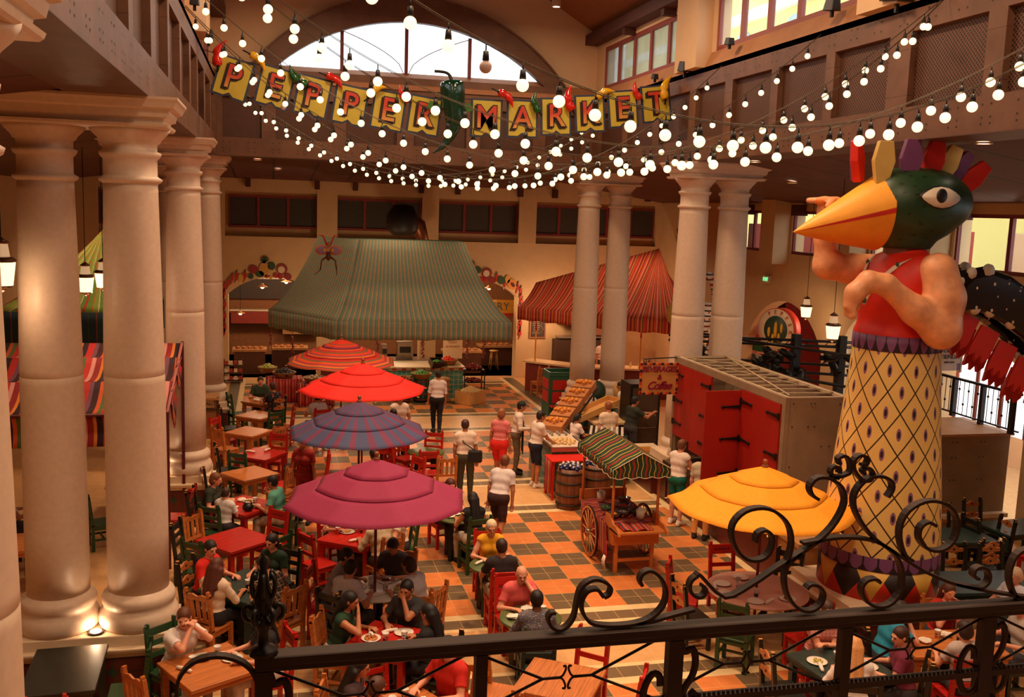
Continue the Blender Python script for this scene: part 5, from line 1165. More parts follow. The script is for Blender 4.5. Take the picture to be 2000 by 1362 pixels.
m = M(); m.box2((x0+.05, y0+.06, zt-.05), (x0+.1, y1-.06, zt)); m.box2((x1-.1, y0+.06, zt-.05), (x1-.05, y1-.06, zt))
n = 12
for i in range(n+1): y = y0+.1+(y1-y0-.2)*i/n; m.box2((x0+.1, y-.015, zt-.03), (x1-.1, y+.015, zt))
m.tube([(x0+.1, y1-.3, zt+.01), (x1-.1, y1-1.6, zt+.01)], .01, 4); m.tube([(x1-.12, y1-.1, zt+.01), (x0+.15, y0+.2, zt+.01)], .014, 4); m.tube([(x0+.12, y1-1, zt+.012), (x1-.1, y0+.4, zt+.012)], .008, 4)
obj('roof_rungs', m, mat('pale_batten', (208, 182, 146), .6), booth)
def hinge(parent, y, z, s):
    m = M(); m.prism([(y-.05*s, z-.035), (y+.34*s, z-.012), (y+.34*s, z+.012), (y-.05*s, z+.035)][::s], x0-.075, x0-.055, axis='x'); m.cyl((x0-.08, y+.36*s, z), (x0-.05, y+.36*s, z), .032, 8); m.box((x0-.065, y-.03*s, z), (.03, .05, .12))
    obj('strap_hinge', m, castiron, parent)
for i, (a, b, zb) in enumerate([(18.5, 19.38, 1.5), (17.6, 18.5, 1.35), (14.87, 16.3, 1.2)]):
    m = M(); m.box2((x0-.05, a+.005, zb), (x0-.01, b-.005, zt-.14)); d = obj('door_panel', m, reddoor, booth)
    for z in (zb+.28, (zb+zt-.14)/2, zt-.35): hinge(d, b-.05 if i != 1 else a+.05, z, -1 if i != 1 else 1)
    if i == 2:
        for z in (zb+.28, (zb+zt-.14)/2, zt-.35): hinge(d, a+.05, z, 1)
# the leaf that stands open
m = M(); m.box2((7.70, 16.33, 1.22), (8.42, 16.37, 3.0)); d = obj('open_door_panel', m, reddoor, booth)
for z in (1.45, 2.1, 2.7):
    m = M(); m.prism([(8.40, z-.035), (8.06, z-.012), (8.06, z+.012), (8.40, z+.035)][::-1], 16.31, 16.33, axis='y'); m.cyl((8.04, 16.305, z), (8.04, 16.335, z), .032, 8); m.box((8.41, 16.32, z), (.05, .03, .12)); obj('strap_hinge', m, castiron, d)
m = M()
for y in (14.74, ):
    for (dx, dz) in ((.12, .1), (.45, .1), (.52, .1), (.12, .5), (.42, .5), (.54, .5), (1.0, .12), (1.12, .12), (.7, .85), (.85, .85), (.12, 1.5), (.3, 1.8), (.45, 1.8), (.12, 1.2), (1.0, 1.6), (1.12, 1.6), (.6, 1.35), (1.0, .5), (1.12, .5)): m.lathe([(.014, 0), (.014, .01), (0, .012)], (x0+dx, y, zt-dz), 6, rot=rot3(R_(90), 0, 0))
obj('bolt_heads', m, boltm, booth)
ct = thing('service_counter', 'dark red counter running under the red doors of the booth', 'counter', (0, 0, 0))
m = M(); m.box2((8.3, 14.5, 0), (9.6, 19.25, .88)); obj('counter_body', m, mat('oxblood_panel', (104, 36, 28), .5), ct)
m = M(); m.box2((8.16, 14.4, .88), (9.7, 19.25, .95)); obj('countertop', m, mat('dark_stone', (70, 52, 42), .3), ct)
m = M(); m.box2((8.3, 13.75, 0), (9.6, 14.48, .9)); m.box2((8.24, 13.7, .9), (9.66, 14.4, .97)); obj('counter_end', m, mat('honey_panel', (196, 140, 84), .5), ct)
lw = thing('low_wall', 'low tiled wall with stone ledge and short pale post left of the booth', 'wall', (0, 0, 0))
m = M(); m.box2((8.18, 19.9, 0), (8.9, 21.6, .55)); m.box2((8.3, 19.35, 0), (8.95, 19.9, .55)); obj('tiled_face', m, tile_base, lw)
m = M(); m.box2((8.1, 19.85, .55), (8.9, 21.65, .72)); m.box2((8.28, 19.3, .72), (8.95, 20.3, .98)); obj('stone_ledge', m, stone2, lw)
m = M(); m.lathe([(.13, .98), (.14, 1.02), (.11, 1.08), (.12, 1.13), (.085, 1.16), (.075, 1.2), (.07, 2.6)], (8.5, 19.5, 0), 20); obj('post', m, stone, lw)
# hanging sign
sg = thing('hanging_sign', 'painted Beverages and Coffee sign at the booth corner', 'sign', (7.92, 19.15, 2.74))
m = M(); m.box((0, 0, 0), (.78, .04, .60)); obj('sign_board', m, mat('sign_ochre', (208, 150, 84), .5, noise=.05), sg)
m = M()
for i in range(13):
    t = -.39+i*.065
    for z in (-.315, .315): m.box((t, -.005, z), (.066, .05, .04), mat=i % 3)
for i in range(10):
    z = -.29+i*.065
    for x in (-.405, .405): m.box((x, -.005, z), (.04, .05, .066), mat=i % 3)
obj('sign_border', m, [paint('border_red', (200, 60, 34)), paint('border_dark', (50, 26, 40)), paint('border_orange', (222, 120, 50))], sg)
m = M()
for txt, z, s, it in (('BEVERAGES', .2, .165, .15), ('&', .03, .15, .2), ('Coffee', -.15, .24, .45)):
    v, f = letters(txt, s, .012, (np.eye(3), np.array((0, -.027, z))), off=.004, ital=it, space=.9 if txt != 'Coffee' else .85); m.add(v, f)
obj('lettering', m, paint('sign_lettering', (140, 30, 60)), sg)
m = M(); m.tube([(-.35, 0, .33), (-.35, 0, .42), (.45, .2, .42), (.62, .35, .3)], .012, 6); obj('bracket', m, castiron, sg)
# ================================================================ iron railing at the front balcony
SCROLLS = {'a':[(1.008,4.689),(0.993,4.69),(0.981,4.672),(0.992,4.64),(1.024,4.622),(1.057,4.636),(1.08,4.672),(1.088,4.721),(1.098,4.77),(1.121,4.797),(1.158,4.809),(1.197,4.795),(1.218,4.772),(1.212,4.747),(1.193,4.738)],'b':[(1.19,4.739),(1.166,4.769),(1.129,4.765),(1.109,4.732),(1.11,4.695),(1.128,4.659),(1.16,4.635),(1.237,4.623),(1.326,4.626),(1.389,4.647),(1.432,4.692),(1.439,4.749),(1.413,4.801),(1.373,4.83),(1.341,4.821),(1.331,4.797),(1.341,4.774)],'c':[(1.326,4.626),(1.39,4.631),(1.468,4.648),(1.559,4.665)],'d':[(1.584,4.758),(1.589,4.757),(1.593,4.754),(1.597,4.75),(1.6,4.745),(1.601,4.738),(1.6,4.732),(1.597,4.725),(1.592,4.72),(1.585,4.716),(1.576,4.715),(1.566,4.716),(1.556,4.72),(1.547,4.727),(1.54,4.736),(1.535,4.747),(1.533,4.759),(1.534,4.771),(1.539,4.782),(1.548,4.791),(1.56,4.798),(1.575,4.801),(1.679,4.707),(1.791,4.751),(1.894,4.814),(1.989,4.868),(2.076,4.924),(2.135,4.99),(2.165,5.065),(2.146,5.125),(2.092,5.161),(2.037,5.165),(2.008,5.134),(2.02,5.1),(2.049,5.08)],'e':[(1.796,4.92),(1.802,4.954),(1.837,4.965),(1.866,4.934),(1.861,4.883),(1.828,4.851),(1.775,4.85),(1.728,4.882),(1.696,4.942),(1.698,5.0),(1.743,5.044),(1.813,5.055),(1.876,5.034),(1.93,4.982),(1.949,4.913),(1.94,4.854),(1.921,4.812)],'f':[(1.989,4.868),(1.938,4.82),(1.929,4.769),(1.948,4.699),(1.994,4.644),(2.046,4.627),(2.09,4.646),(2.107,4.689),(2.084,4.725),(2.046,4.736),(2.027,4.72)],'g':[(2.092,5.161),(2.173,5.18),(2.173,5.226),(2.148,5.25),(2.122,5.24),(2.131,5.217)],'h':[(2.129,5.16),(2.095,5.182),(2.102,5.207),(2.13,5.202),(2.131,5.181)],'i':[(2.231,5.152),(2.195,5.192),(2.191,5.23),(2.217,5.25),(2.251,5.237),(2.244,5.211),(2.226,5.212)],'j':[(2.231,5.152),(2.264,5.147),(2.281,5.172),(2.259,5.198),(2.232,5.19),(2.243,5.173)],'k':[(2.352,5.078),(2.371,5.109),(2.364,5.14),(2.327,5.161),(2.276,5.162),(2.232,5.137),(2.204,5.091),(2.211,5.037),(2.251,4.972),(2.317,4.906),(2.4,4.854),(2.494,4.793),(2.588,4.744),(2.701,4.7),(2.813,4.676),(2.831,4.678),(2.845,4.685),(2.856,4.695),(2.862,4.708),(2.862,4.722),(2.858,4.735),(2.851,4.747),(2.84,4.756),(2.828,4.762),(2.816,4.765),(2.804,4.764),(2.795,4.76),(2.788,4.754),(2.785,4.746),(2.784,4.739),(2.786,4.731),(2.791,4.725),(2.796,4.72),(2.803,4.717),(2.809,4.717),(2.813,4.718)],'l':[(2.584,4.95),(2.547,4.967),(2.514,4.945),(2.515,4.897),(2.559,4.854),(2.622,4.847),(2.672,4.881),(2.688,4.945),(2.658,5.011),(2.591,5.049),(2.52,5.052),(2.454,5.019),(2.424,4.965),(2.426,4.901),(2.455,4.836),(2.493,4.81)],'m':[(1.996,4.906),(2.071,4.914),(2.154,4.922),(2.257,4.913),(2.336,4.889),(2.411,4.838),(2.448,4.772),(2.452,4.691),(2.413,4.636),(2.353,4.624),(2.298,4.652),(2.272,4.702),(2.29,4.737),(2.333,4.742),(2.352,4.725)],'n':[(2.701,4.7),(2.824,4.668),(2.986,4.633),(3.132,4.607)],'o':[(3.105,4.819),(3.037,4.83),(2.984,4.808),(2.959,4.743),(2.972,4.676),(3.017,4.614),(3.086,4.593)],'p':[(-0.346,4.413),(-0.318,4.476),(-0.308,4.542),(-0.262,4.598),(-0.184,4.615),(-0.11,4.591),(-0.064,4.542),(-0.041,4.452),(-0.064,4.387)]}
iron = mat('wrought_iron', (46, 30, 24), .55, spec=.3, noise=.1)
fl = M(); fl.box2((-4, -4, 3.35), (7, 3.42, 3.6)); struct('floor_balcony', fl, mat('balcony_slab', (150, 110, 80), .7))
rl = thing('railing', 'dark wrought iron balcony railing with scrolls crossing the picture foot', 'railing', (0, 0, 0))
RY = 3.3
m = M(); m.box2((-.06, RY-.035, 4.575), (4.6, RY+.035, 4.61)); m.box2((-.06, RY-.022, 4.55), (4.6, RY+.022, 4.575)); obj('handrail', m, iron, rl, bev=.004)
m = M(); m.box2((-.03, RY-.02, 4.29), (4.6, RY+.02, 4.315)); m.box2((-.03, RY-.02, 3.66), (4.6, RY+.02, 3.69)); obj('lower_rail', m, iron, rl)
m = M()
for i in range(230): m.sph((0+i*.02, RY-.012, 4.322), .0085, 5, k=3)
obj('bead_strip', m, iron, rl); bpy.data.objects['bead_strip']['kind'] = 'stuff'
def smooth(P, n=4):
    P = np.array(P, float); out = []
    for i in range(len(P)-1):
        p0, p1, p2, p3 = P[max(i-1, 0)], P[i], P[i+1], P[min(i+2, len(P)-1)]
        for k in range(n): t = k/n; out.append(.5*((2*p1)+(-p0+p2)*t+(2*p0-5*p1+4*p2-p3)*t*t+(-p0+3*p1-3*p2+p3)*t**3))
    out.append(P[-1]); return np.array(out)
for k, P in SCROLLS.items():
    Q = smooth(P, 3); Q3 = np.stack([Q[:, 0], np.full(len(Q), RY), Q[:, 1]], 1); m = M()
    # strap iron: wide across the railing, thin in its plane
    hw = .017 if k not in 'ghij' else .015; th = .006; n = len(Q3); vs = []
    for i in range(n):
        t = Q[min(i+1, n-1)]-Q[max(i-1, 0)]; t = t/(np.linalg.norm(t)+1e-9); nn = np.array((-t[1], 0, t[0]))
        for a, b in ((-1, -1), (1, -1), (1, 1), (-1, 1)): vs.append(Q3[i]+nn*th*a+np.array((0, hw*b, 0)))
    f = [(0, 1, 2, 3), (4*n-1, 4*n-2, 4*n-3, 4*n-4)]
    for i in range(n-1):
        for q in range(4): f.append((i*4+q, i*4+4+q, i*4+4+(q+1) % 4, i*4+(q+1) % 4))
    m.add(vs, f, sm=False); obj('scroll', m, iron, rl)
for i, x in enumerate((-.03, .735, 1.49, 2.22, 2.88, 3.6)):
    m = M(); w = .022 if i % 2 else .03; m.box2((x-w, RY-.022, 3.6), (x+w, RY+.022, 4.55)); obj('post', m, iron, rl)
    if i % 2 == 0:
        for s in (-1, 1):
            m = M(); Q = smooth([(.02, 4.54), (.035, 4.50), (.07, 4.51), (.085, 4.46), (.075, 4.40), (.045, 4.35), (.03, 4.28), (.06, 4.22), (.1, 4.24), (.105, 4.3), (.07, 4.34)] if s > 0 else [(.02, 4.3), (.03, 4.24), (.08, 4.22), (.115, 4.28), (.12, 4.36), (.09, 4.42), (.06, 4.41), (.055, 4.37)], 3)
            m.tube([(x+s*a, RY-.01, z) for a, z in Q], .016, 6, flat=.35, up=(0, 1, 0)); obj('bow_scroll', m, iron, rl)
for i in range(6):
    x = (-.03+.735*i, ); a = -.03+.73*i; b = a+.73; c = (a+b)/2; z = 4.432
    m = M()
    for s, e in ((a, -1), (b, 1)):
        m.tube([(s, RY, 4.56), (c+.095*e, RY, z), (c+.03*e, RY, z)], .006, 5); m.tube([(c+.095*e, RY, z), (s, RY, 4.31)], .006, 5)
    obj('lattice_bars', m, iron, rl)
    m = M()
    for sx in (-1, 1):
        for sz in (-1, 1): m.tube(smooth([(c+.03*sx, RY, z), (c+.016*sx, RY, z+.008*sz), (c+.005*sx, RY, z+.032*sz), (c+.008*sx, RY, z+.045*sz), (c+.016*sx, RY, z+.042*sz)], 3), .0045, 5)
    obj('quatrefoil', m, iron, rl)
fn = thing('newel_finial', 'black leafy iron finial on the railing post at lower left', 'finial', (-.03, RY, 4.61))
m = M(); m.lathe([(.05, 0), (.045, .02), (.02, .03), (.018, .08), (.03, .1), (.035, .12), (.02, .14), (.028, .17), (.035, .2), (.02, .25), (.012, .3), (.016, .33), (0, .36)], n=14); obj('stem', m, castiron, fn)
for a in range(6):
    m = M(); an = a*math.pi/3; P = smooth([(.015, .14), (.035, .12), (.06, .13), (.065, .16), (.05, .175), (.04, .16)], 3); m.tube([(r*math.cos(an), r*math.sin(an), z) for r, z in P], .009, 6)
    P = smooth([(.018, .2), (.04, .22), (.045, .26), (.03, .29), (.03, .27)], 3); m.tube([(r*math.cos(an+.5), r*math.sin(an+.5), z) for r, z in P], .008, 6); obj('leaf', m, castiron, fn)
# ================================================================ tents and canopies
def stripe_cloth(name, stops, k, axis='u', **kw):
    t = Mt(name, stops[0][1], .85, noise=.06, nscale=10); u, v, w = t.coord('UV'); t.ramp(((u if axis == 'u' else v)*k).fract(), stops); return t.done()
def roof_tent(name, label, mats, top, eave, val, sag=.12, pole=None):
    """top / eave: matching lists of points; valance drops val below the eave"""
    t = thing(name, label, 'tent', (0, 0, 0)); m = M(); n = len(top); U = 0; v = M()
    for i in range(n-1):
        a, b, c, d = [np.array(p, float) for p in (eave[i], eave[i+1], top[i+1], top[i])]; L = np.linalg.norm(b-a)
        if L < 1e-6: continue
        def fn(u, w):
            p = a+(b-a)*u; q = d+(c-d)*u; r = p+(q-p)*w; k = 4*w*(1-w)
            return tuple(r-np.array((0, 0, sag*k*2.0))+(q-p)*0)
        s0 = len(m.uv); m.grid(fn, 14, 10)
        for j in range(s0, len(m.uv)): m.uv[j] = tuple((U+uu*L, vv) for uu, vv in m.uv[j])
        s0 = len(v.uv); v.grid(lambda u, w: tuple((a+(b-a)*u)-np.array((0, 0, val*w))+np.array((0, 0, .02*math.sin(u*L*9)*w))), 14, 3)
        for j in range(s0, len(v.uv)): v.uv[j] = tuple((U+uu*L, vv) for uu, vv in v.uv[j])
        U += L
    obj('canopy', m, mats, t, solid=.012); obj('valance', v, mats, t, solid=.012); return t
GT = [(0, (118, 138, 118)), (.38, (170, 112, 76)), (.5, (186, 150, 110)), (.62, (140, 146, 112)), (.8, (100, 128, 116))]
gm = stripe_cloth('teal_striped_canvas', GT, 6.5)
gt = roof_tent('market_tent', 'big teal and tan striped tent hanging over the produce stand', gm,
    [(1.38, 31.3, 5.16), (2.6, 31.0, 5.10), (5.95, 31.0, 5.10), (5.95, 32.4, 5.1)], [(-.12, 31.8, 2.80), (1.8, 28.72, 2.80), (7.03, 28.72, 2.80), (7.3, 33.2, 2.8)], .55, sag=.16)
m = M(); m.add([(1.38, 31.3, 5.16), (2.6, 31.0, 5.10), (5.95, 31.0, 5.10), (5.95, 32.4, 5.1), (1.6, 32.4, 5.1)], [(0, 1, 2, 3, 4)]); obj('tent_top', m, gm, gt, solid=.01)
OT = [(0, (214, 60, 30)), (.12, (236, 130, 110)), (.2, (150, 40, 28)), (.3, (232, 110, 40)), (.42, (60, 30, 30)), (.46, (222, 80, 40)), (.58, (240, 150, 130)), (.66, (190, 50, 36)), (.78, (214, 150, 70)), (.86, (84, 44, 36)), (.9, (226, 90, 50))]
om = stripe_cloth('orange_striped_canvas', OT, 1.7)
roof_tent('snack_tent', 'orange and red striped tent over the snack counter at back right', om,
    [(8.9, 33.0, 3.7), (13.2, 32.5, 5.0), (13.2, 32.5, 5.0), (13.4, 33.5, 4.9)], [(8.0, 31.9, 2.95), (10.75, 28.8, 2.95), (12.5, 28.0, 2.95), (13.9, 30.5, 2.95)], .42, sag=.06)
LG = [(0, (120, 160, 60)), (.3, (214, 120, 50)), (.36, (150, 170, 70)), (.6, (236, 220, 170)), (.66, (110, 150, 60)), (.86, (200, 70, 40))]
lgm = stripe_cloth('lime_striped_canvas', LG, 2.2)
gr = roof_tent('lime_tent', 'lime green striped peaked tent behind the nearest left columns', lgm,
    [(-3.82, 24.6, 5.4)]*4, [(-6.2, 27.0, 3.6), (-5.9, 23.4, 3.6), (-2.75, 23.4, 3.6), (-2.75, 27, 3.6)], .02, sag=.10)
m = M()
for a, b in (((-6.2, 27.0), (-5.9, 23.38)), ((-5.9, 23.38), (-2.75, 23.38)), ((-2.75, 23.38), (-2.75, 27))):
    s0 = len(m.uv); m.grid(lambda u, w: (a[0]+(b[0]-a[0])*u, a[1]+(b[1]-a[1])*u, 3.59-.78*w), 12, 3)
obj('dark_skirt', m, stripe_cloth('dark_teal_stripe', [(0, (18, 44, 48)), (.45, (60, 60, 30)), (.5, (16, 40, 46)), (.92, (110, 44, 30))], 9), gr, solid=.01)
RC = [(0, (190, 40, 34)), (.14, (120, 70, 90)), (.22, (60, 24, 26)), (.34, (214, 90, 44)), (.42, (90, 110, 50)), (.5, (200, 44, 36)), (.62, (222, 150, 140)), (.7, (150, 36, 34)), (.82, (226, 130, 50)), (.88, (50, 26, 30))]
rcm = stripe_cloth('serape_canvas', RC, 1.0)
cn = thing('canopy_frame', 'red serape-striped canopy on maroon posts behind the nearest left columns', 'canopy', (0, 0, 0))
m = M(); U = 0
steps = [(19.6, 3.42), (18.7, 3.28), (17.7, 3.02), (16.75, 2.66)]
for i, ((ya, za), (yb, zb)) in enumerate(zip(steps[:-1], steps[1:])):
    s0 = len(m.uv); m.grid(lambda u, w: (-6.6+4.9*u, ya+(yb-ya)*w, za+(zb-za)*w-.10*math.sin(math.pi*w)), 20, 5)
    for j in range(s0, len(m.uv)): m.uv[j] = tuple((uu*6+.37*i, vv) for uu, vv in m.uv[j])
obj('canopy', m, rcm, cn, solid=.01)
m = M(); s0 = len(m.uv); m.grid(lambda u, w: (-6.6+4.9*u, 16.72+.10*math.sin(w*3), 2.62-.5*w), 20, 4)
for j in range(s0, len(m.uv)): m.uv[j] = tuple((uu*6+.2, vv) for uu, vv in m.uv[j])
obj('valance', m, rcm, cn, solid=.01)
for y, z in ((16.7, 2.68), (19.6, 3.46)):
    for x in (-1.68, -6.5): m = M(); m.box2((x-.028, y-.028, 0), (x+.028, y+.028, z)); obj('post', m, mat('maroon_post', (96, 26, 34), .45), cn)
m = M(); m.tube([(-1.68, 19.6, 3.44), (-1.68, 16.7, 2.68)], .03, 4); m.tube([(-6.5, 19.6, 3.44), (-6.5, 16.7, 2.68)], .03, 4); obj('side_rail', m, mat('pink_rail', (190, 110, 110), .5), cn)
m = M(); m.tube([(-6.6, 16.7, 2.65), (-1.68, 16.7, 2.65)], .03, 4); obj('front_rail', m, mat('maroon_post'), cn)
m = M(); 
for k, (ya, yb) in enumerate(((19.3, 18.4), (18.2, 17.4))):
    s0 = len(m.uv); m.grid(lambda u, w: (-1.66-.05*math.sin(3*w), ya+(yb-ya)*u, 3.2-.28*k-(.55+.2*k)*w*math.sin(math.pi*(.12+.76*u))), 10, 5)
    for j in range(s0, len(m.uv)): m.uv[j] = tuple((uu*1.3, vv) for uu, vv in m.uv[j])
obj('side_swag', m, rcm, cn, solid=.01)
# ================================================================ produce stand
def teal_tile():
    t = Mt('teal_tile', (84, 156, 140), .3, noise=.15, nscale=8); x, y, z = t.world(); u = (x/.155).fract(); v = (z/.155).fract()
    t.mix(z > .93, (214, 62, 34)); t.mix((z > .93)*((x/.31).fract() > .5), (222, 206, 176)); t.mix((u < .07).max(v < .07), (228, 200, 160)); return t.done()
ps = thing('produce_stand', 'teal-tiled produce stand under the big striped tent', 'counter', (0, 0, 0))
m = M(); m.box2((3.6, 31.15, 0), (6.05, 32.3, 1.02)); obj('tiled_front', m, teal_tile(), ps)
m = M(); m.box2((3.5, 31.1, 1.02), (6.1, 32.4, 1.06)); obj('countertop', m, mat('pale_counter', (206, 180, 140), .4), ps)
serape = stripe_cloth('serape_cloth', [(0, (190, 36, 26)), (.12, (26, 24, 40)), (.2, (44, 90, 110)), (.28, (210, 50, 34)), (.45, (232, 190, 160)), (.5, (30, 90, 60)), (.58, (200, 40, 30)), (.75, (26, 22, 30)), (.82, (226, 130, 50)), (.9, (120, 30, 60))], 3)
wicker = mat('wicker', (156, 110, 62), .7, noise=.35, nscale=50); barrelw = Mt('barrel_staves', (122, 70, 42), .55, noise=.15).done()
def stave_mat(name, a, b, n):
    t = Mt(name, a, .55, noise=.12); u, v, w = t.coord('UV'); f = (u*n).fract(); t.mix(f > .5, b) if b != a else None; t.mix((f < .06), tuple(int(c*.5) for c in a)); return t.done()
brown_st = stave_mat('brown_staves', (132, 80, 50), (120, 70, 44), 12); green_st = stave_mat('green_staves', (30, 66, 52), (60, 100, 84), 10)
def barrel(x, y, r, h, ms, label, hoopc, n=2):
    t = thing('barrel', label, 'barrel', (x, y, 0)); m = M(); m.lathe([(r*.86, 0), (r*.97, h*.25), (r, h*.5), (r*.97, h*.75), (r*.88, h), (r*.8, h), (r*.8, h-.05)], n=28); obj('staves', m, ms, t)
    for z in (.12, .36, .66, .9)[:4]: m = M(); rr = r*(.9+.1*math.sin(math.pi*z))+.008; m.lathe([(rr-.01, h*z-.02), (rr+.004, h*z-.02), (rr+.004, h*z+.02), (rr-.01, h*z+.02)], n=28, caps=False); obj('hoop', m, hoopc, t)
    m = M(); m.lathe([(r*.8, h-.05), (0, h-.05)], n=24); obj('inner_lid', m, mat('dark_inside', (40, 26, 18), .9), t); return t
black_h = mat('iron_hoop', (40, 30, 26), .5); red_h = mat('red_hoop', (140, 44, 30), .5)
def heap(name, label, cat, c, r, n, sz, mt, z0=0, cone=.5, seed=1, stretch=1, group=None, jit=1):
    """individual items piled in a mound; every one its own object"""
    rr = random.Random(seed); base = None
    for i in range(n):
        k = math.sqrt((i+.5)/n); a = i*2.39996; x, y = r*k*math.cos(a), r*k*math.sin(a); z = z0+cone*(1-k)+sz*.8
        if base is None:
            m = M(); m.sph((0, 0, 0), (sz*stretch, sz, sz*.9), 8, k=5); base = obj(name, m, mt, None, label, cat, group or label, loc=(c[0]+x, c[1]+y, z))
        else:
            o = base.copy(); COL.objects.link(o); o.location = (c[0]+x, c[1]+y, z)
            o.rotation_euler = (rr.uniform(-.5, .5), rr.uniform(-.5, .5), rr.uniform(0, 6))
def basket(x, y, z, r, label, h=.16):
    m = M(); m.lathe([(r*.7, 0), (r*.95, h*.8), (r, h), (r*1.04, h), (r*1.03, h+.02), (r*.94, h+.01), (r*.68, .02), (0, .02)], n=24); return obj('basket', m, wicker, None, label, 'basket', loc=(x, y, z))
veg = {'green': mat('green_pepper_skin', (70, 120, 40), .3, noise=.3, nscale=9), 'tomato': mat('tomato_skin', (214, 50, 24), .25), 'onion': mat('onion_skin', (230, 190, 128), .4, noise=.12), 'egg': mat('aubergine_skin', (36, 18, 26), .2), 'garlic': mat('garlic_skin', (232, 214, 186), .5), 'chili': mat('dried_chili_skin', (130, 26, 20), .35), 'nut': mat('brown_nut', (160, 84, 50), .5), 'orange': mat('orange_skin', (236, 150, 50), .45, noise=.1), 'gourd': mat('gourd_skin', (180, 180, 90), .4)}
for (x, y, r, b_, vk, n, sz, lab, what, st) in [
    (4.62, 30.75, .34, .75, 'green', 34, .055, 'wicker basket heaped with green peppers on a draped barrel', 'green pepper', 1.2), (4.05, 30.7, .30, .62, 'nut', 24, .035, 'shallow wicker basket of brown nuts beside the green peppers', 'brown nut', 1),
    (5.6, 31.55, .33, 1.06, 'tomato', 26, .06, 'wicker basket of tomatoes on the tiled stand', 'red tomato', 1), (.35, 30.95, .36, .78, 'egg', 26, .07, 'wicker basket of dark aubergines at the left end of the produce', 'dark aubergine', 1.3),
    (-.15, 31.5, .30, .85, 'gourd', 22, .06, 'wicker basket of pale squashes behind the aubergines', 'pale squash', 1), (1.25, 30.4, .34, .70, 'garlic', 14, .045, 'flat wicker tray with garlic beside the ring-striped umbrella', 'garlic bulb', 1)]:
    basket(x, y, b_, r, lab); heap(what.replace(' ', '_'), what+' in the '+lab.split(' with ')[-1].split(' of ')[0][:28].strip()+' at the produce stand' if 0 else what+' heaped in a wicker basket at the produce stand', what.split()[-1], (x, y), r*.8, n, sz, veg[vk], b_+.06, .16, 3, st, group=what+'s in a basket')
for x, y, r, h, lab in ((4.62, 30.75, .26, .75, 'small green-draped barrel under the green pepper basket'), (4.05, 30.7, .24, .62, 'small barrel under the nut basket')): barrel(x, y, r, h, green_st, lab, red_h)
for x, y, lab in ((.35, 30.95, 'serape-draped table under the aubergine basket'), (1.3, 30.4, 'serape-draped low table with the garlic tray')):
    t = thing('draped_table', lab, 'table', (x, y, 0)); h = .78 if x < 1 else .7
    m = M(); m.grid(lambda u, v: (.55*(u-.5)*2, -.40+.8*v, h-.01), 8, 4, uvs=(2, 1)); m.grid(lambda u, v: (.55*(u-.5)*2, -.40-.02*math.sin(u*40), h-.01-v*(h-.05)), 40, 3, uvs=(2, 1)); m.grid(lambda u, v: (-.55, .4-.8*u, h-.01-v*(h-.05)), 8, 3, uvs=(2, 1)); m.grid(lambda u, v: (.55, -.4+.8*u, h-.01-v*(h-.05)), 8, 3, uvs=(2, 1))
    obj('serape_cover', m, serape, t, solid=.01); m = M(); [m.box((a*.48, b*.33, h/2-.01), (.05, .05, h-.03)) for a in (-1, 1) for b in (-1, 1)]; obj('table_frame', m, wood('natural'), t)
burlap = mat('burlap_sack', (176, 128, 80), .9, noise=.2, nscale=25)
for i in range(5):
    m = M(); m.sph((0, 0, .085), (.30, .20, .095), 16); obj('sack', m, burlap, None, 'burlap sack, number %s from the floor in the stack by the walking man' % ['one', 'two', 'three', 'four', 'five'][i], 'sack', 'burlap sacks stacked by the produce stand', loc=(5.25, 30.55+.015*(i % 2), i*.165), rz=.2*(i % 3)-.2)
def crate(x, y, z, rz, sx, sy, sz, label, mt=None, rx=0):
    m = M(); m.box((0, 0, .01), (sx, sy, .02)); [m.box((s*(sx/2-.008), 0, sz/2), (.016, sy, sz)) for s in (-1, 1)]; [m.box((0, s*(sy/2-.008), sz/2), (sx-.032, .016, sz)) for s in (-1, 1)]
    o = obj('crate', m, mt or wood('natural'), None, label, 'crate', loc=(x, y, z), rz=rz); o.rotation_euler = (rx, 0, rz); return o
crate(6.15, 30.35, 0, R_(38), .8, .62, .42, 'pale wooden crate full of onions on the tiled floor', mat('pale_pine', (222, 168, 100), .5, noise=.1, nscale=3))
heap('onion', 'pale onion piled in the wooden crate on the floor', 'onion', (6.15, 30.35), .30, 60, .05, veg['onion'], .34, .16, 5, group='onions in the crate')
crate(5.15, 31.2, 1.1, .3, .42, .32, .2, 'tilted dark crate of small green peppers on the tiled stand', mat('dark_crate', (70, 44, 28), .6), rx=.5)
heap('lime', 'small green pepper in the tilted dark crate', 'pepper', (5.17, 31.15), .14, 16, .035, veg['green'], 1.2, .05, 7, 1.3, group='small green peppers in the crate')
rk = thing('chili_rack', 'wire rack draped with dried red chilies right of the tiled stand', 'rack', (6.4, 31.2, 0)); m = M()
for z in (.15, .55, .95): m.box((0, 0, z), (.7, .5, .02))
for a in (-1, 1):
    for b in (-1, 1): m.box((a*.33, b*.23, .5), (.03, .03, 1))
obj('frame', m, castiron, rk)
for z, n, nm in ((.97, 30, 'dried red chili heaped on the top shelf of the wire rack'), (.57, 20, 'dark red chili pod lying on the middle shelf of the wire rack')): heap('chili', nm, 'chili', (6.4, 31.2), .26, n, .04, veg['chili'], z, .16 if z > .9 else .06, 9, 2.2, group='chilies on the wire rack')
po = thing('poster_board', 'tall cream poster board behind the tomato basket', 'poster', (5.95, 32.6, 1.65)); m = M(); m.box((0, 0, 0), (.66, .03, 1.1)); obj('board', m, mat('cream_card', (244, 206, 160), .6, noise=0), po)
m = M()
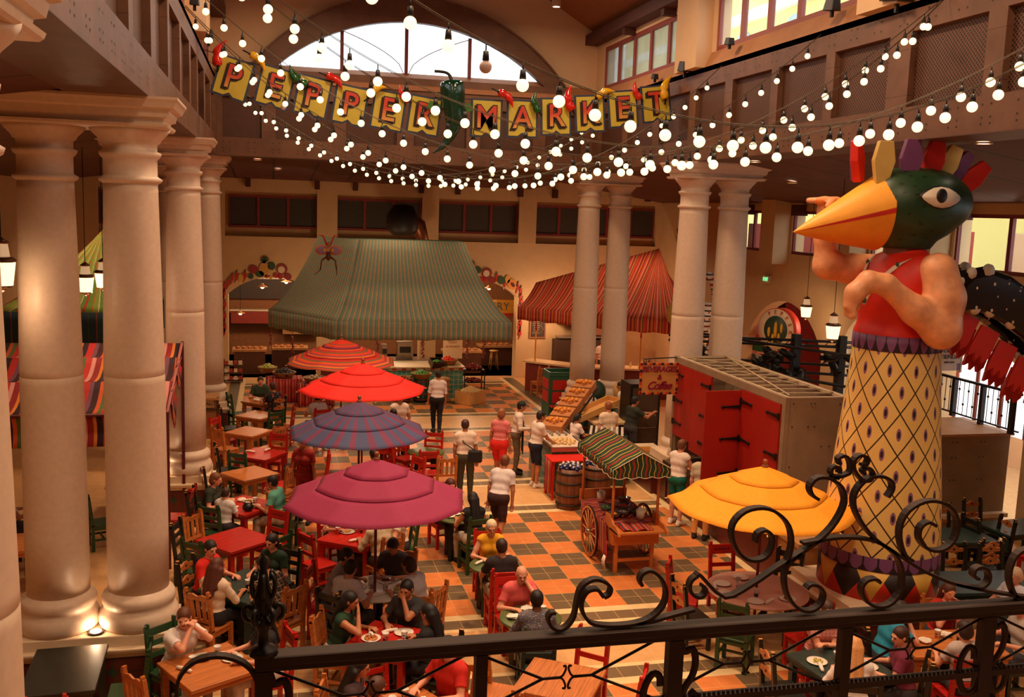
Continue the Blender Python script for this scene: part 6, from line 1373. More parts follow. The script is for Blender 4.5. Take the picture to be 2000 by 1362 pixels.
for txt, z, s, it in (('Cinnamon', .32, .12, .2), ('TOAST', .0, .1, .1), ('ALMONDS', -.14, .1, .1)): v, f = letters(txt, s, .008, (np.eye(3), np.array((-.02, -.02, z))), ital=it); m.add(v, f)
obj('lettering', m, paint('rust_lettering', (150, 60, 40)), po)
for x, y in ((3.0, 28.76), (4.35, 28.76), (5.7, 28.76), (6.2, 28.76), (-.05, 31.75), (.6, 30.66)):
    t = thing('chili_string', 'hanging string of dried red chilies under the tent edge, %s' % {3.0: 'by the coffee machines', 4.35: 'left of the poster', 5.7: 'in front of the poster', 6.2: 'right of the poster', -.05: 'at the far left', .6: 'second from left'}[x], 'chili string', (x, y, 2.42 if y < 29 else 2.3)); m = M(); rr = random.Random(int(x*10))
    for i in range(34): a = rr.uniform(0, 6.28); z = -.1-i*.018; m.tube([(0, 0, z), (.04*math.cos(a), .04*math.sin(a), z-.02), (.06*math.cos(a), .06*math.sin(a), z-.06)], [.012, .012, .003], 5)
    m.tube([(0, 0, .2), (0, 0, -.7)], .004, 4); obj('chilies', m, veg['chili'], t)
# work counter behind the stand with machines
kc = thing('kitchen_counter', 'dark red work counter behind the produce stand', 'counter', (0, 0, 0)); m = M(); m.box2((1.6, 33.0, 0), (5.4, 33.7, .95)); obj('counter_body', m, mat('oxblood_panel'), kc); m = M(); m.box2((1.55, 32.95, .95), (5.45, 33.75, 1.0)); obj('countertop', m, mat('steel_top', (170, 150, 130), .25, metal=.7), kc)
steel = mat('brushed_steel', (176, 160, 142), .25, metal=.8, noise=.1)
for x, w, h, lab in ((2.3, .5, .45, 'steel espresso machine on the dark red counter'), (3.1, .35, .3, 'small steel toaster on the dark red counter'), (4.4, .55, .6, 'grey cooker box beside the hanging chilies'), (3.7, .2, .5, 'tall steel urn on the dark red counter')):
    t = thing('kitchen_machine', lab, 'machine', (x, 33.3, 1.0)); m = M(); m.box((0, 0, h/2), (w, .4, h)); obj('housing', m, steel, t, bev=.02); m = M(); m.box((0, -.205, h*.55), (w*.7, .02, h*.35)); obj('front_plate', m, mat('dark_glass', (26, 20, 18), .2), t)
# ================================================================ beyond the arches
for i, (x, y, w, h, lab) in enumerate([(-.8, 36.5, 1.2, .9, 'dark display table just inside the left arch'), (.6, 37.6, 1.4, .8, 'pale-topped display table deeper inside the left arch'), (7.0, 36.4, 1.5, .85, 'sloping bakery display left of the wooden stool'), (8.7, 38.2, 1.4, .8, 'glass-fronted bakery case behind the wooden stool')]):
    t = thing('display_table', lab, 'table', (x, y, 0)); m = M(); m.box((0, 0, h-.04), (w, .8, .08)); obj('tabletop', m, mat('tan_top', (196, 140, 90), .4), t); m = M(); m.box((0, 0, (h-.1)/2), (w*.9, .7, h-.1)); obj('cabinet', m, mat('brown_cabinet', (96, 54, 34), .5), t)
    for k in range(5): heap('bread_roll', 'small tan bread roll on a display behind the arches', 'bread', (x-w*.35+k*w*.17, y-.1), .07, 4, .045, mat('bread_crust', (190, 120, 64), .6), h, .03, k, 1.4, group='bread rolls behind the arches')
for i, (x, z, y) in enumerate([(-.35, 3.15, 36.3), (.5, 3.25, 37.5), (8.0, 3.2, 36.5), (7.2, 3.3, 38), (-1.2, 1.9, 39)]):
    t = thing('pendant_lamp', 'glowing bowl pendant lamp %s' % ['in the left arch, nearest', 'deeper in the left arch', 'in the right arch beside the tent', 'deeper in the right arch', 'low at far left beyond the arch'][i], 'lamp', (x, y, z)); m = M(); m.lathe([(0, .12), (.04, .11), (.06, .06), (.2, .0), (.19, -.005)], n=20); obj('lamp_shade', m, mat('lamp_shade_tan', (200, 140, 90), .5), t); m = M(); m.sph((0, 0, .0), .07, 12); obj('bulb', m, mat('warm_bulb', (255, 220, 160), .5, noise=0, emit=(1, .62, .28), estr=14), t)
    m = M(); m.cyl((0, 0, .1), (0, 0, 4.6-z), .008, 5); obj('cord', m, castiron, t)
for i, (x, y, z, w, h, c, lab) in enumerate([(-.5, 40.4, 1.6, 2.2, .5, (150, 50, 34), 'red shelf front at the back of the left arch'), (1.2, 40.6, 1.1, 1.6, .4, (170, 120, 70), 'tan shelf low behind the left arch'), (-.4, 40.9, 2.7, 2.6, .8, (66, 50, 40), 'dark chalk panel high behind the left arch'), (8.0, 40.2, 2.9, 2.6, .55, (236, 170, 50), 'x')]):
    if i == 3: continue
    t = thing('wall_shelf', lab, 'shelf', (x, y, z)); m = M(); m.box((0, 0, 0), (w, .3, h)); obj('shelf_body', m, mat('sh_%d' % i, c, .6), t); m = M(); m.box((0, -.02, h/2+.03), (w+.1, .36, .06)); obj('shelf_ledge', m, stone2, t)
bs = thing('bakery_sign', 'yellow sign reading BAKERY seen through the right arch', 'sign', (7.9, 36.0, 2.55)); m = M(); m.box((0, 0, 0), (2.2, .06, .5)); obj('sign_board', m, mat('sign_yellow', (240, 176, 50), .5), bs); m = M(); v, f = letters('BAKERY', .42, .02, (np.eye(3), np.array((.05, -.045, 0)))); m.add(v, f); obj('lettering', m, paint('sign_teal', (90, 120, 130)), bs)
m = M(); m.box((0, -.01, -.3), (2.2, .07, .12)); obj('sign_fringe', m, paint('border_red'), bs)
st = thing('bar_stool', 'pale wooden stool standing just inside the right arch', 'stool', (8.35, 36.85, 0)); m = M(); m.lathe([(0, .72), (.18, .72), (.18, .76), (0, .76)], n=20); obj('seat', m, mat('pale_pine'), st)
for a in range(4): an = a*math.pi/2+.8; m = M(); m.cyl((.12*math.cos(an), .12*math.sin(an), .72), (.22*math.cos(an), .22*math.sin(an), 0), .02, 8); obj('leg', m, mat('pale_pine'), st)
for z in (.25, .5): m = M(); r = .12+.1*(1-z/.72); m.tube([(r*math.cos(a+.8), r*math.sin(a+.8), z) for a in (0, 1.571, 3.142, 4.712)], .012, 5, closed=True); obj('ring_rail', m, mat('pale_pine'), st)
gr_ = thing('goods_rack', 'dark rack of packaged goods beside the left arch', 'rack', (-1.3, 34.45, 0)); m = M()
for z in (.08, .34, .6): m.box((0, 0, z), (.62, .3, .03))
m.box((-.3, .1, .4), (.03, .1, .8)); m.box((.3, .1, .4), (.03, .1, .8)); obj('frame', m, mat('dark_crate'), gr_)
for i, z in enumerate((.36, .62, .1)):
    for k in range(4): m = M(); m.box((-1.53+k*.155, 34.4, z+.075), (.12, .1, .13)); obj('package', m, [mat('pkg_cream', (226, 200, 170), .6), mat('pkg_red', (170, 50, 40), .6)][(k+i) % 2], None, 'small %s package on the rack beside the left arch' % ['cream', 'red'][(k+i) % 2], 'package', '%s packages on the dark rack' % ['cream', 'red'][(k+i) % 2])
# painted fruit round the arches (flat cut-outs fixed to the wall)
def fruit(x, z, kind, s, side):
    y = 34.975; n = 14; el = lambda cx, cz, a, b, th=0, k=n: [(cx+a*math.cos(t)*math.cos(th)-b*math.sin(t)*math.sin(th), cz+a*math.cos(t)*math.sin(th)+b*math.sin(t)*math.cos(th)) for t in np.linspace(0, 6.283, k, endpoint=False)][::-1]
    C = {'pineapple': (206, 150, 70), 'coconut': (150, 50, 40), 'melon': (54, 80, 50), 'berry': (176, 40, 34), 'leaf': (60, 92, 52), 'papaya': (222, 140, 60), 'pepper': (190, 46, 30), 'lemon': (214, 160, 70), 'artichoke': (52, 84, 48), 'pomegranate': (150, 44, 40)}[kind]
    t = thing('wall_fruit_'+kind, 'painted %s in the fruit garland round the %s arch' % (kind, side), 'wall decoration', (x, y, z), group='painted fruit of the %s arch' % side); m = M()
    if kind == 'pineapple': m.prism(el(0, 0, .17*s, .23*s), -.02, .02, axis='y'); obj('fruit_body', m, paint('fruit_'+kind, C), t); m = M(); [m.prism([(-.035*s, .2*s), (.035*s, .2*s), (.02*s+.2*s*math.sin(a), .2*s+.26*s*math.cos(a))], -.025, .015, axis='y') for a in np.linspace(-1, 1, 7)]; obj('crown_leaves', m, paint('fruit_leaf', (54, 84, 46)), t)
    elif kind == 'coconut': m.prism(el(0, 0, .19*s, .19*s), -.02, .02, axis='y'); obj('shell', m, paint('fruit_'+kind, C), t); m = M(); m.prism(el(-.02*s, -.02*s, .12*s, .12*s), -.03, -.018, axis='y'); obj('flesh', m, paint('fruit_flesh', (222, 196, 160)), t)
    elif kind == 'papaya': m.prism(el(0, 0, .17*s, .22*s, .7), -.02, .02, axis='y'); obj('fruit_body', m, paint('fruit_'+kind, C), t); m = M(); m.prism(el(.02*s, -.02*s, .06*s, .10*s, .7), -.03, -.018, axis='y'); obj('seeds', m, paint('fruit_seed', (90, 30, 24)), t)
    elif kind == 'pepper': m.prism([(0, .14*s), (.05*s, .1*s), (.05*s, -.02*s), (-.04*s, -.2*s), (-.02*s, -.03*s), (-.05*s, .1*s)], -.02, .02, axis='y'); obj('pod', m, paint('fruit_'+kind, C), t); m = M(); m.prism([(-.02*s, .12*s), (.02*s, .12*s), (.04*s, .2*s)], -.02, .02, axis='y'); obj('stalk', m, paint('fruit_leaf', (54, 84, 46)), t)
    else:
        a, b = {'melon': (.13, .14), 'berry': (.09, .09), 'leaf': (.14, .11), 'lemon': (.08, .12), 'artichoke': (.12, .14), 'pomegranate': (.16, .15)}[kind]; m.prism(el(0, 0, a*s, b*s), -.02, .02, axis='y'); obj('fruit_body', m, paint('fruit_'+kind, C), t)
for cx, side, mir in ((0.0, 'left', 1), (7.25, 'right', -1)):
    for dx, z, kd, s in ((-.28, 3.86, 'pineapple', 1.05), (-.64, 3.86, 'pomegranate', 1), (-.03, 3.98, 'melon', 1), (.32, 3.88, 'coconut', 1), (-.42, 3.7, 'leaf', 1), (-.72, 3.62, 'melon', .7), (-.2, 3.62, 'berry', .7), (-.06, 3.58, 'lemon', .6), (.12, 3.66, 'berry', 1), (.27, 3.62, 'berry', 1), (.52, 3.62, 'pomegranate', .8), (.68, 3.72, 'pepper', 1), (.86, 3.62, 'artichoke', 1.1), (1.1, 3.66, 'lemon', 1.2), (1.28, 3.48, 'papaya', 1), (1.0, 3.44, 'pepper', .8)):
        if mir == 1 and dx > .6: continue
        fruit(cx+dx, z, kd, s, side)
    for i, (dx, z) in enumerate([(-1.35, 3.52), (-1.2, 3.6), (-1.05, 3.56), (-.92, 3.62), (-1.48, 3.36), (-1.6, 3.22), (-1.62, 3.0), (-1.66, 2.8), (-1.6, 2.6), (-1.66, 2.4), (-1.6, 2.2), (-1.64, 2.0), (-1.6, 1.82), (-1.63, 1.66)]):
        if mir == -1: dx = -dx-.0
        if mir == -1 and i in (0, 1, 2, 3): continue
        fruit(cx+dx, z, 'pepper' if i != 2 else 'lemon', 1.15, side)
# ================================================================ snack counter at back right
sc = thing('snack_counter', 'long snack counter with glowing top under the orange striped tent', 'counter', (0, 0, 0))
P = [(8.45, 32.4), (10.0, 31.0), (12.3, 30.4), (13.6, 30.4)]
m = M(); mt_ = M()
for (a, b), (c, d) in zip(P[:-1], P[1:]):
    L = math.hypot(c-a, d-b); an = math.atan2(d-b, c-a); cx, cy = (a+c)/2-.25*math.sin(an)*-1*-1, (b+d)/2+.25*math.cos(an)
    m.box((cx, cy, .5), (L, .4, 1.0), rz=an); mt_.box((cx, cy-.05, 1.04), (L+.1, .7, .06), rz=an)
obj('counter_body', m, mat('brick_counter', (126, 40, 26), .5, noise=.2, nscale=12), sc); obj('countertop', mt_, mat('warm_top', (232, 196, 140), .3), sc)
for i in range(4):
    x, y = 8.75+i*.62, 31.55-.42*i; chair('slat-natural', x, y, 20, 'tall natural slat-back seat %s at the snack counter' % ['leftmost', 'second from left', 'third from left', 'fourth from left'][i])
for x, y, lab in ((8.75, 32.2, 'left'), (11.85, 30.35, 'right')):
    t = thing('tent_pole', 'yellow and red banded pole at the %s of the snack counter' % lab, 'pole', (x, y, 1.07)); m = M(); m.cyl((0, 0, 0), (0, 0, 1.5), .028, 10); obj('shaft', m, paint('pole_yellow', (236, 170, 60)), t); m = M(); m.cyl((0, 0, 1.05), (0, 0, 1.3), .031, 10); obj('red_band', m, paint('pole_red', (200, 50, 30)), t)
cb = thing('chalkboard', 'framed menu chalkboard on the cream wall left of the snack counter', 'chalkboard', (9.55, 34.94, 1.9)); m = M(); m.box((0, 0, 0), (.62, .05, .80)); obj('frame', m, paint('chalk_frame', (170, 110, 80)), cb); m = M(); m.box((0, -.02, 0), (.52, .04, .70)); obj('slate', m, mat('slate', (74, 58, 44), .8), cb)
m = M(); rr = random.Random(4)
for i in range(8): z = .28-i*.07; m.box((-.06+rr.uniform(-.02, .02), -.044, z), (.24+rr.uniform(-.05, .06), .004, .014))
m.tube([(.08, -.045, .25), (.16, -.045, .18), (.10, -.045, .1)], .005, 4); m.tube([(.12, -.045, .06), (.2, -.045, -.05), (.1, -.045, -.26)], .005, 4); obj('chalk_marks', m, paint('chalk', (190, 160, 130)), cb)
for i, (x, y, h, c) in enumerate([(12.0, 30.75, .28, (230, 220, 200)), (12.12, 30.8, .30, (220, 210, 190)), (12.24, 30.75, .26, (90, 120, 100)), (12.36, 30.8, .32, (120, 60, 40)), (11.7, 30.8, .2, (236, 226, 210)), (12.5, 30.78, .28, (220, 200, 180))]):
    t = thing('bottle', '%s bottle on the right end of the snack counter' % ['white', 'taller white', 'green', 'tall brown', 'short white', 'pale'][i], 'bottle', (x, y, 1.07)); m = M(); m.lathe([(.0, 0), (.035, 0), (.035, h*.6), (.014, h*.8), (.014, h)], n=12); obj('glass_body', m, paint('bt_%d' % i, c), t); m = M(); m.cyl((0, 0, h), (0, 0, h+.025), .016, 8); obj('cap', m, paint('cap_red', (180, 50, 40)), t)
crumpled(10.3, 31.25, 1.07, 'bright crumpled paper pile on the snack counter', 1.8)
kb = thing('kitchen_hood', 'steel hood and shelves on the wall behind the snack counter', 'shelf', (11.2, 34.6, 0)); m = M(); m.box((0, 0, 2.15), (2.0, .5, .12)); m.box((0, 0, 1.6), (2.0, .5, .05)); obj('shelves', m, steel, kb); m = M(); m.box((.3, .1, 1.85), (1.4, .2, .4)); obj('menu_panel', m, mat('tan_panel', (170, 110, 70), .6), kb); m = M(); m.box((.2, .0, 1.0), (2.6, .5, 1.0)); obj('back_counter', m, mat('dark_crate'), kb)
lamp('snack_lamp', 'POINT', (9.6, 33.6, 2.5), 70, size=.15); lamp('snack_lamp', 'POINT', (12.4, 31.6, 2.55), 70, size=.15); lamp('stand_lamp', 'POINT', (4.3, 30.6, 2.6), 70, size=.2); lamp('stand_lamp', 'POINT', (1.6, 32.6, 2.5), 50, size=.2)
# ================================================================ cabinet, barrels, beverage corner
cab = thing('host_cabinet', 'green-framed cabinet with red panels in front of the back right columns', 'cabinet', (8.55, 28.45, 0))
gp_ = paint('cabinet_green', (40, 92, 68)); rp = paint('cabinet_red', (196, 34, 24))
m = M(); m.box((0, 0, .62), (.9, .8, 1.24)); obj('body', m, gp_, cab)
m = M(); [m.box((s*.43, 0, 1.3), (.04, .8, .14)) for s in (-1, 1)]; m.box((0, .38, 1.3), (.82, .04, .14)); m.box((0, -.38, 1.3), (.82, .04, .14)); obj('rim', m, gp_, cab)
for z, h in ((.98, .3), (.6, .34)): m = M(); m.box((0, -.405, z), (.7, .02, h)); obj('panel', m, rp, cab); m = M(); m.box((-.455, 0, z), (.02, .62, h)); obj('panel', m, rp, cab)
m = M(); m.box((0, -.55, .36), (.86, .3, .04)); obj('drop_shelf', m, rp, cab)
hs = thing('host_stand', 'tall wooden host stand with dark frame beside the left columns', 'stand', (-1.65, 26.35, 0)); m = M(); m.box((0, 0, .52), (.52, .42, 1.04)); obj('body', m, mat('slatted_oak', (150, 96, 54), .5, noise=.2), hs)
m = M(); [m.box((s*.27, -.2, .55), (.05, .06, 1.1)) for s in (-1, 1)]; m.box((0, -.215, .78), (.5, .03, .06)); obj('dark_frame', m, mat('dark_crate'), hs); m = M(); m.box((0, 0, 1.08), (.6, .5, .06), rx=.1); obj('top', m, mat('tan_top'), hs)
m = M(); m.box((0, -.222, .93), (.34, .02, .2)); pl_ = obj('name_plate', m, mat('plate_tan', (176, 130, 80), .5), hs); m = M(); v, f = letters('MENU', .11, .01, (np.eye(3), np.array((0, -.236, .93)))); m.add(v, f); obj('lettering', m, boltm, pl_)
paperwad = mat('wrapped_sweets', (226, 200, 190), .7, noise=.3, nscale=60)
for i, (x, y, r, h, cone, lab) in enumerate([(8.0, 26.05, .30, .82, .12, 'green-striped barrel heaped with white packets, leftmost by the columns'), (8.62, 25.8, .34, .88, .36, 'green-striped barrel with the tallest heap of white packets'), (9.28, 25.75, .36, .9, .14, 'tan-rimmed green barrel of grey packets in front of the right column'), (9.95, 25.7, .26, .88, .06, 'smallest green barrel of white packets at the right end')]):
    barrel(x, y, r, h, green_st, lab, red_h if i != 2 else mat('tan_hoop', (190, 150, 90), .5))
    heap('packet', 'white wrapped packet %s' % ['in the leftmost green barrel', 'in the tallest heap of the green barrels', 'in the tan-rimmed barrel', 'in the smallest green barrel'][i], 'packet', (x, y), r*.78, [40, 75, 50, 26][i], .035, paperwad, h-.04, cone, i, 1.3, group='white packets in green barrel, %s' % ['leftmost', 'tallest heap', 'tan rim', 'smallest'][i])
for x, y, c, lab in ((8.95, 26.2, (40, 60, 44), 'dark green round barrel lid leaning behind the packets'), (9.75, 26.2, (200, 150, 84), 'tan round barrel lid leaning by the right column')):
    m = M(); m.lathe([(0, -.015), (.30, -.015), (.30, .015), (0, .015)], n=32); o = obj('round_lid', m, paint('lid_%d' % c[0], c), None, lab, 'lid', loc=(x, y, 1.14), bev=0); o.rotation_euler = (R_(78), 0, .1)
for x, y, lab in ((9.2, 24.4, 'closed green barrel behind the slanted crate'), (8.1, 24.6, 'closed dark barrel behind the slanted fruit boxes')): barrel(x, y, .36, .8, green_st, lab, red_h); m = M(); m.lathe([(0, .8), (.33, .8), (.33, .82), (0, .82)], n=24); obj('round_lid', m, paint('lid_olive', (100, 110, 70)), None, 'olive lid on the '+lab, 'lid', loc=(x, y, 0))
# slanted display of fruit boxes
fr = thing('slanted_display', 'dark slanted stand carrying cardboard fruit boxes', 'stand', (0, 0, 0)); m = M(); A, B = np.array((6.15, 21.9, .95)), np.array((7.9, 24.6, 1.6))
for k in (0, 1): m.tube([A+(0, 0, -.06)+np.array((.45*k, -.25*k, 0)), B+(0, 0, -.06)+np.array((.45*k, -.25*k, 0))], .03, 4)
for t in (.1, .5, .9):
    q = A+(B-A)*t
    for k in (0, 1): m.tube([q+np.array((.45*k, -.25*k, -.06)), (q[0]+.45*k, q[1]-.25*k, 0)], .025, 4)
obj('frame', m, castiron, fr)
carton = mat('cardboard', (190, 122, 70), .7, noise=.08); an = math.atan2(2.7, 1.75); pit = math.atan2(.65, 3.2)
for i in range(5):
    q = A+(B-A)*(.1+.2*i)+np.array((.22, -.12, .10)); m = M(); m.box((0, 0, 0), (.56, .5, .2)); o = obj('fruit_box', m, carton, None, 'cardboard fruit box, %s on the slanted stand' % ['lowest', 'second from bottom', 'middle', 'second from top', 'topmost'][i], 'box', loc=tuple(q)); o.rotation_euler = (0, -pit, an)
    heap('orange', 'orange in the %s box of the slanted stand' % ['lowest', 'second', 'middle', 'fourth', 'topmost'][i], 'orange', (q[0], q[1]), .2, 10, .045, veg['orange'], q[2]+.1, .04, i, group='oranges in the %s box' % ['lowest', 'second', 'middle', 'fourth', 'topmost'][i])
pb = thing('slanted_crate', 'long open honey-coloured crate tilted behind the girl in white', 'crate', (7.95, 23.3, 1.18)); m = M(); m.box((0, 0, 0), (1.5, .5, .03)); [m.box((0, s*.24, .07), (1.5, .025, .14)) for s in (-1, 1)]; [m.box((s*.74, 0, .07), (.025, .5, .14)) for s in (-1, 1)]; o = obj('tray', m, mat('pale_pine'), pb); pb.rotation_euler = (0, -.22, .45)
m = M(); [m.cyl((s*.6, 0, -.02), (s*.6, 0, -1.1), .03, 6) for s in (-1, 1)]; obj('prop', m, castiron, pb)
# white produce counter + red table + barrels
wc = thing('sample_counter', 'tiled counter with a steel tray top in front of the blue-sleeved man', 'counter', (0, 0, 0)); m = M(); m.box2((6.0, 20.35, 0), (6.75, 22.3, .92)); obj('tiled_body', m, teal_tile(), wc); m = M(); m.box2((5.95, 20.25, .92), (6.85, 22.35, .97)); [m.box2(a, b) for a, b in (((5.95, 20.25, .97), (6.0, 22.35, 1.02)), ((6.8, 20.25, .97), (6.85, 22.35, 1.02)), ((6.0, 20.25, .97), (6.8, 20.3, 1.02)))]; obj('steel_tray', m, steel, wc)
ice = M(); ice.box2((6.02, 20.33, .97), (6.78, 22.3, .99)); obj('ice_bed', ice, mat('crushed_ice', (226, 206, 184), .4, noise=.15, nscale=50), wc)
heap('bread_piece', 'small golden sample on the ice tray of the tiled counter', 'food', (6.4, 20.85), .3, 26, .035, veg['onion'], .99, .02, 3, 1.5, group='golden samples on the ice tray')
for k in range(14):
    x, y = 6.15+.17*(k % 4), 21.5+.17*(k//4); m = M(); m.lathe([(.0, 0), (.03, 0), (.036, .07), (.03, .07), (.026, .01), (0, .01)], n=12)
    if k == 0: g0 = obj('glass', m, mat('clear_glass', (230, 220, 206), .1, noise=0, trans=.6), None, 'small clear glass on the tray of the tiled counter', 'glass', 'small clear glasses on the tray', loc=(x, y, .99))
    else: o = g0.copy(); COL.objects.link(o); o.location = (x, y, .99)
rt = thing('red_side_table', 'red table with striped side cloth beside the two brown barrels', 'table', (6.28, 19.98, 0)); m = M(); m.box((0, 0, .85), (.95, .62, .03)); obj('tabletop', m, paint('table_scarlet', (216, 36, 22)), rt)
for a in (-1, 1):
    for b in (-1, 1): m = M(); m.box((a*.43, b*.27, .42), (.05, .05, .83)); obj('leg', m, paint('table_scarlet', (216, 36, 22)), rt)
m = M(); m.grid(lambda u, v: (-.47-.012*math.sin(u*30), -.26+.52*u, .84-.72*v), 24, 4, uvs=(1.2, 1)); obj('side_cloth', m, serape, rt, solid=.01)
foil = mat('blue_foil', (40, 44, 90), .3, metal=.3, noise=.3, nscale=60); foilw = mat('silver_foil', (226, 222, 226), .3, metal=.2)
for i, (x, y, lab) in enumerate(((6.08, 19.18, 'left one of the two brown barrels by the red table'), (6.75, 19.45, 'right one of the two brown barrels, behind the cart post'))):
    barrel(x, y, .31, .86, brown_st, 'brown wooden barrel, '+lab, black_h); rr = random.Random(i)
    heap('blue_packet', 'blue foil packet in the %s brown barrel' % ['left', 'right'][i], 'packet', (x, y), .25, 26, .05, foil, .82, .06, i, 1.2, group='blue foil packets in the %s brown barrel' % ['left', 'right'][i])
    heap('silver_packet', 'silver foil packet in the %s brown barrel' % ['left', 'right'][i], 'packet', (x+.01, y-.01), .25, 18, .025, foilw, .90, .05, i+5, 1.6, group='silver foil packets in the %s brown barrel' % ['left', 'right'][i])
tbt = thing('drink_table', 'dark green tub table holding rows of capped drink bottles', 'table', (7.55, 21.2, 0)); m = M(); m.box((0, 0, .45), (.9, 1.1, .88), rz=-.35); obj('tub', m, paint('tub_green', (30, 60, 44)), tbt); m = M(); m.box((0, 0, .91), (.98, 1.18, .05), rz=-.35); obj('rim', m, paint('tub_green'), tbt)
bt0 = None; kk = 0
for a in range(7):
    for b in range(6):
        p = rot3(0, 0, -.35) @ np.array((-.36+.12*a, -.42+.16*b, 0)); x, y = 7.55+p[0], 21.2+p[1]; lbl = 'dark drink bottle with white cap standing on the green tub table'
        if bt0 is None:
            bt0 = thing('drink_bottle', lbl, 'bottle', (x, y, .935), group='white-capped drink bottles'); m = M(); m.lathe([(.0, 0), (.036, 0), (.037, .13), (.034, .17), (.02, .2), (.02, .21)], n=12)
            t_ = Mt('bottle_print', (44, 50, 70), .25, noise=0); _, _, z_ = t_.coord(); t_.mix((z_ > .05)*(z_ < .13), (150, 60, 60)); t_.mix((z_ > .07)*(z_ < .1), (210, 200, 200)); obj('glass_body', m, t_.done(), bt0); m = M(); m.cyl((0, 0, .2), (0, 0, .235), .032, 12); obj('cap', m, mat('cap_white', (240, 228, 210), .5, noise=0), bt0)
        else: dup(bt0, (x, y, .935), lbl and 0)
# beverage corner furniture
t = thing('service_table', 'tan-topped service table beside the man in the cream shirt', 'table', (8.3, 23.0, 0)); m = M(); m.box((0, 0, .98), (1.1, .7, .05)); obj('tabletop', m, mat('warm_top'), t); m = M(); m.box((0, 0, .48), (1.0, .6, .95)); obj('cabinet', m, mat('dark_crate'), t)
t = thing('drink_cooler', 'dark glass-door drink cooler under the hanging sign', 'cooler', (9.0, 22.9, 0)); m = M(); m.box((0, 0, 1.0), (.8, .7, 2.0)); obj('housing', m, castiron, t); m = M(); m.box((0, -.36, 1.05), (.68, .02, 1.7)); obj('glass_door', m, mat('cooler_glass', (80, 60, 46), .15), t)
for z in (.5, .9, 1.3): m = M(); m.box((0, -.375, z), (.6, .01, .02)); obj('shelf_edge', m, steel, t)
m = M(); m.box((.0, 0, 0), (.5, .4, .06)); obj('glass_tray', m, mat('amber_tray', (190, 120, 50), .3), None, 'amber tray of small items right of the man in the cream shirt', 'tray', loc=(8.5, 20.9, .75))
# ================================================================ the sweets cart
ct_ = thing('sweets_cart', 'wooden market cart with a green and red striped roof and spoked wheels', 'cart', (0, 0, 0)); oak = mat('cart_oak', (206, 122, 60), .4, noise=.12, nscale=4)
X0c, X1c, Y0c, Y1c = 5.66, 6.52, 15.35, 17.15
m = M(); m.box2((X0c, Y0c, .50), (X1c, Y1c, .80)); obj('body', m, oak, ct_, bev=.01)
for x in (X0c+.06, X1c-.14): m = M(); m.box2((x, Y0c+.02, 0), (x+.06, Y0c+.08, .5)); obj('leg', m, oak, ct_)
m = M(); m.box2((X0c+.1, Y0c+.03, .2), (X1c-.1, Y0c+.07, .25)); obj('leg_brace', m, oak, ct_)
m = M(); m.box2((X0c-.02, Y0c-.28, .78), (X1c+.02, Y0c+.1, .81)); obj('front_shelf', m, oak, ct_)
for x in (X0c-.02, X1c-.01): m = M(); m.prism([(Y0c+.35, .80), (Y0c+.35, 1.0), (Y0c+.12, 1.0), (Y0c-.05, .9), (Y0c-.2, .9), (Y0c-.34, .83), (Y0c-.36, .78), (Y0c-.2, .76)], x, x+.035, axis='x'); obj('handle_board', m, oak, ct_)
m = M(); m.box2((X0c-.03, Y1c-.04, .78), (X1c+.03, Y1c, 1.0)); obj('tail_board', m, oak, ct_)
for x in (X0c+.02, X1c-.02):
    for y in (Y0c+.1, Y1c-.03): m = M(); m.cyl((x, y, .78), (x, y, 1.92), .025, 10); obj('roof_post', m, oak, ct_)
def cart_roof():
    t = Mt('cart_roof_cloth', (40, 62, 36), .85, noise=.1, nscale=20); u, v, w = t.coord('UV'); e = (u+(v*9).sin()*.012)
    t.ramp((e*4.5).fract(), [(0, (38, 60, 36)), (.22, (206, 176, 70)), (.28, (40, 62, 36)), (.5, (150, 40, 30)), (.66, (40, 58, 36)), (.84, (196, 160, 60)), (.9, (30, 44, 30))]); return t.done()
crm = cart_roof(); xm = (X0c+X1c)/2; rx0, rx1, ry0, ry1, ze, zr = X0c-.09, X1c+.09, 15.22, 17.2, 1.88, 2.16
m = M()
for xa, xb in ((rx0, xm), (rx1, xm)): m.grid(lambda u, v: (xa+(xb-xa)*v, ry0+(ry1-ry0)*u, ze+(zr-ze)*v), 10, 4)
for xa in (rx0, rx1): m.grid(lambda u, v: (xa, ry0+(ry1-ry0)*u, ze-(.13+.03*abs(math.sin(u*22)))*v), 48, 2)
obj('roof_cloth', m, crm, ct_, solid=.008)
for y in (ry0, ry1):
    m = M(); n = 24
    for i in range(n):
        u0, u1 = i/n, (i+1)/n; fz = lambda u: ze+(zr-ze)*(1-abs(2*u-1)); lz = lambda u: ze-.13-.03*abs(math.sin(u*14)); xx = lambda u: rx0+(rx1-rx0)*u
        m.add([(xx(u0), y, lz(u0)), (xx(u1), y, lz(u1)), (xx(u1), y, fz(u1)), (xx(u0), y, fz(u0))], [(0, 1, 2, 3)], uv=[((u0, 0), (u1, 0), (u1, 1), (u0, 1))])
    obj('gable_cloth', m, crm, ct_, solid=.008)
m = M(); m.tube([(rx0, ry0-.006, ze-.15), (rx0, ry0-.006, ze), (xm, ry0-.006, zr), (rx1, ry0-.006, ze), (rx1, ry0-.006, ze-.15)], .008, 5); m.tube([(rx0-.004, ry0+(ry1-ry0)*u, ze-(.135+.03*abs(math.sin(u*22)))) for u in np.linspace(0, 1, 60)], .007, 4); m.tube([(rx0+(rx1-rx0)*u, ry0-.006, ze-.135-.03*abs(math.sin(u*14))) for u in np.linspace(0, 1, 50)], .007, 4); obj('white_piping', m, mat('piping', (232, 214, 190), .6), ct_)
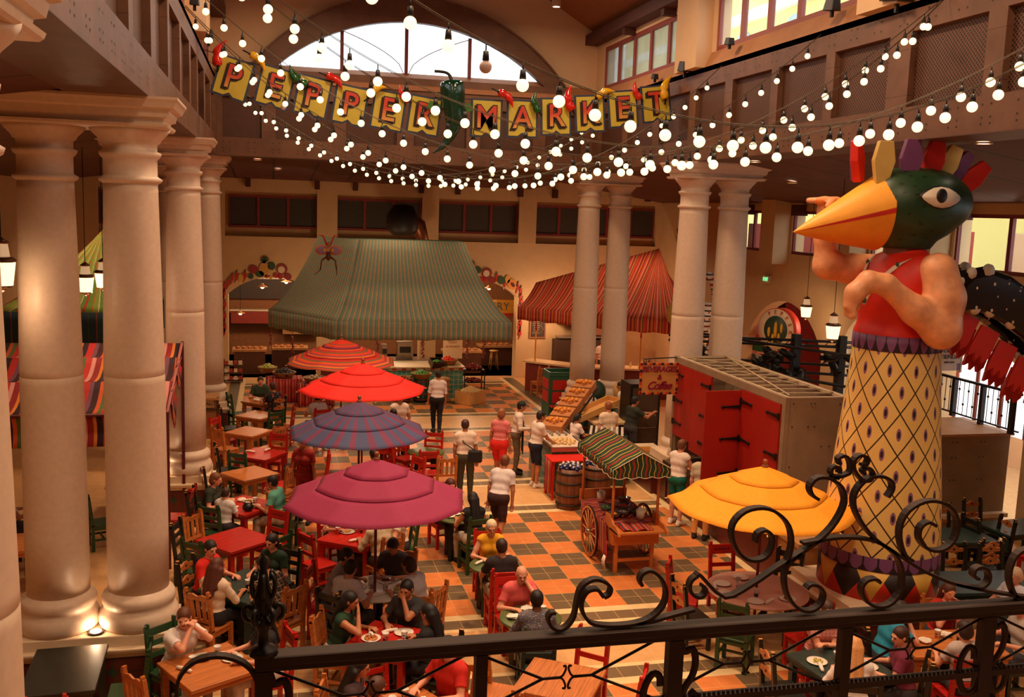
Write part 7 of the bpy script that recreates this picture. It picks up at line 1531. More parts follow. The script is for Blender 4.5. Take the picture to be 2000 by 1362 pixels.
for x, lab in ((X0c-.10, 'near'), (X1c+.10, 'far')):
    w = M(); w.lathe([(.42, -.02), (.455, -.02), (.455, .02), (.42, .02), (.42, -.02)], (x, 16.3, .46), 40, rot=rot3(0, R_(90), 0), caps=False); wh = obj('wheel_rim', w, oak, ct_)
    m = M(); m.lathe([(.456, -.018), (.464, -.018), (.464, .018), (.456, .018)], (x, 16.3, .46), 40, rot=rot3(0, R_(90), 0), caps=False); obj('iron_tyre', m, iron, wh)
    for k in range(14): a = k*2*math.pi/14; m = M(); m.cyl((x, 16.3, .46), (x, 16.3+.43*math.cos(a), .46+.43*math.sin(a)), .011, 6); obj('spoke', m, mat('pale_pine'), wh)
    m = M(); m.cyl((x-.06, 16.3, .46), (x+.06, 16.3, .46), .045, 14); obj('hub', m, steel, wh)
m = M(); m.cyl((X0c-.1, 16.3, .46), (X1c+.1, 16.3, .46), .02, 8); obj('axle', m, iron, ct_)
m = M(); n = 20
m.grid(lambda u, v: (X0c-.035-.01*math.sin(u*50)-(.05*v), Y0c+.25+1.45*u-.25*v, .82-.52*v), 60, 6, uvs=(2.2, 1)); m.grid(lambda u, v: (X0c-.03+.9*v, Y0c+.25+1.5*u, .815+.012*math.sin(v*18+u*9)), 20, 16, uvs=(2.2, 1)); m.grid(lambda u, v: (X1c+.03, Y0c+.3+1.4*u, .82-.4*v), 20, 4, uvs=(2.2, 1))
obj('striped_blanket', m, serape, None, 'red striped blanket draped over the side of the sweets cart', 'blanket', solid=.008)
m = M(); rr = random.Random(3)
for i in range(26): y = Y0c+.02+i*.004; m.tube([(X0c-.1, y, .32), (X0c-.12-rr.uniform(0, .03), y-.02, .2+rr.uniform(-.04, .04)), (X0c-.1, y-.03, .06+rr.uniform(0, .1))], .004, 3)
bpy.data.objects['striped_blanket']; obj('fringe', m, paper, bpy.data.objects['striped_blanket'])
m = M(); m.grid(lambda u, v: (X0c+.12+.55*u, Y0c-.2+.36*v, .83+.015*math.sin(u*12)+.02*v), 14, 8, uvs=(1, 1)); obj('folded_blanket', m, serape, None, 'folded red blanket on the front shelf of the cart', 'blanket', solid=.015)
for x, y, lab in ((6.3, 15.72, 'front'), (5.95, 16.85, 'rear')):
    t = thing('straw_cup', 'white tub of drinking straws at the %s of the cart' % lab, 'cup', (x, y, .84)); m = M(); m.lathe([(0, 0), (.07, 0), (.08, .17), (.072, .17), (.065, .01), (0, .01)], n=18); obj('tub_body', m, mat('white_tub', (232, 216, 200), .5), t); m = M(); rr = random.Random(5)
    for i in range(24): a = rr.uniform(0, 6.28); r = rr.uniform(0, .05); m.cyl((r*math.cos(a), r*math.sin(a), .02), (r*1.3*math.cos(a), r*1.3*math.sin(a), .21), .005, 4)
    obj('straws', m, paper, t)
for i, (x, y, r, kc_) in enumerate([(5.85, 16.25, .14, 'green'), (6.2, 16.3, .16, 'tomato'), (6.05, 15.95, .13, 'garlic'), (6.35, 16.7, .13, 'nut'), (5.85, 15.85, .11, 'orange'), (6.3, 16.0, .12, 'egg')]):
    m = M(); m.lathe([(.0, 0), (r*.5, 0), (r, .10), (r*.96, .10), (r*.46, .012), (0, .012)], n=20); obj('glass_bowl', m, mat('bowl_glass', (120, 110, 110), .12, trans=.5), None, 'glass bowl of wrapped %s sweets on the cart' % ['green', 'red', 'white', 'brown', 'orange', 'dark'][i], 'bowl', loc=(x, y, .835))
    heap('sweet', 'wrapped %s sweet in a glass bowl on the cart' % ['green', 'red', 'white', 'brown', 'orange', 'dark'][i], 'sweet', (x, y), r*.7, 14, .022, [veg[kc_], foilw][i == 2], .87, .04, i, 1.3, group='%s sweets on the cart' % ['green', 'red', 'white', 'brown', 'orange', 'dark'][i])
heap('wrapped_candy', 'colourful wrapped sweet lying loose on the cart blanket', 'sweet', (6.1, 16.2), .36, 60, .024, mat('candy_wrap', (190, 90, 60), .35, noise=.5, nscale=40), .83, .02, 21, 1.5, group='loose sweets on the cart blanket')
# ================================================================ right background
gw_ = thing('grey_partition', 'weathered grey plywood partition with bolts at the far right', 'partition', (0, 0, 0)); m = M(); m.box2((10.7, 16.0, 0), (14.05, 17.4, 2.12)); obj('partition_body', m, grey, gw_); m = M(); m.box2((10.65, 15.95, 2.12), (14.1, 17.45, 2.17)); obj('top_board', m, mat('pale_board', (190, 144, 100), .6, noise=.15, nscale=3), gw_)
m = M(); m.box2((10.7, 15.85, .5), (14.05, 16.0, .58)); obj('pale_ledge', m, stone2, gw_)
m = M()
for x in np.arange(10.9, 14, .62):
    for z in (.8, 1.25, 1.7, 2.0):
        for dx in (0, .09): m.lathe([(.014, 0), (.014, .008), (0, .01)], (x+dx, 15.995, z), 6, rot=rot3(R_(90), 0, 0))
obj('bolt_heads', m, boltm, gw_)
br = thing('gallery_railing', 'black gallery railing before the bright windows at far right', 'railing', (13.95, 15.9, 2.17)); m = M(); m.box2((-.03, -.2, .78), (.03, 3.4, .83)); m.box2((-.02, -.2, .06), (.02, 3.4, .09)); obj('handrail', m, castiron, br)
for y in (0, .85, 1.7, 2.55, 3.35): m = M(); m.box2((-.045, y-.045, 0), (.045, y+.045, .8)); obj('post', m, castiron, br)
for k in range(4):
    m = M()
    for q in range(1, 6): y = .85*k+.14*q; m.cyl((0, y, .08), (0, y, .8), .008, 4); m.box((0, y, .3+.3*(q % 2)), (.012, .05, .05), rx=.785)
    obj('balusters', m, castiron, br)
ww = struct('window_50', M().box2((14.75, 15.6, 2.0), (14.8, 15.75, 4.2)), maroon) if 0 else None
m = M(); [m.box2((14.72, y, 1.9), (14.8, y+.09, 4.2)) for y in (15.6, 16.35, 17.1, 17.85, 18.5)]; m.box2((14.72, 15.6, 3.55), (14.8, 18.6, 3.7)); w = struct('window_50', m, mat('brick_red_frame')); m = M(); m.box2((14.755, 15.6, 1.9), (14.765, 18.6, 4.2)); obj('pane', m, mat('daylight_glow_pane', (232, 230, 232), .4, noise=0, emit=(.95, .97, 1), estr=1.3), w)  # pane emits light itself, standing in for daylight outside
ts = thing('shop_sign', 'hanging white shop sign reading La Tienda at far right', 'sign', (13.3, 17.0, 3.52)); m = M(); m.box((0, 0, 0), (.48, .04, .56)); m.box((.255, 0, -.02), (.03, .06, .6)); obj('sign_board', m, mat('sign_white', (206, 190, 176), .5), ts)
m = M()
for txt, z, s, it in (('La', .14, .16, .3), ('TIENDA', .0, .125, 0), ('MERCADO', -.11, .05, 0)): v, f = letters(txt, s, .008, (np.eye(3), np.array((-.03 if txt != 'La' else -.12, -.025, z)))); m.add(v, f)
obj('lettering', m, paint('sign_dark', (50, 40, 50)), ts); m = M(); [m.sph((.08+.03*(i % 3), -.025, .2-.035*(i//3)), .02, 6) for i in range(7)]; obj('grapes', m, paint('grape', (120, 70, 120)), ts); m = M(); m.box((.2, -.022, -.2), (.08, .006, .14)); obj('corner_patch', m, paint('lilac', (110, 90, 130)), ts)
# lighting truss
tr = thing('lighting_truss', 'black stage-lighting truss behind the roofless booth', 'truss', (0, 0, 0))
for z in (3.30, 3.18, 2.72, 2.50):
    m = M(); m.cyl((9.3 if z > 3 else 10.6, 22.0, z), (13.7, 20.6, z), .035, 8); obj('chord', m, castiron, tr)
for z in (3.3, 2.6): m = M(); m.cyl((10.2, 22.4, z), (12.9, 18.4, z-.1), .035, 8); obj('chord', m, castiron, tr)
for x, y in ((10.5, 21.6), (12.2, 21.1), (13.2, 20.75)): m = M(); m.box2((x-.09, y-.09, 0), (x+.09, y+.09, 3.45)); obj('upright', m, castiron, tr)
m = M()
for i in range(20): t = i/20; x, y = 9.3+4.4*t, 22-1.4*t; m.cyl((x, y, 3.18), (x+.1, y-.03, 3.30), .012, 4)
obj('lacing', m, castiron, tr)
rr = random.Random(11); sl0 = None
for i in range(44):
    t = rr.random(); x, y = 9.4+4.0*t, 21.9-1.4*t+rr.uniform(-.7, .2); z = rr.choice((2.98, 2.5, 2.35, 2.75, 2.15)); lab = 'black stage spotlight hanging in the cluster on the truss'
    if sl0 is None: sl0 = thing('stage_light', lab, 'spotlight', (x, y, z), group='stage spotlights on the truss'); m = M(); m.lathe([(.0, -.16), (.07, -.16), (.09, -.05), (.10, .16), (.085, .16), (.07, .0)], n=14); obj('can', m, castiron, sl0); m = M(); m.tube([(-.11, 0, 0), (-.11, 0, -.2), (.11, 0, -.2), (.11, 0, 0)], .012, 5); obj('yoke', m, castiron, sl0); m = M(); [m.box((.11*math.cos(a), .11*math.sin(a), .18), (.12, .01, .1), rz=a+1.57, rx=.5) for a in (0, 1.57, 3.14, 4.71)]; obj('barn_door', m, castiron, sl0); sl0.rotation_euler = (2.2, 0, 1)
    else: dup(sl0, (x, y, z), rot=(rr.uniform(1.6, 2.6), 0, rr.uniform(0, 6)))
# carved animal figures
pg = thing('pink_animal_figure', 'giant pink spotted animal figure in striped shirt at the red alcove', 'statue', (14.85, 27.5, 0)); im = Imp(); im.ell((0, 0, 3.05), (.62, .62, .55), 0, k=.1); im.cap((-.1, -.35, 2.9), (-.15, -.9, 2.75), .36, .24, k=.15)
V, F, T = implicit(im, .05); o = link(bpy.data.objects.new('head', fast_mesh('head', V, F)), pg)
t = Mt('pink_spot_paint', (214, 140, 150), .5, noise=.05); n = t.node('ShaderNodeTexVoronoi'); n.inputs['Scale'].default_value = 1.6; tc = t.node('ShaderNodeTexCoord'); t.nt.links.new(tc.outputs['Object'], n.inputs['Vector']); t.mix(E(t.nt, n.outputs['Distance']) < .26, (70, 44, 50)); o.data.materials.append(t.done())
im = Imp(); im.cap((0, 0, 1.2), (0, 0, 2.3), .5, .5, k=.1); V, F, T = implicit(im, .06); o = link(bpy.data.objects.new('striped_body', fast_mesh('striped_body', V, F)), pg)
t = Mt('rainbow_stripe_paint', (40, 100, 50), .5, noise=.05); x, y, z = t.coord(); t.ramp((z*1.4).fract(), [(0, (40, 96, 50)), (.35, (210, 60, 50)), (.7, (44, 90, 60)), (.85, (222, 140, 120))]); sp_ = t.done(); o.data.materials.append(sp_)
im = Imp(); im.cap((-.3, -.3, 2.0), (-.45, -.9, 1.85), .2, .17, k=.1); im.cap((-.45, -.9, 1.85), (-.35, -1.5, 2.1), .17, .12, k=.1); V, F, T = implicit(im, .05); o = link(bpy.data.objects.new('arm', fast_mesh('arm', V, F)), pg); o.data.materials.append(sp_)
m = M(); m.lathe([(0, .3), (.5, .28), (.54, 0), (.4, -.02)], (.05, .1, 3.45), 20); obj('hat', m, castiron, pg); m = M(); m.sph((-.52, -.35, 3.2), (.05, .14, .14), 12); obj('eye', m, paint('eye_yellow', (226, 190, 60)), pg); m = M(); m.sph((-.56, -.35, 3.2), (.03, .06, .06), 8); obj('pupil', m, paint('pupil_black'), pg)
m = M(); m.sph((-.45, .25, 2.95), (.14, .24, .44), 12); obj('ear', m, paint('ear_brown', (84, 50, 54)), pg)
dr = thing('painted_drum', 'round painted emblem drum lettered PEPPER held before the pink animal', 'sign', (14.0, 25.2, 3.05)); m = M(); m.lathe([(.0, -.15), (.62, -.15), (.62, .15), (0, .15)], n=36, rot=rot3(0, R_(-90), R_(25))); obj('drum_body', m, paint('drum_red', (206, 60, 40)), dr); Rr = rot3(0, R_(-90), R_(25))
m = M(); m.lathe([(.60, .152), (.60, .165), (.40, .165)], n=36, rot=Rr, caps=False); obj('cream_ring', m, paint('ring_cream', (236, 210, 180)), dr); m = M(); m.lathe([(.40, .152), (.40, .16), (0, .162)], n=36, rot=Rr); obj('centre_disc', m, paint('disc_green', (60, 76, 60)), dr)
nx = Rr @ np.array((0, 0, 1)); up = np.array((0, 0, 1.)); rt_ = np.cross(up, -nx); rt_ = np.cross(nx, up)*-1
m = M()
for i, ch in enumerate('PEPPER'):
    a = R_(118-i*24); d = rt_*math.cos(a)+up*math.sin(a); d2 = np.cross(nx, d)*1; xax = -(rt_*-math.sin(a)+up*math.cos(a)); v, f = letters(ch, .17, .02); v = np.outer(v[:, 0], xax)+np.outer(v[:, 2], d)+np.outer(-v[:, 1], nx)+d*.5+nx*.175; m.add(v, f)
obj('lettering', m, paint('drum_letter', (206, 110, 50)), dr)
m = M(); [m.sph(rt_*a+up*b+nx*.165, (.05, .05, .15) if i else (.05, .07, .26), 8) for i, (a, b) in enumerate(((0, 0), (-.22, -.08), (.2, .06), (.12, -.22), (-.08, -.26)))]; obj('chili_shapes', m, paint('drum_yellow', (230, 180, 50)), dr)
ct2 = thing('striped_cat_figure', 'white and black striped cat figure with curled tail behind the right columns', 'statue', (12.3, 27.6, 0)); t = Mt('cat_stripe_paint', (232, 220, 204), .5, noise=.03); x, y, z = t.coord(); t.mix((((z*6.5)+(x*3).sin()*.4).fract() < .3), (34, 24, 24)); t.mix((((x*5).fract()-.5)*((x*5).fract()-.5)+((z*5).fract()-.5)*((z*5).fract()-.5)) < .03, (200, 50, 40)); cm_ = t.done()
im = Imp(); im.cap((-.1, 0, 1.6), (.15, 0, 2.9), .42, .46, k=.2); im.cap((.15, 0, 2.9), (.55, 0, 3.3), .42, .3, k=.2); im.cap((-.35, -.1, 2.6), (-.5, -.1, 1.6), .16, .13, k=.1); im.cap((-.5, -.1, 1.6), (-.9, -.15, 1.55), .15, .12, k=.08); V, F, T = implicit(im, .05); o = link(bpy.data.objects.new('body', fast_mesh('body', V, F)), ct2); o.data.materials.append(cm_)
im = Imp(); im.ell((-.45, -.1, 3.25), (.32, .3, .42), 0); V, F, T = implicit(im, .05); o = link(bpy.data.objects.new('face', fast_mesh('face', V, F)), ct2); o.data.materials.append(paint('cat_face', (200, 160, 70))); m = M(); [m.sph((-.45+q*.17, -.38, 3.33), (.1, .04, .07), 10) for q in (-1, 1)]; obj('eyes', m, paint('eye_yellow'), ct2)
m = M(); m.tube(smooth([(.3, .1, 1.7), (.75, .1, 2.2), (.9, .1, 3.0), (.85, .1, 3.8), (.7, .1, 4.3), (.5, .1, 4.35)], 4), [.11]*17+[.16, .17, .14, .08], 10); obj('tail', m, cm_, ct2); m = M(); [m.prism([(-.62+q*.16, 3.55), (-.45+q*.2, 3.6), (-.5+q*.2, 3.85)], -.15, -.05, axis='y') for q in (0, 1)]; obj('ears', m, cm_, ct2)
STRINGS = [(1, [6.7649, 7.9205, 9.2103, 9.1331, 2.299, 0.2237, 0.027], 21), (2, [10.4107, 7.9738, 9.2676, 9.1496, 2.414, 0.1521, 0.0266], 26), (3, [10.3157, 11.7709, 9.2513, 9.1464, 2.4154, 0.1519, 0.0271], 32), (4, [14.2039, 11.81, 9.2529, 9.1465, 2.4217, 0.0612, 0.0267], 36), (5, [17.3358, 14.8945, 9.2531, 9.1392, 2.4893, 0.0196, 0.0266], 37), (6, [17.1932, 18.5462, 9.2078, 9.131, 2.4761, 0.1224, 0.0271], 33), (7, [23.5021, 24.4615, 9.2166, 9.1409, 2.2367, 0.0999, 0.029], 28), (8, [24.7296, 22.5898, 9.2316, 9.1408, 2.3575, 0.0877, 0.0258], 31)]
PANELS = [('P', -0.8, 8.68, -16), ('E', 0.05, 8.55, -13), ('P', 0.83, 8.41, -11), ('P', 1.62, 8.27, -9), ('E', 2.44, 8.2, -8), ('R', 3.23, 8.14, -7), ('M', 4.62, 8.16, 0), ('A', 5.44, 8.19, 1), ('R', 6.22, 8.28, 3), ('K', 7.02, 8.39, 5), ('E', 7.81, 8.54, 7), ('T', 8.61, 8.7, 8)]
PEPS = [('red', -1.0, 9.17, 70, 0.5), ('yellow', -0.3, 9.01, -50, 0.4), ('green', 0.53, 8.83, 130, 0.5), ('red', 1.28, 8.71, -40, 0.4), ('yellow', 2.21, 8.57, 30, 0.42), ('red', 2.77, 8.59, 120, 0.35), ('red', 5.03, 8.57, -45, 0.42), ('green', 5.76, 8.58, 100, 0.42), ('red', 6.55, 8.71, 95, 0.5), ('yellow', 7.36, 8.82, 20, 0.42), ('red', 8.12, 8.98, 110, 0.38), ('yellow', 8.86, 9.08, 75, 0.5)]
CANS = [(11.51, 20.6, 7.0), (11.63, 14.6, 6.98), (9.42, 18.4, 7.29), (9.51, 11.9, 7.29), (-.39, 27.83, 7.29), (.16, 30.58, 7.14), (6.97, 24.86, 11.3)]
# ================================================================ festoon lights, letter banner, lanterns
bulb_lit = mat('lit_globe', (255, 240, 200), .4, noise=0, emit=(1, .74, .40), estr=1.5)
bulb_off = mat('unlit_globe', (214, 186, 176), .3, noise=0); sock = mat('bulb_socket', (28, 22, 20), .5, noise=0)
SN = {1: 'nearest string of lit globes, dipping low toward the right above the bird crown', 2: 'second nearest string of lit globes crossing above the letter M', 3: 'string of lit globes paired with the second, dipping beneath it', 4: 'string of lit globes dipping above the right pair of columns', 5: 'string of lit globes crossing the first P of the banner', 6: 'string of lit globes running just beneath the PEPPER letters', 7: 'upper one of the two farthest strings of lit globes', 8: 'lower one of the two farthest strings of lit globes'}
def string_pts(q, ts):
    Ya, Yb, Za, Zb, s = q[:5]; tt = np.linspace(-.1, 1.1, 1201); dx = 10.02; dy = Yb-Ya; dz = (Zb-Za)-4*s*(1-2*tt)
    L = np.concatenate([[0], np.cumsum(np.sqrt(dx*dx+dy*dy+((dz[1:]+dz[:-1])/2)**2)*np.diff(tt))]); L = L-L[100]; LT = np.interp(1, tt, L); t = np.interp(np.asarray(ts)*LT, L, tt)
    return np.stack([-1.37+10.02*t, Ya+(Yb-Ya)*t, Za+(Zb-Za)*t-4*s*t*(1-t)], 1)
gm_ = M(); gm_.sph((0, 0, -.16), .046, 16, k=10); gme = gm_.mesh('globe'); gme.materials.append(bulb_lit)
gmo = gm_.mesh('globe_off'); gmo.materials.append(bulb_off)
sm_ = M(); sm_.cyl((0, 0, 0), (0, 0, -.05), .006, 5); sm_.cyl((0, 0, -.05), (0, 0, -.115), .02, 8, r2=.026); sme = sm_.mesh('socket'); sme.materials.append(sock)
for k, q, n in STRINGS:
    t = thing('light_string', SN[k], 'string lights', (0, 0, 0)); W = string_pts(q, np.linspace(0, 1, 60)); m = M(); m.tube(W, .005, 4); m.tube(W+np.array((0, 0, .012)), .004, 3); obj('wire', m, mat('olive_wire', (74, 60, 36), .6, noise=0), t)
    i0 = int(math.ceil((.015-q[5])/q[6])); i1 = int(math.floor((.985-q[5])/q[6]))
    P = string_pts(q, [q[5]+q[6]*i for i in range(i0, i1+1)])
    for i, p in zip(range(i0, i1+1), P):
        off = (k, i) in ((1, 3), (6, 2))
        b = link(bpy.data.objects.new('bulb', gmo if off else gme), t); b.location = p
        if off: b['label'] = 'unlit pale globe'
        s = link(bpy.data.objects.new('socket', sme), b)
# banner
def letter_face_mat():
    t = Mt('banner_letter', (206, 66, 44), .5, noise=.04); x, y, z = t.coord(); t.mix((z*-2.6+.15).max(0).min(1), (230, 190, 90)); return t.done()
lfm = letter_face_mat(); by = paint('banner_yellow', (206, 186, 66)); bb = paint('banner_blue', (48, 62, 88)); bd = paint('banner_dark', (44, 26, 22))
W8 = {0: 'first letter P', 1: 'first letter E', 2: 'second letter P', 3: 'third letter P, just before the second E', 4: 'letter E between P and R', 5: 'letter R ending the first word', 6: 'letter M', 7: 'letter A', 8: 'letter R of the second word', 9: 'letter K', 10: 'letter E of the second word', 11: 'letter T at the right end'}
def BYX(x): return x*.955
for i, (ch, x, z, r) in enumerate(PANELS):
    z = 6.145+(z-6.145)*.955
    t = thing('letter_sign', 'yellow hanging sign with %s' % W8[i], 'banner', (BYX(x), 20.9, z)); t.rotation_euler = (0, R_(-r), 0)
    def notch(w, h): return [(-w, h), (-w, -h), (-.10, -h), (0, -h+.07), (.10, -h), (w, -h), (w, h)]
    m = M(); m.prism(notch(.345, .40), -.012, .012, axis='y'); obj('border', m, bb, t); m = M(); m.prism(notch(.30, .36), -.024, -.012, axis='y'); obj('board', m, by, t)
    m = M(); v, f = letters(ch, .66, .02, (np.diag((.95, 1, 1)), np.array((0, -.036, -.0))), off=.03); m.add(v, f); v, f = letters(ch, .66, .02, (np.diag((.95, 1, 1)), np.array((-.035, -.03, -.03))), off=.03); m.add(v, f); obj('letter_outline', m, bd, t)  # dark outline with offset edge, part of the sign's own lettering
    m = M(); v, f = letters(ch, .66, .024, (np.diag((.95, 1, 1)), np.array((0, -.055, -.0))), off=.006); m.add(v, f); obj('letter', m, lfm, t)
for c, nm in (((8.65, 22.35, 9.3), 'r'),):
    t = thing('banner_cable', 'thin cable carrying the letter panels across the hall', 'cable', (0, 0, 0)); Q = [(-1.37, 20.9, 9.1)]+[(x*.955, 20.9, 6.145+(z-6.145)*.955+.38) for _, x, z, _ in PANELS]+[(8.66, 20.9, 9.15)]; m = M(); m.tube(Q, .008, 5); obj('cable_line', m, sock, t)
def chili(x, y, z, ang, L, col, label, thick=.085, name='chili_ornament', parent=None):
    t = thing(name, label, 'ornament', (x, y, z)); a = R_(ang); m = M(); n = 12; P = []; Rr = []
    for i in range(n+1):
        s = i/n; an = a+.5*(s-.5)*1.6; P.append((s-.5, .18*math.sin(math.pi*s))); Rr.append(max(.004, thick*L/.45*(math.sin(math.pi*min(1, s*1.6+.28))**.7 if s < .35 else (1-((s-.35)/.65)**1.5)*.98)))
    pts = [((math.cos(a)*u-math.sin(a)*v)*L, 0, (math.sin(a)*u+math.cos(a)*v)*L) for u, v in P]; m.tube(pts, Rr, 12)
    obj('pod', m, mat('glossy_%s' % col, {'red': (216, 30, 16), 'yellow': (240, 186, 30), 'green': (18, 84, 32)}[col], .12, spec=.7, noise=.15, nscale=7, bump=.5), t)
    p0 = np.array(pts[0]); d = p0-np.array(pts[1]); d = d/np.linalg.norm(d); m = M(); m.tube([p0, p0+d*.05*L/.45+(0, 0, .01), p0+d*.14*L/.45+np.array((-.03, 0, .03))*L/.45], [.03*L/.45, .018*L/.45, .015*L/.45], 7); obj('stalk', m, sock, t); return t
PN = ['red', 'yellow', 'green', 'red', 'yellow', 'red', 'red', 'green', 'red', 'yellow', 'red', 'yellow']
PW = ['at the left end above the first P', 'between the first P and E', 'between E and the second P', 'between the second and third P', 'above the gap before the second E', 'above the first-word R, half hidden by a bulb', 'above the letter M', 'between A and R', 'between R and K', 'above the letter K', 'between E and T', 'at the right end beyond the T']
for i, (c, x, z, a, L) in enumerate(PEPS): chili(x*.955, 20.8, 6.145+(z-6.145)*.955, a, L*1.05, c, 'glossy %s chili ornament %s' % (c, PW[i]))
t = thing('giant_chili', 'giant glossy dark green chili hanging between the two banner words', 'ornament', (3.6, 20.75, 8.08)); m = M(); m.tube(smooth([(.02, 0, .72), (.03, 0, .62), (.06, 0, .35), (.1, 0, 0), (.06, 0, -.3), (-.08, 0, -.6), (-.34, 0, -.80)], 5), [.08, .14, .19, .22, .24, .25, .255, .26, .26, .255, .25, .24, .235, .23, .22, .21, .20, .185, .17, .16, .15, .135, .12, .105, .09, .075, .06, .045, .03, .02, .012][:31], 18); obj('pod', m, mat('glossy_dark_green', (8, 56, 38), .10, spec=.8, noise=.15, nscale=5, bump=.9), t)
m = M(); m.tube(smooth([(.02, 0, .68), (-.02, 0, .80), (-.12, 0, .86), (-.34, 0, .87)], 4), [.06, .05, .042, .038, .035, .033, .032, .03, .03, .03, .03, .03, .032], 8); obj('stalk', m, sock, t)
for s in (-1, 1): m = M(); m.prism([(s*.2, .2), (s*.42, .27), (s*.5, .12), (s*.24, .05)][::s], -.03, .0, axis='y'); obj('leaf', m, paint('chili_leaf', (60, 120, 40)), t)
# hanging lanterns
def lantern(x, y, z, label, zc=6.9):
    t = thing('lantern', label, 'lantern', (x, y, z)); m = M(); m.lathe([(.0, -.30), (.03, -.28), (.05, -.25), (.02, -.24)], n=10); m.lathe([(.11, -.24), (.12, -.22)], n=10, caps=False); m.lathe([(.145, .04), (.16, .06), (.13, .09), (.09, .10)], n=10, caps=False); m.lathe([(.06, .24), (.09, .26), (.02, .31), (0, .33)], n=10); obj('frame', m, mat('bronze', (90, 54, 34), .4, metal=.6), t)
    m = M(); m.lathe([(.11, -.23), (.145, .04)], n=10, caps=False, sm=False); obj('lower_glass', m, mat('lit_lantern_glass', (255, 226, 170), .3, noise=0, emit=(1, .72, .38), estr=1.5), t)
    m = M(); m.lathe([(.09, .1), (.07, .24)], n=10, caps=False, sm=False); obj('upper_glass', m, mat('smoky_lantern_glass', (160, 130, 120), .2, noise=0, emit=(1, .6, .3), estr=.35), t)
    m = M(); m.cyl((0, 0, .33), (0, 0, zc-z), .007, 5); obj('chain', m, castiron, t); lamp('lantern_light', 'POINT', (x, y, z-.42), 8, size=.1)
lantern(-3.27, 19, 4.66, 'lit glass lantern between the nearest columns, left of the two', 7.0); lantern(-3.02, 19.3, 4.72, 'lit glass lantern between the nearest columns, right of the two', 7.0)
lantern(-2.93, 12, 5.35, 'lit glass lantern at the very left picture edge', 7.0); lantern(11.1, 17.8, 4.0, 'lit lantern just left of the bird waist', 7.0); lantern(13.4, 22.8, 3.9, 'lit lantern behind the pink animal figure', 6.7)
# speakers and spot fixtures along the ledges
for i, (x, y, z, s, lab) in enumerate([(8.52, 20.1, 9.3, .34, 'black speaker on the right ledge at the end of the banner'), (8.52, 18.0, 9.5, .22, 'small black floodlight on the right ledge under the first window bay'), (8.52, 14.4, 9.5, .28, 'black floodlight on the right ledge left of the large speaker'), (8.52, 12.7, 9.38, .46, 'large black speaker box on the right ledge near the top edge'), (8.52, 21.8, 9.3, .2, 'small dark floodlight on the right ledge above the letter K'), (-1.25, 21.4, 9.45, .34, 'black speaker on the left ledge above the first P'), (-1.25, 24.3, 9.4, .22, 'small dark floodlight on the far left ledge'), (-1.25, 17.7, 9.42, .26, 'black fixture at the top left beside the clerestory')]):
    t = thing('ledge_speaker', lab, 'speaker', (x, y, z)); m = M(); m.box((0, 0, 0), (s*.6, s, s*.62), rx=.15, tap=.8); obj('housing', m, sock, t, bev=.01); m = M(); m.box((0, 0, -s*.4), (.05, .05, s*.5)); obj('bracket', m, castiron, t)
lens = mat('downlight_lens', (255, 236, 200), .3, noise=0, emit=(1, .84, .62), estr=6)
for i, (x, y, z) in enumerate(CANS):
    t = thing('ceiling_downlight', 'small round recessed downlight %s' % ['in the aisle ceiling above the right arch columns', 'in the aisle ceiling right of the bird crown', 'under the right beam near the booth columns', 'under the right beam above the bird head', 'left one in the dark ceiling behind the banner', 'right one in the dark ceiling behind the banner', 'hanging from the slatted nave roof'][i], 'downlight', (x, y, z)); m = M(); m.lathe([(.09, 0), (.12, 0), (.12, -.02), (.09, -.02)], n=20, caps=False); obj('trim_ring', m, stone2, t); m = M(); m.lathe([(.0, -.012), (.09, -.012)], n=20, caps=False); obj('lens', m, lens, t)
    if i == 6: m = M(); m.lathe([(.11, -.02), (.12, .22), (0, .22)], n=20, caps=False); m.cyl((0, 0, .2), (0, 0, .75), .015, 6); obj('can', m, stone2, t)
es = thing('exit_sign', 'small green exit sign on the right wall beside the columns', 'sign', (XR-.06, 26.32, 4.4)); m = M(); m.box((0, 0, 0), (.1, .34, .22)); obj('sign_box', m, paint('sign_box_cream', (214, 196, 160)), es); m = M(); v, f = letters('EXIT', .15, .01); v = np.stack([-.056+v[:, 1], -v[:, 0], v[:, 2]-.05*0], 1); m.add(v, f); obj('lettering', m, mat('exit_green', (60, 200, 100), .5, noise=0, emit=(.2, .9, .35), estr=1), es)
t = thing('wall_ornament', 'dark curled painted ornament on the rust wall between the column pairs', 'ornament', (XR-.03, 32.9, 5.65)); m = M(); m.tube(smooth([(0, .12, .16), (0, -.05, .2), (0, .05, .02), (0, -.02, -.08), (0, .18, -.12), (0, .26, .06)], 4), .05, 6); obj('curl', m, paint('curl_black', (40, 30, 28)), t); m = M(); m.sph((0, .06, .06), (.03, .1, .12), 8); obj('red_spot', m, rp, t)
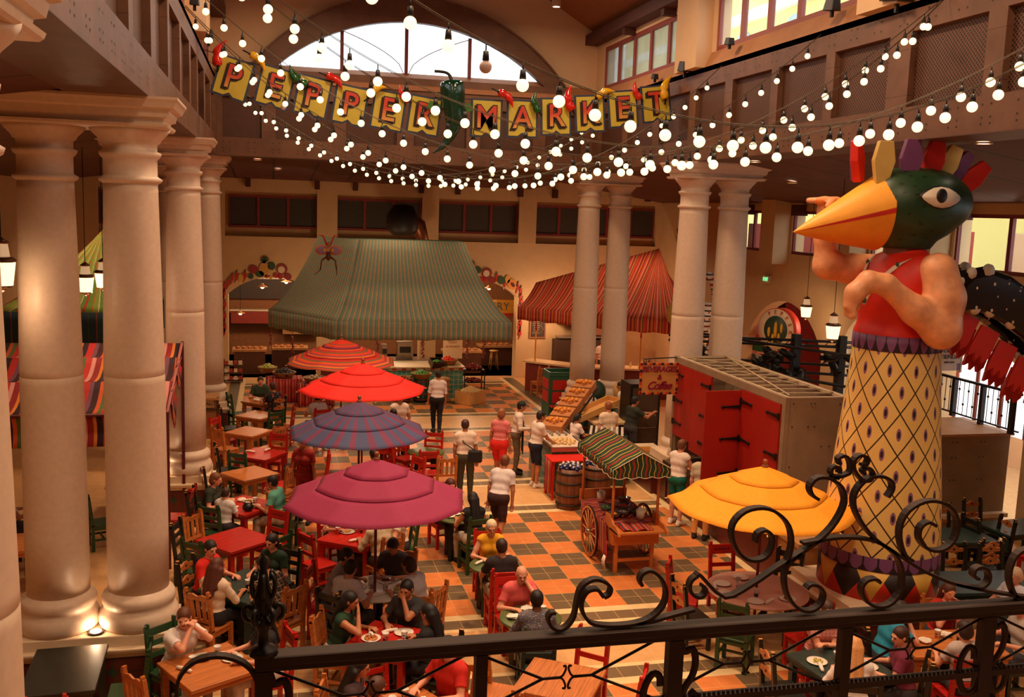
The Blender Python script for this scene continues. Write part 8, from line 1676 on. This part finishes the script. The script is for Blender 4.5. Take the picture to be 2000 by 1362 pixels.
# winged figure hanging on the tent
t = thing('winged_figure', 'small carved winged figure with orange legs on the big tent', 'ornament', (1.62, 29.85, 4.62)); m = M(); m.sph((0, 0, 0), (.08, .08, .14), 10); obj('body', m, paint('fig_brown', (110, 60, 40)), t)
for s in (-1, 1):
    m = M(); m.sph((s*.2, .02, .18), (.19, .03, .15), 14); w = obj('wing', m, paint('fig_orange', (224, 120, 70)), t); m = M(); m.sph((s*.2, -.01, .18), (.14, .02, .11), 12); obj('wing_patch', m, paint('fig_lilac', (170, 140, 190)), w); m = M(); m.sph((s*.11, -.03, .18), (.05, .03, .05), 8); obj('wing_spot', m, paint('eye_yellow'), w)
    m = M(); m.tube([(s*.05, 0, -.02), (s*.2, -.06, -.12), (s*.24, -.1, -.4)], [.03, .028, .02], 6); m.tube([(s*.24, -.1, -.4), (s*(.24 if s > 0 else .42), -.16, -.56)], [.018, .008], 5); obj('leg', m, paint('fig_brown'), t)
    m = M(); m.tube([(s*.04, 0, .3), (s*.1, -.04, .45), (s*.16, -.02, .6), (s*.3, 0, .62)], [.025, .028, .025, .012], 6); obj('horn', m, paint('fig_red', (206, 60, 40)), t)
m = M(); m.sph((.0, -.04, .34), (.06, .07, .09), 10); obj('head', m, paint('fig_tan', (200, 130, 80)), t)
m = M(); m.cyl((1.8, 29.9, 4.66), (1.62, 29.85, 4.66), .01, 4)
# black fan hood behind the tent
m = M(); m.lathe([(.0, .5), (.35, .45), (.55, .1), (.55, -.35), (.35, -.55)], n=24); o = obj('vent_fan', m, sock, None, 'big dark round vent rising behind the teal tent', 'vent', loc=(4.3, 33.6, 5.75)); m = M(); m.tube([(.2, 0, 0), (.55, 0, -.2), (.75, 0, -.9)], [.3, .25, .2], 14); obj('duct', m, mat('copper_duct', (120, 70, 44), .35, metal=.6), o)
# ================================================================ what shows through the windows
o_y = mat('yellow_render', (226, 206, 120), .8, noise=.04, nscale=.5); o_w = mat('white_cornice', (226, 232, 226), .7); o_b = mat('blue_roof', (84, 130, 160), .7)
t = thing('yellow_building', 'yellow building with white cornices and arches outside the high right windows', 'building', (0, 0, 0))
m = M(); m.box2((25, 26, 0), (32, 70, 24)); obj('wall', m, o_y, t)
m = M()
for z in (16.6, 19.0, 19.6): m.box2((24.6, 25.8, z), (25, 70, z+.5))
obj('cornice', m, o_w, t)
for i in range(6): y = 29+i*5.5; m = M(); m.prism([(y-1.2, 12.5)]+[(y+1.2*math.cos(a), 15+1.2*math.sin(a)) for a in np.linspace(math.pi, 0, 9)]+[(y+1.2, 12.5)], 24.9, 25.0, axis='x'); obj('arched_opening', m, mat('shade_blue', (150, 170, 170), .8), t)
t = thing('blue_building', 'low blue building outside the right aisle windows', 'building', (0, 0, 0)); m = M(); m.box2((26, 14, 0), (32, 24, 4.6)); m.box2((28, 16, 4.6), (31, 19, 6.0)); obj('wall', m, o_b, t)
def tree(x, y, h, r, lab):
    t = thing('tree', lab, 'tree', (x, y, 0)); m = M(); m.cyl((0, 0, 0), (0, 0, h*.6), .2, 8, r2=.1); obj('trunk', m, mat('bark', (90, 70, 50), .9), t); im = Imp(); rr = random.Random(int(x))
    for i in range(16): a = rr.uniform(0, 6.28); im.ell((r*.6*math.cos(a)*rr.random(), r*.6*math.sin(a)*rr.random(), h*.55+rr.uniform(0, h*.4)), (r*.45, r*.45, r*.4), k=.3)
    V, F, T = implicit(im, .35); n = vnormals(V, F); V = V+n*np.array([[rr.uniform(-.25, .25)] for _ in V]); o = link(bpy.data.objects.new('foliage', fast_mesh('foliage', V, F, False)), t); o.data.materials.append(mat('dusty_foliage', (112, 130, 84), .9, noise=.4, nscale=1.5))
tree(33, 24, 9.5, 5, 'dusty green tree outside the right aisle windows, the left one'); tree(34, 17.5, 8.5, 4.5, 'dusty green tree outside the right aisle windows, the right one'); tree(30, 38, 7.5, 4, 'tree outside the narrow windows behind the right columns')
gd = M(); gd.box2((19, 5, -.3), (60, 90, -.1)); struct('floor_outside', gd, mat('pale_paving', (190, 180, 160), .9))
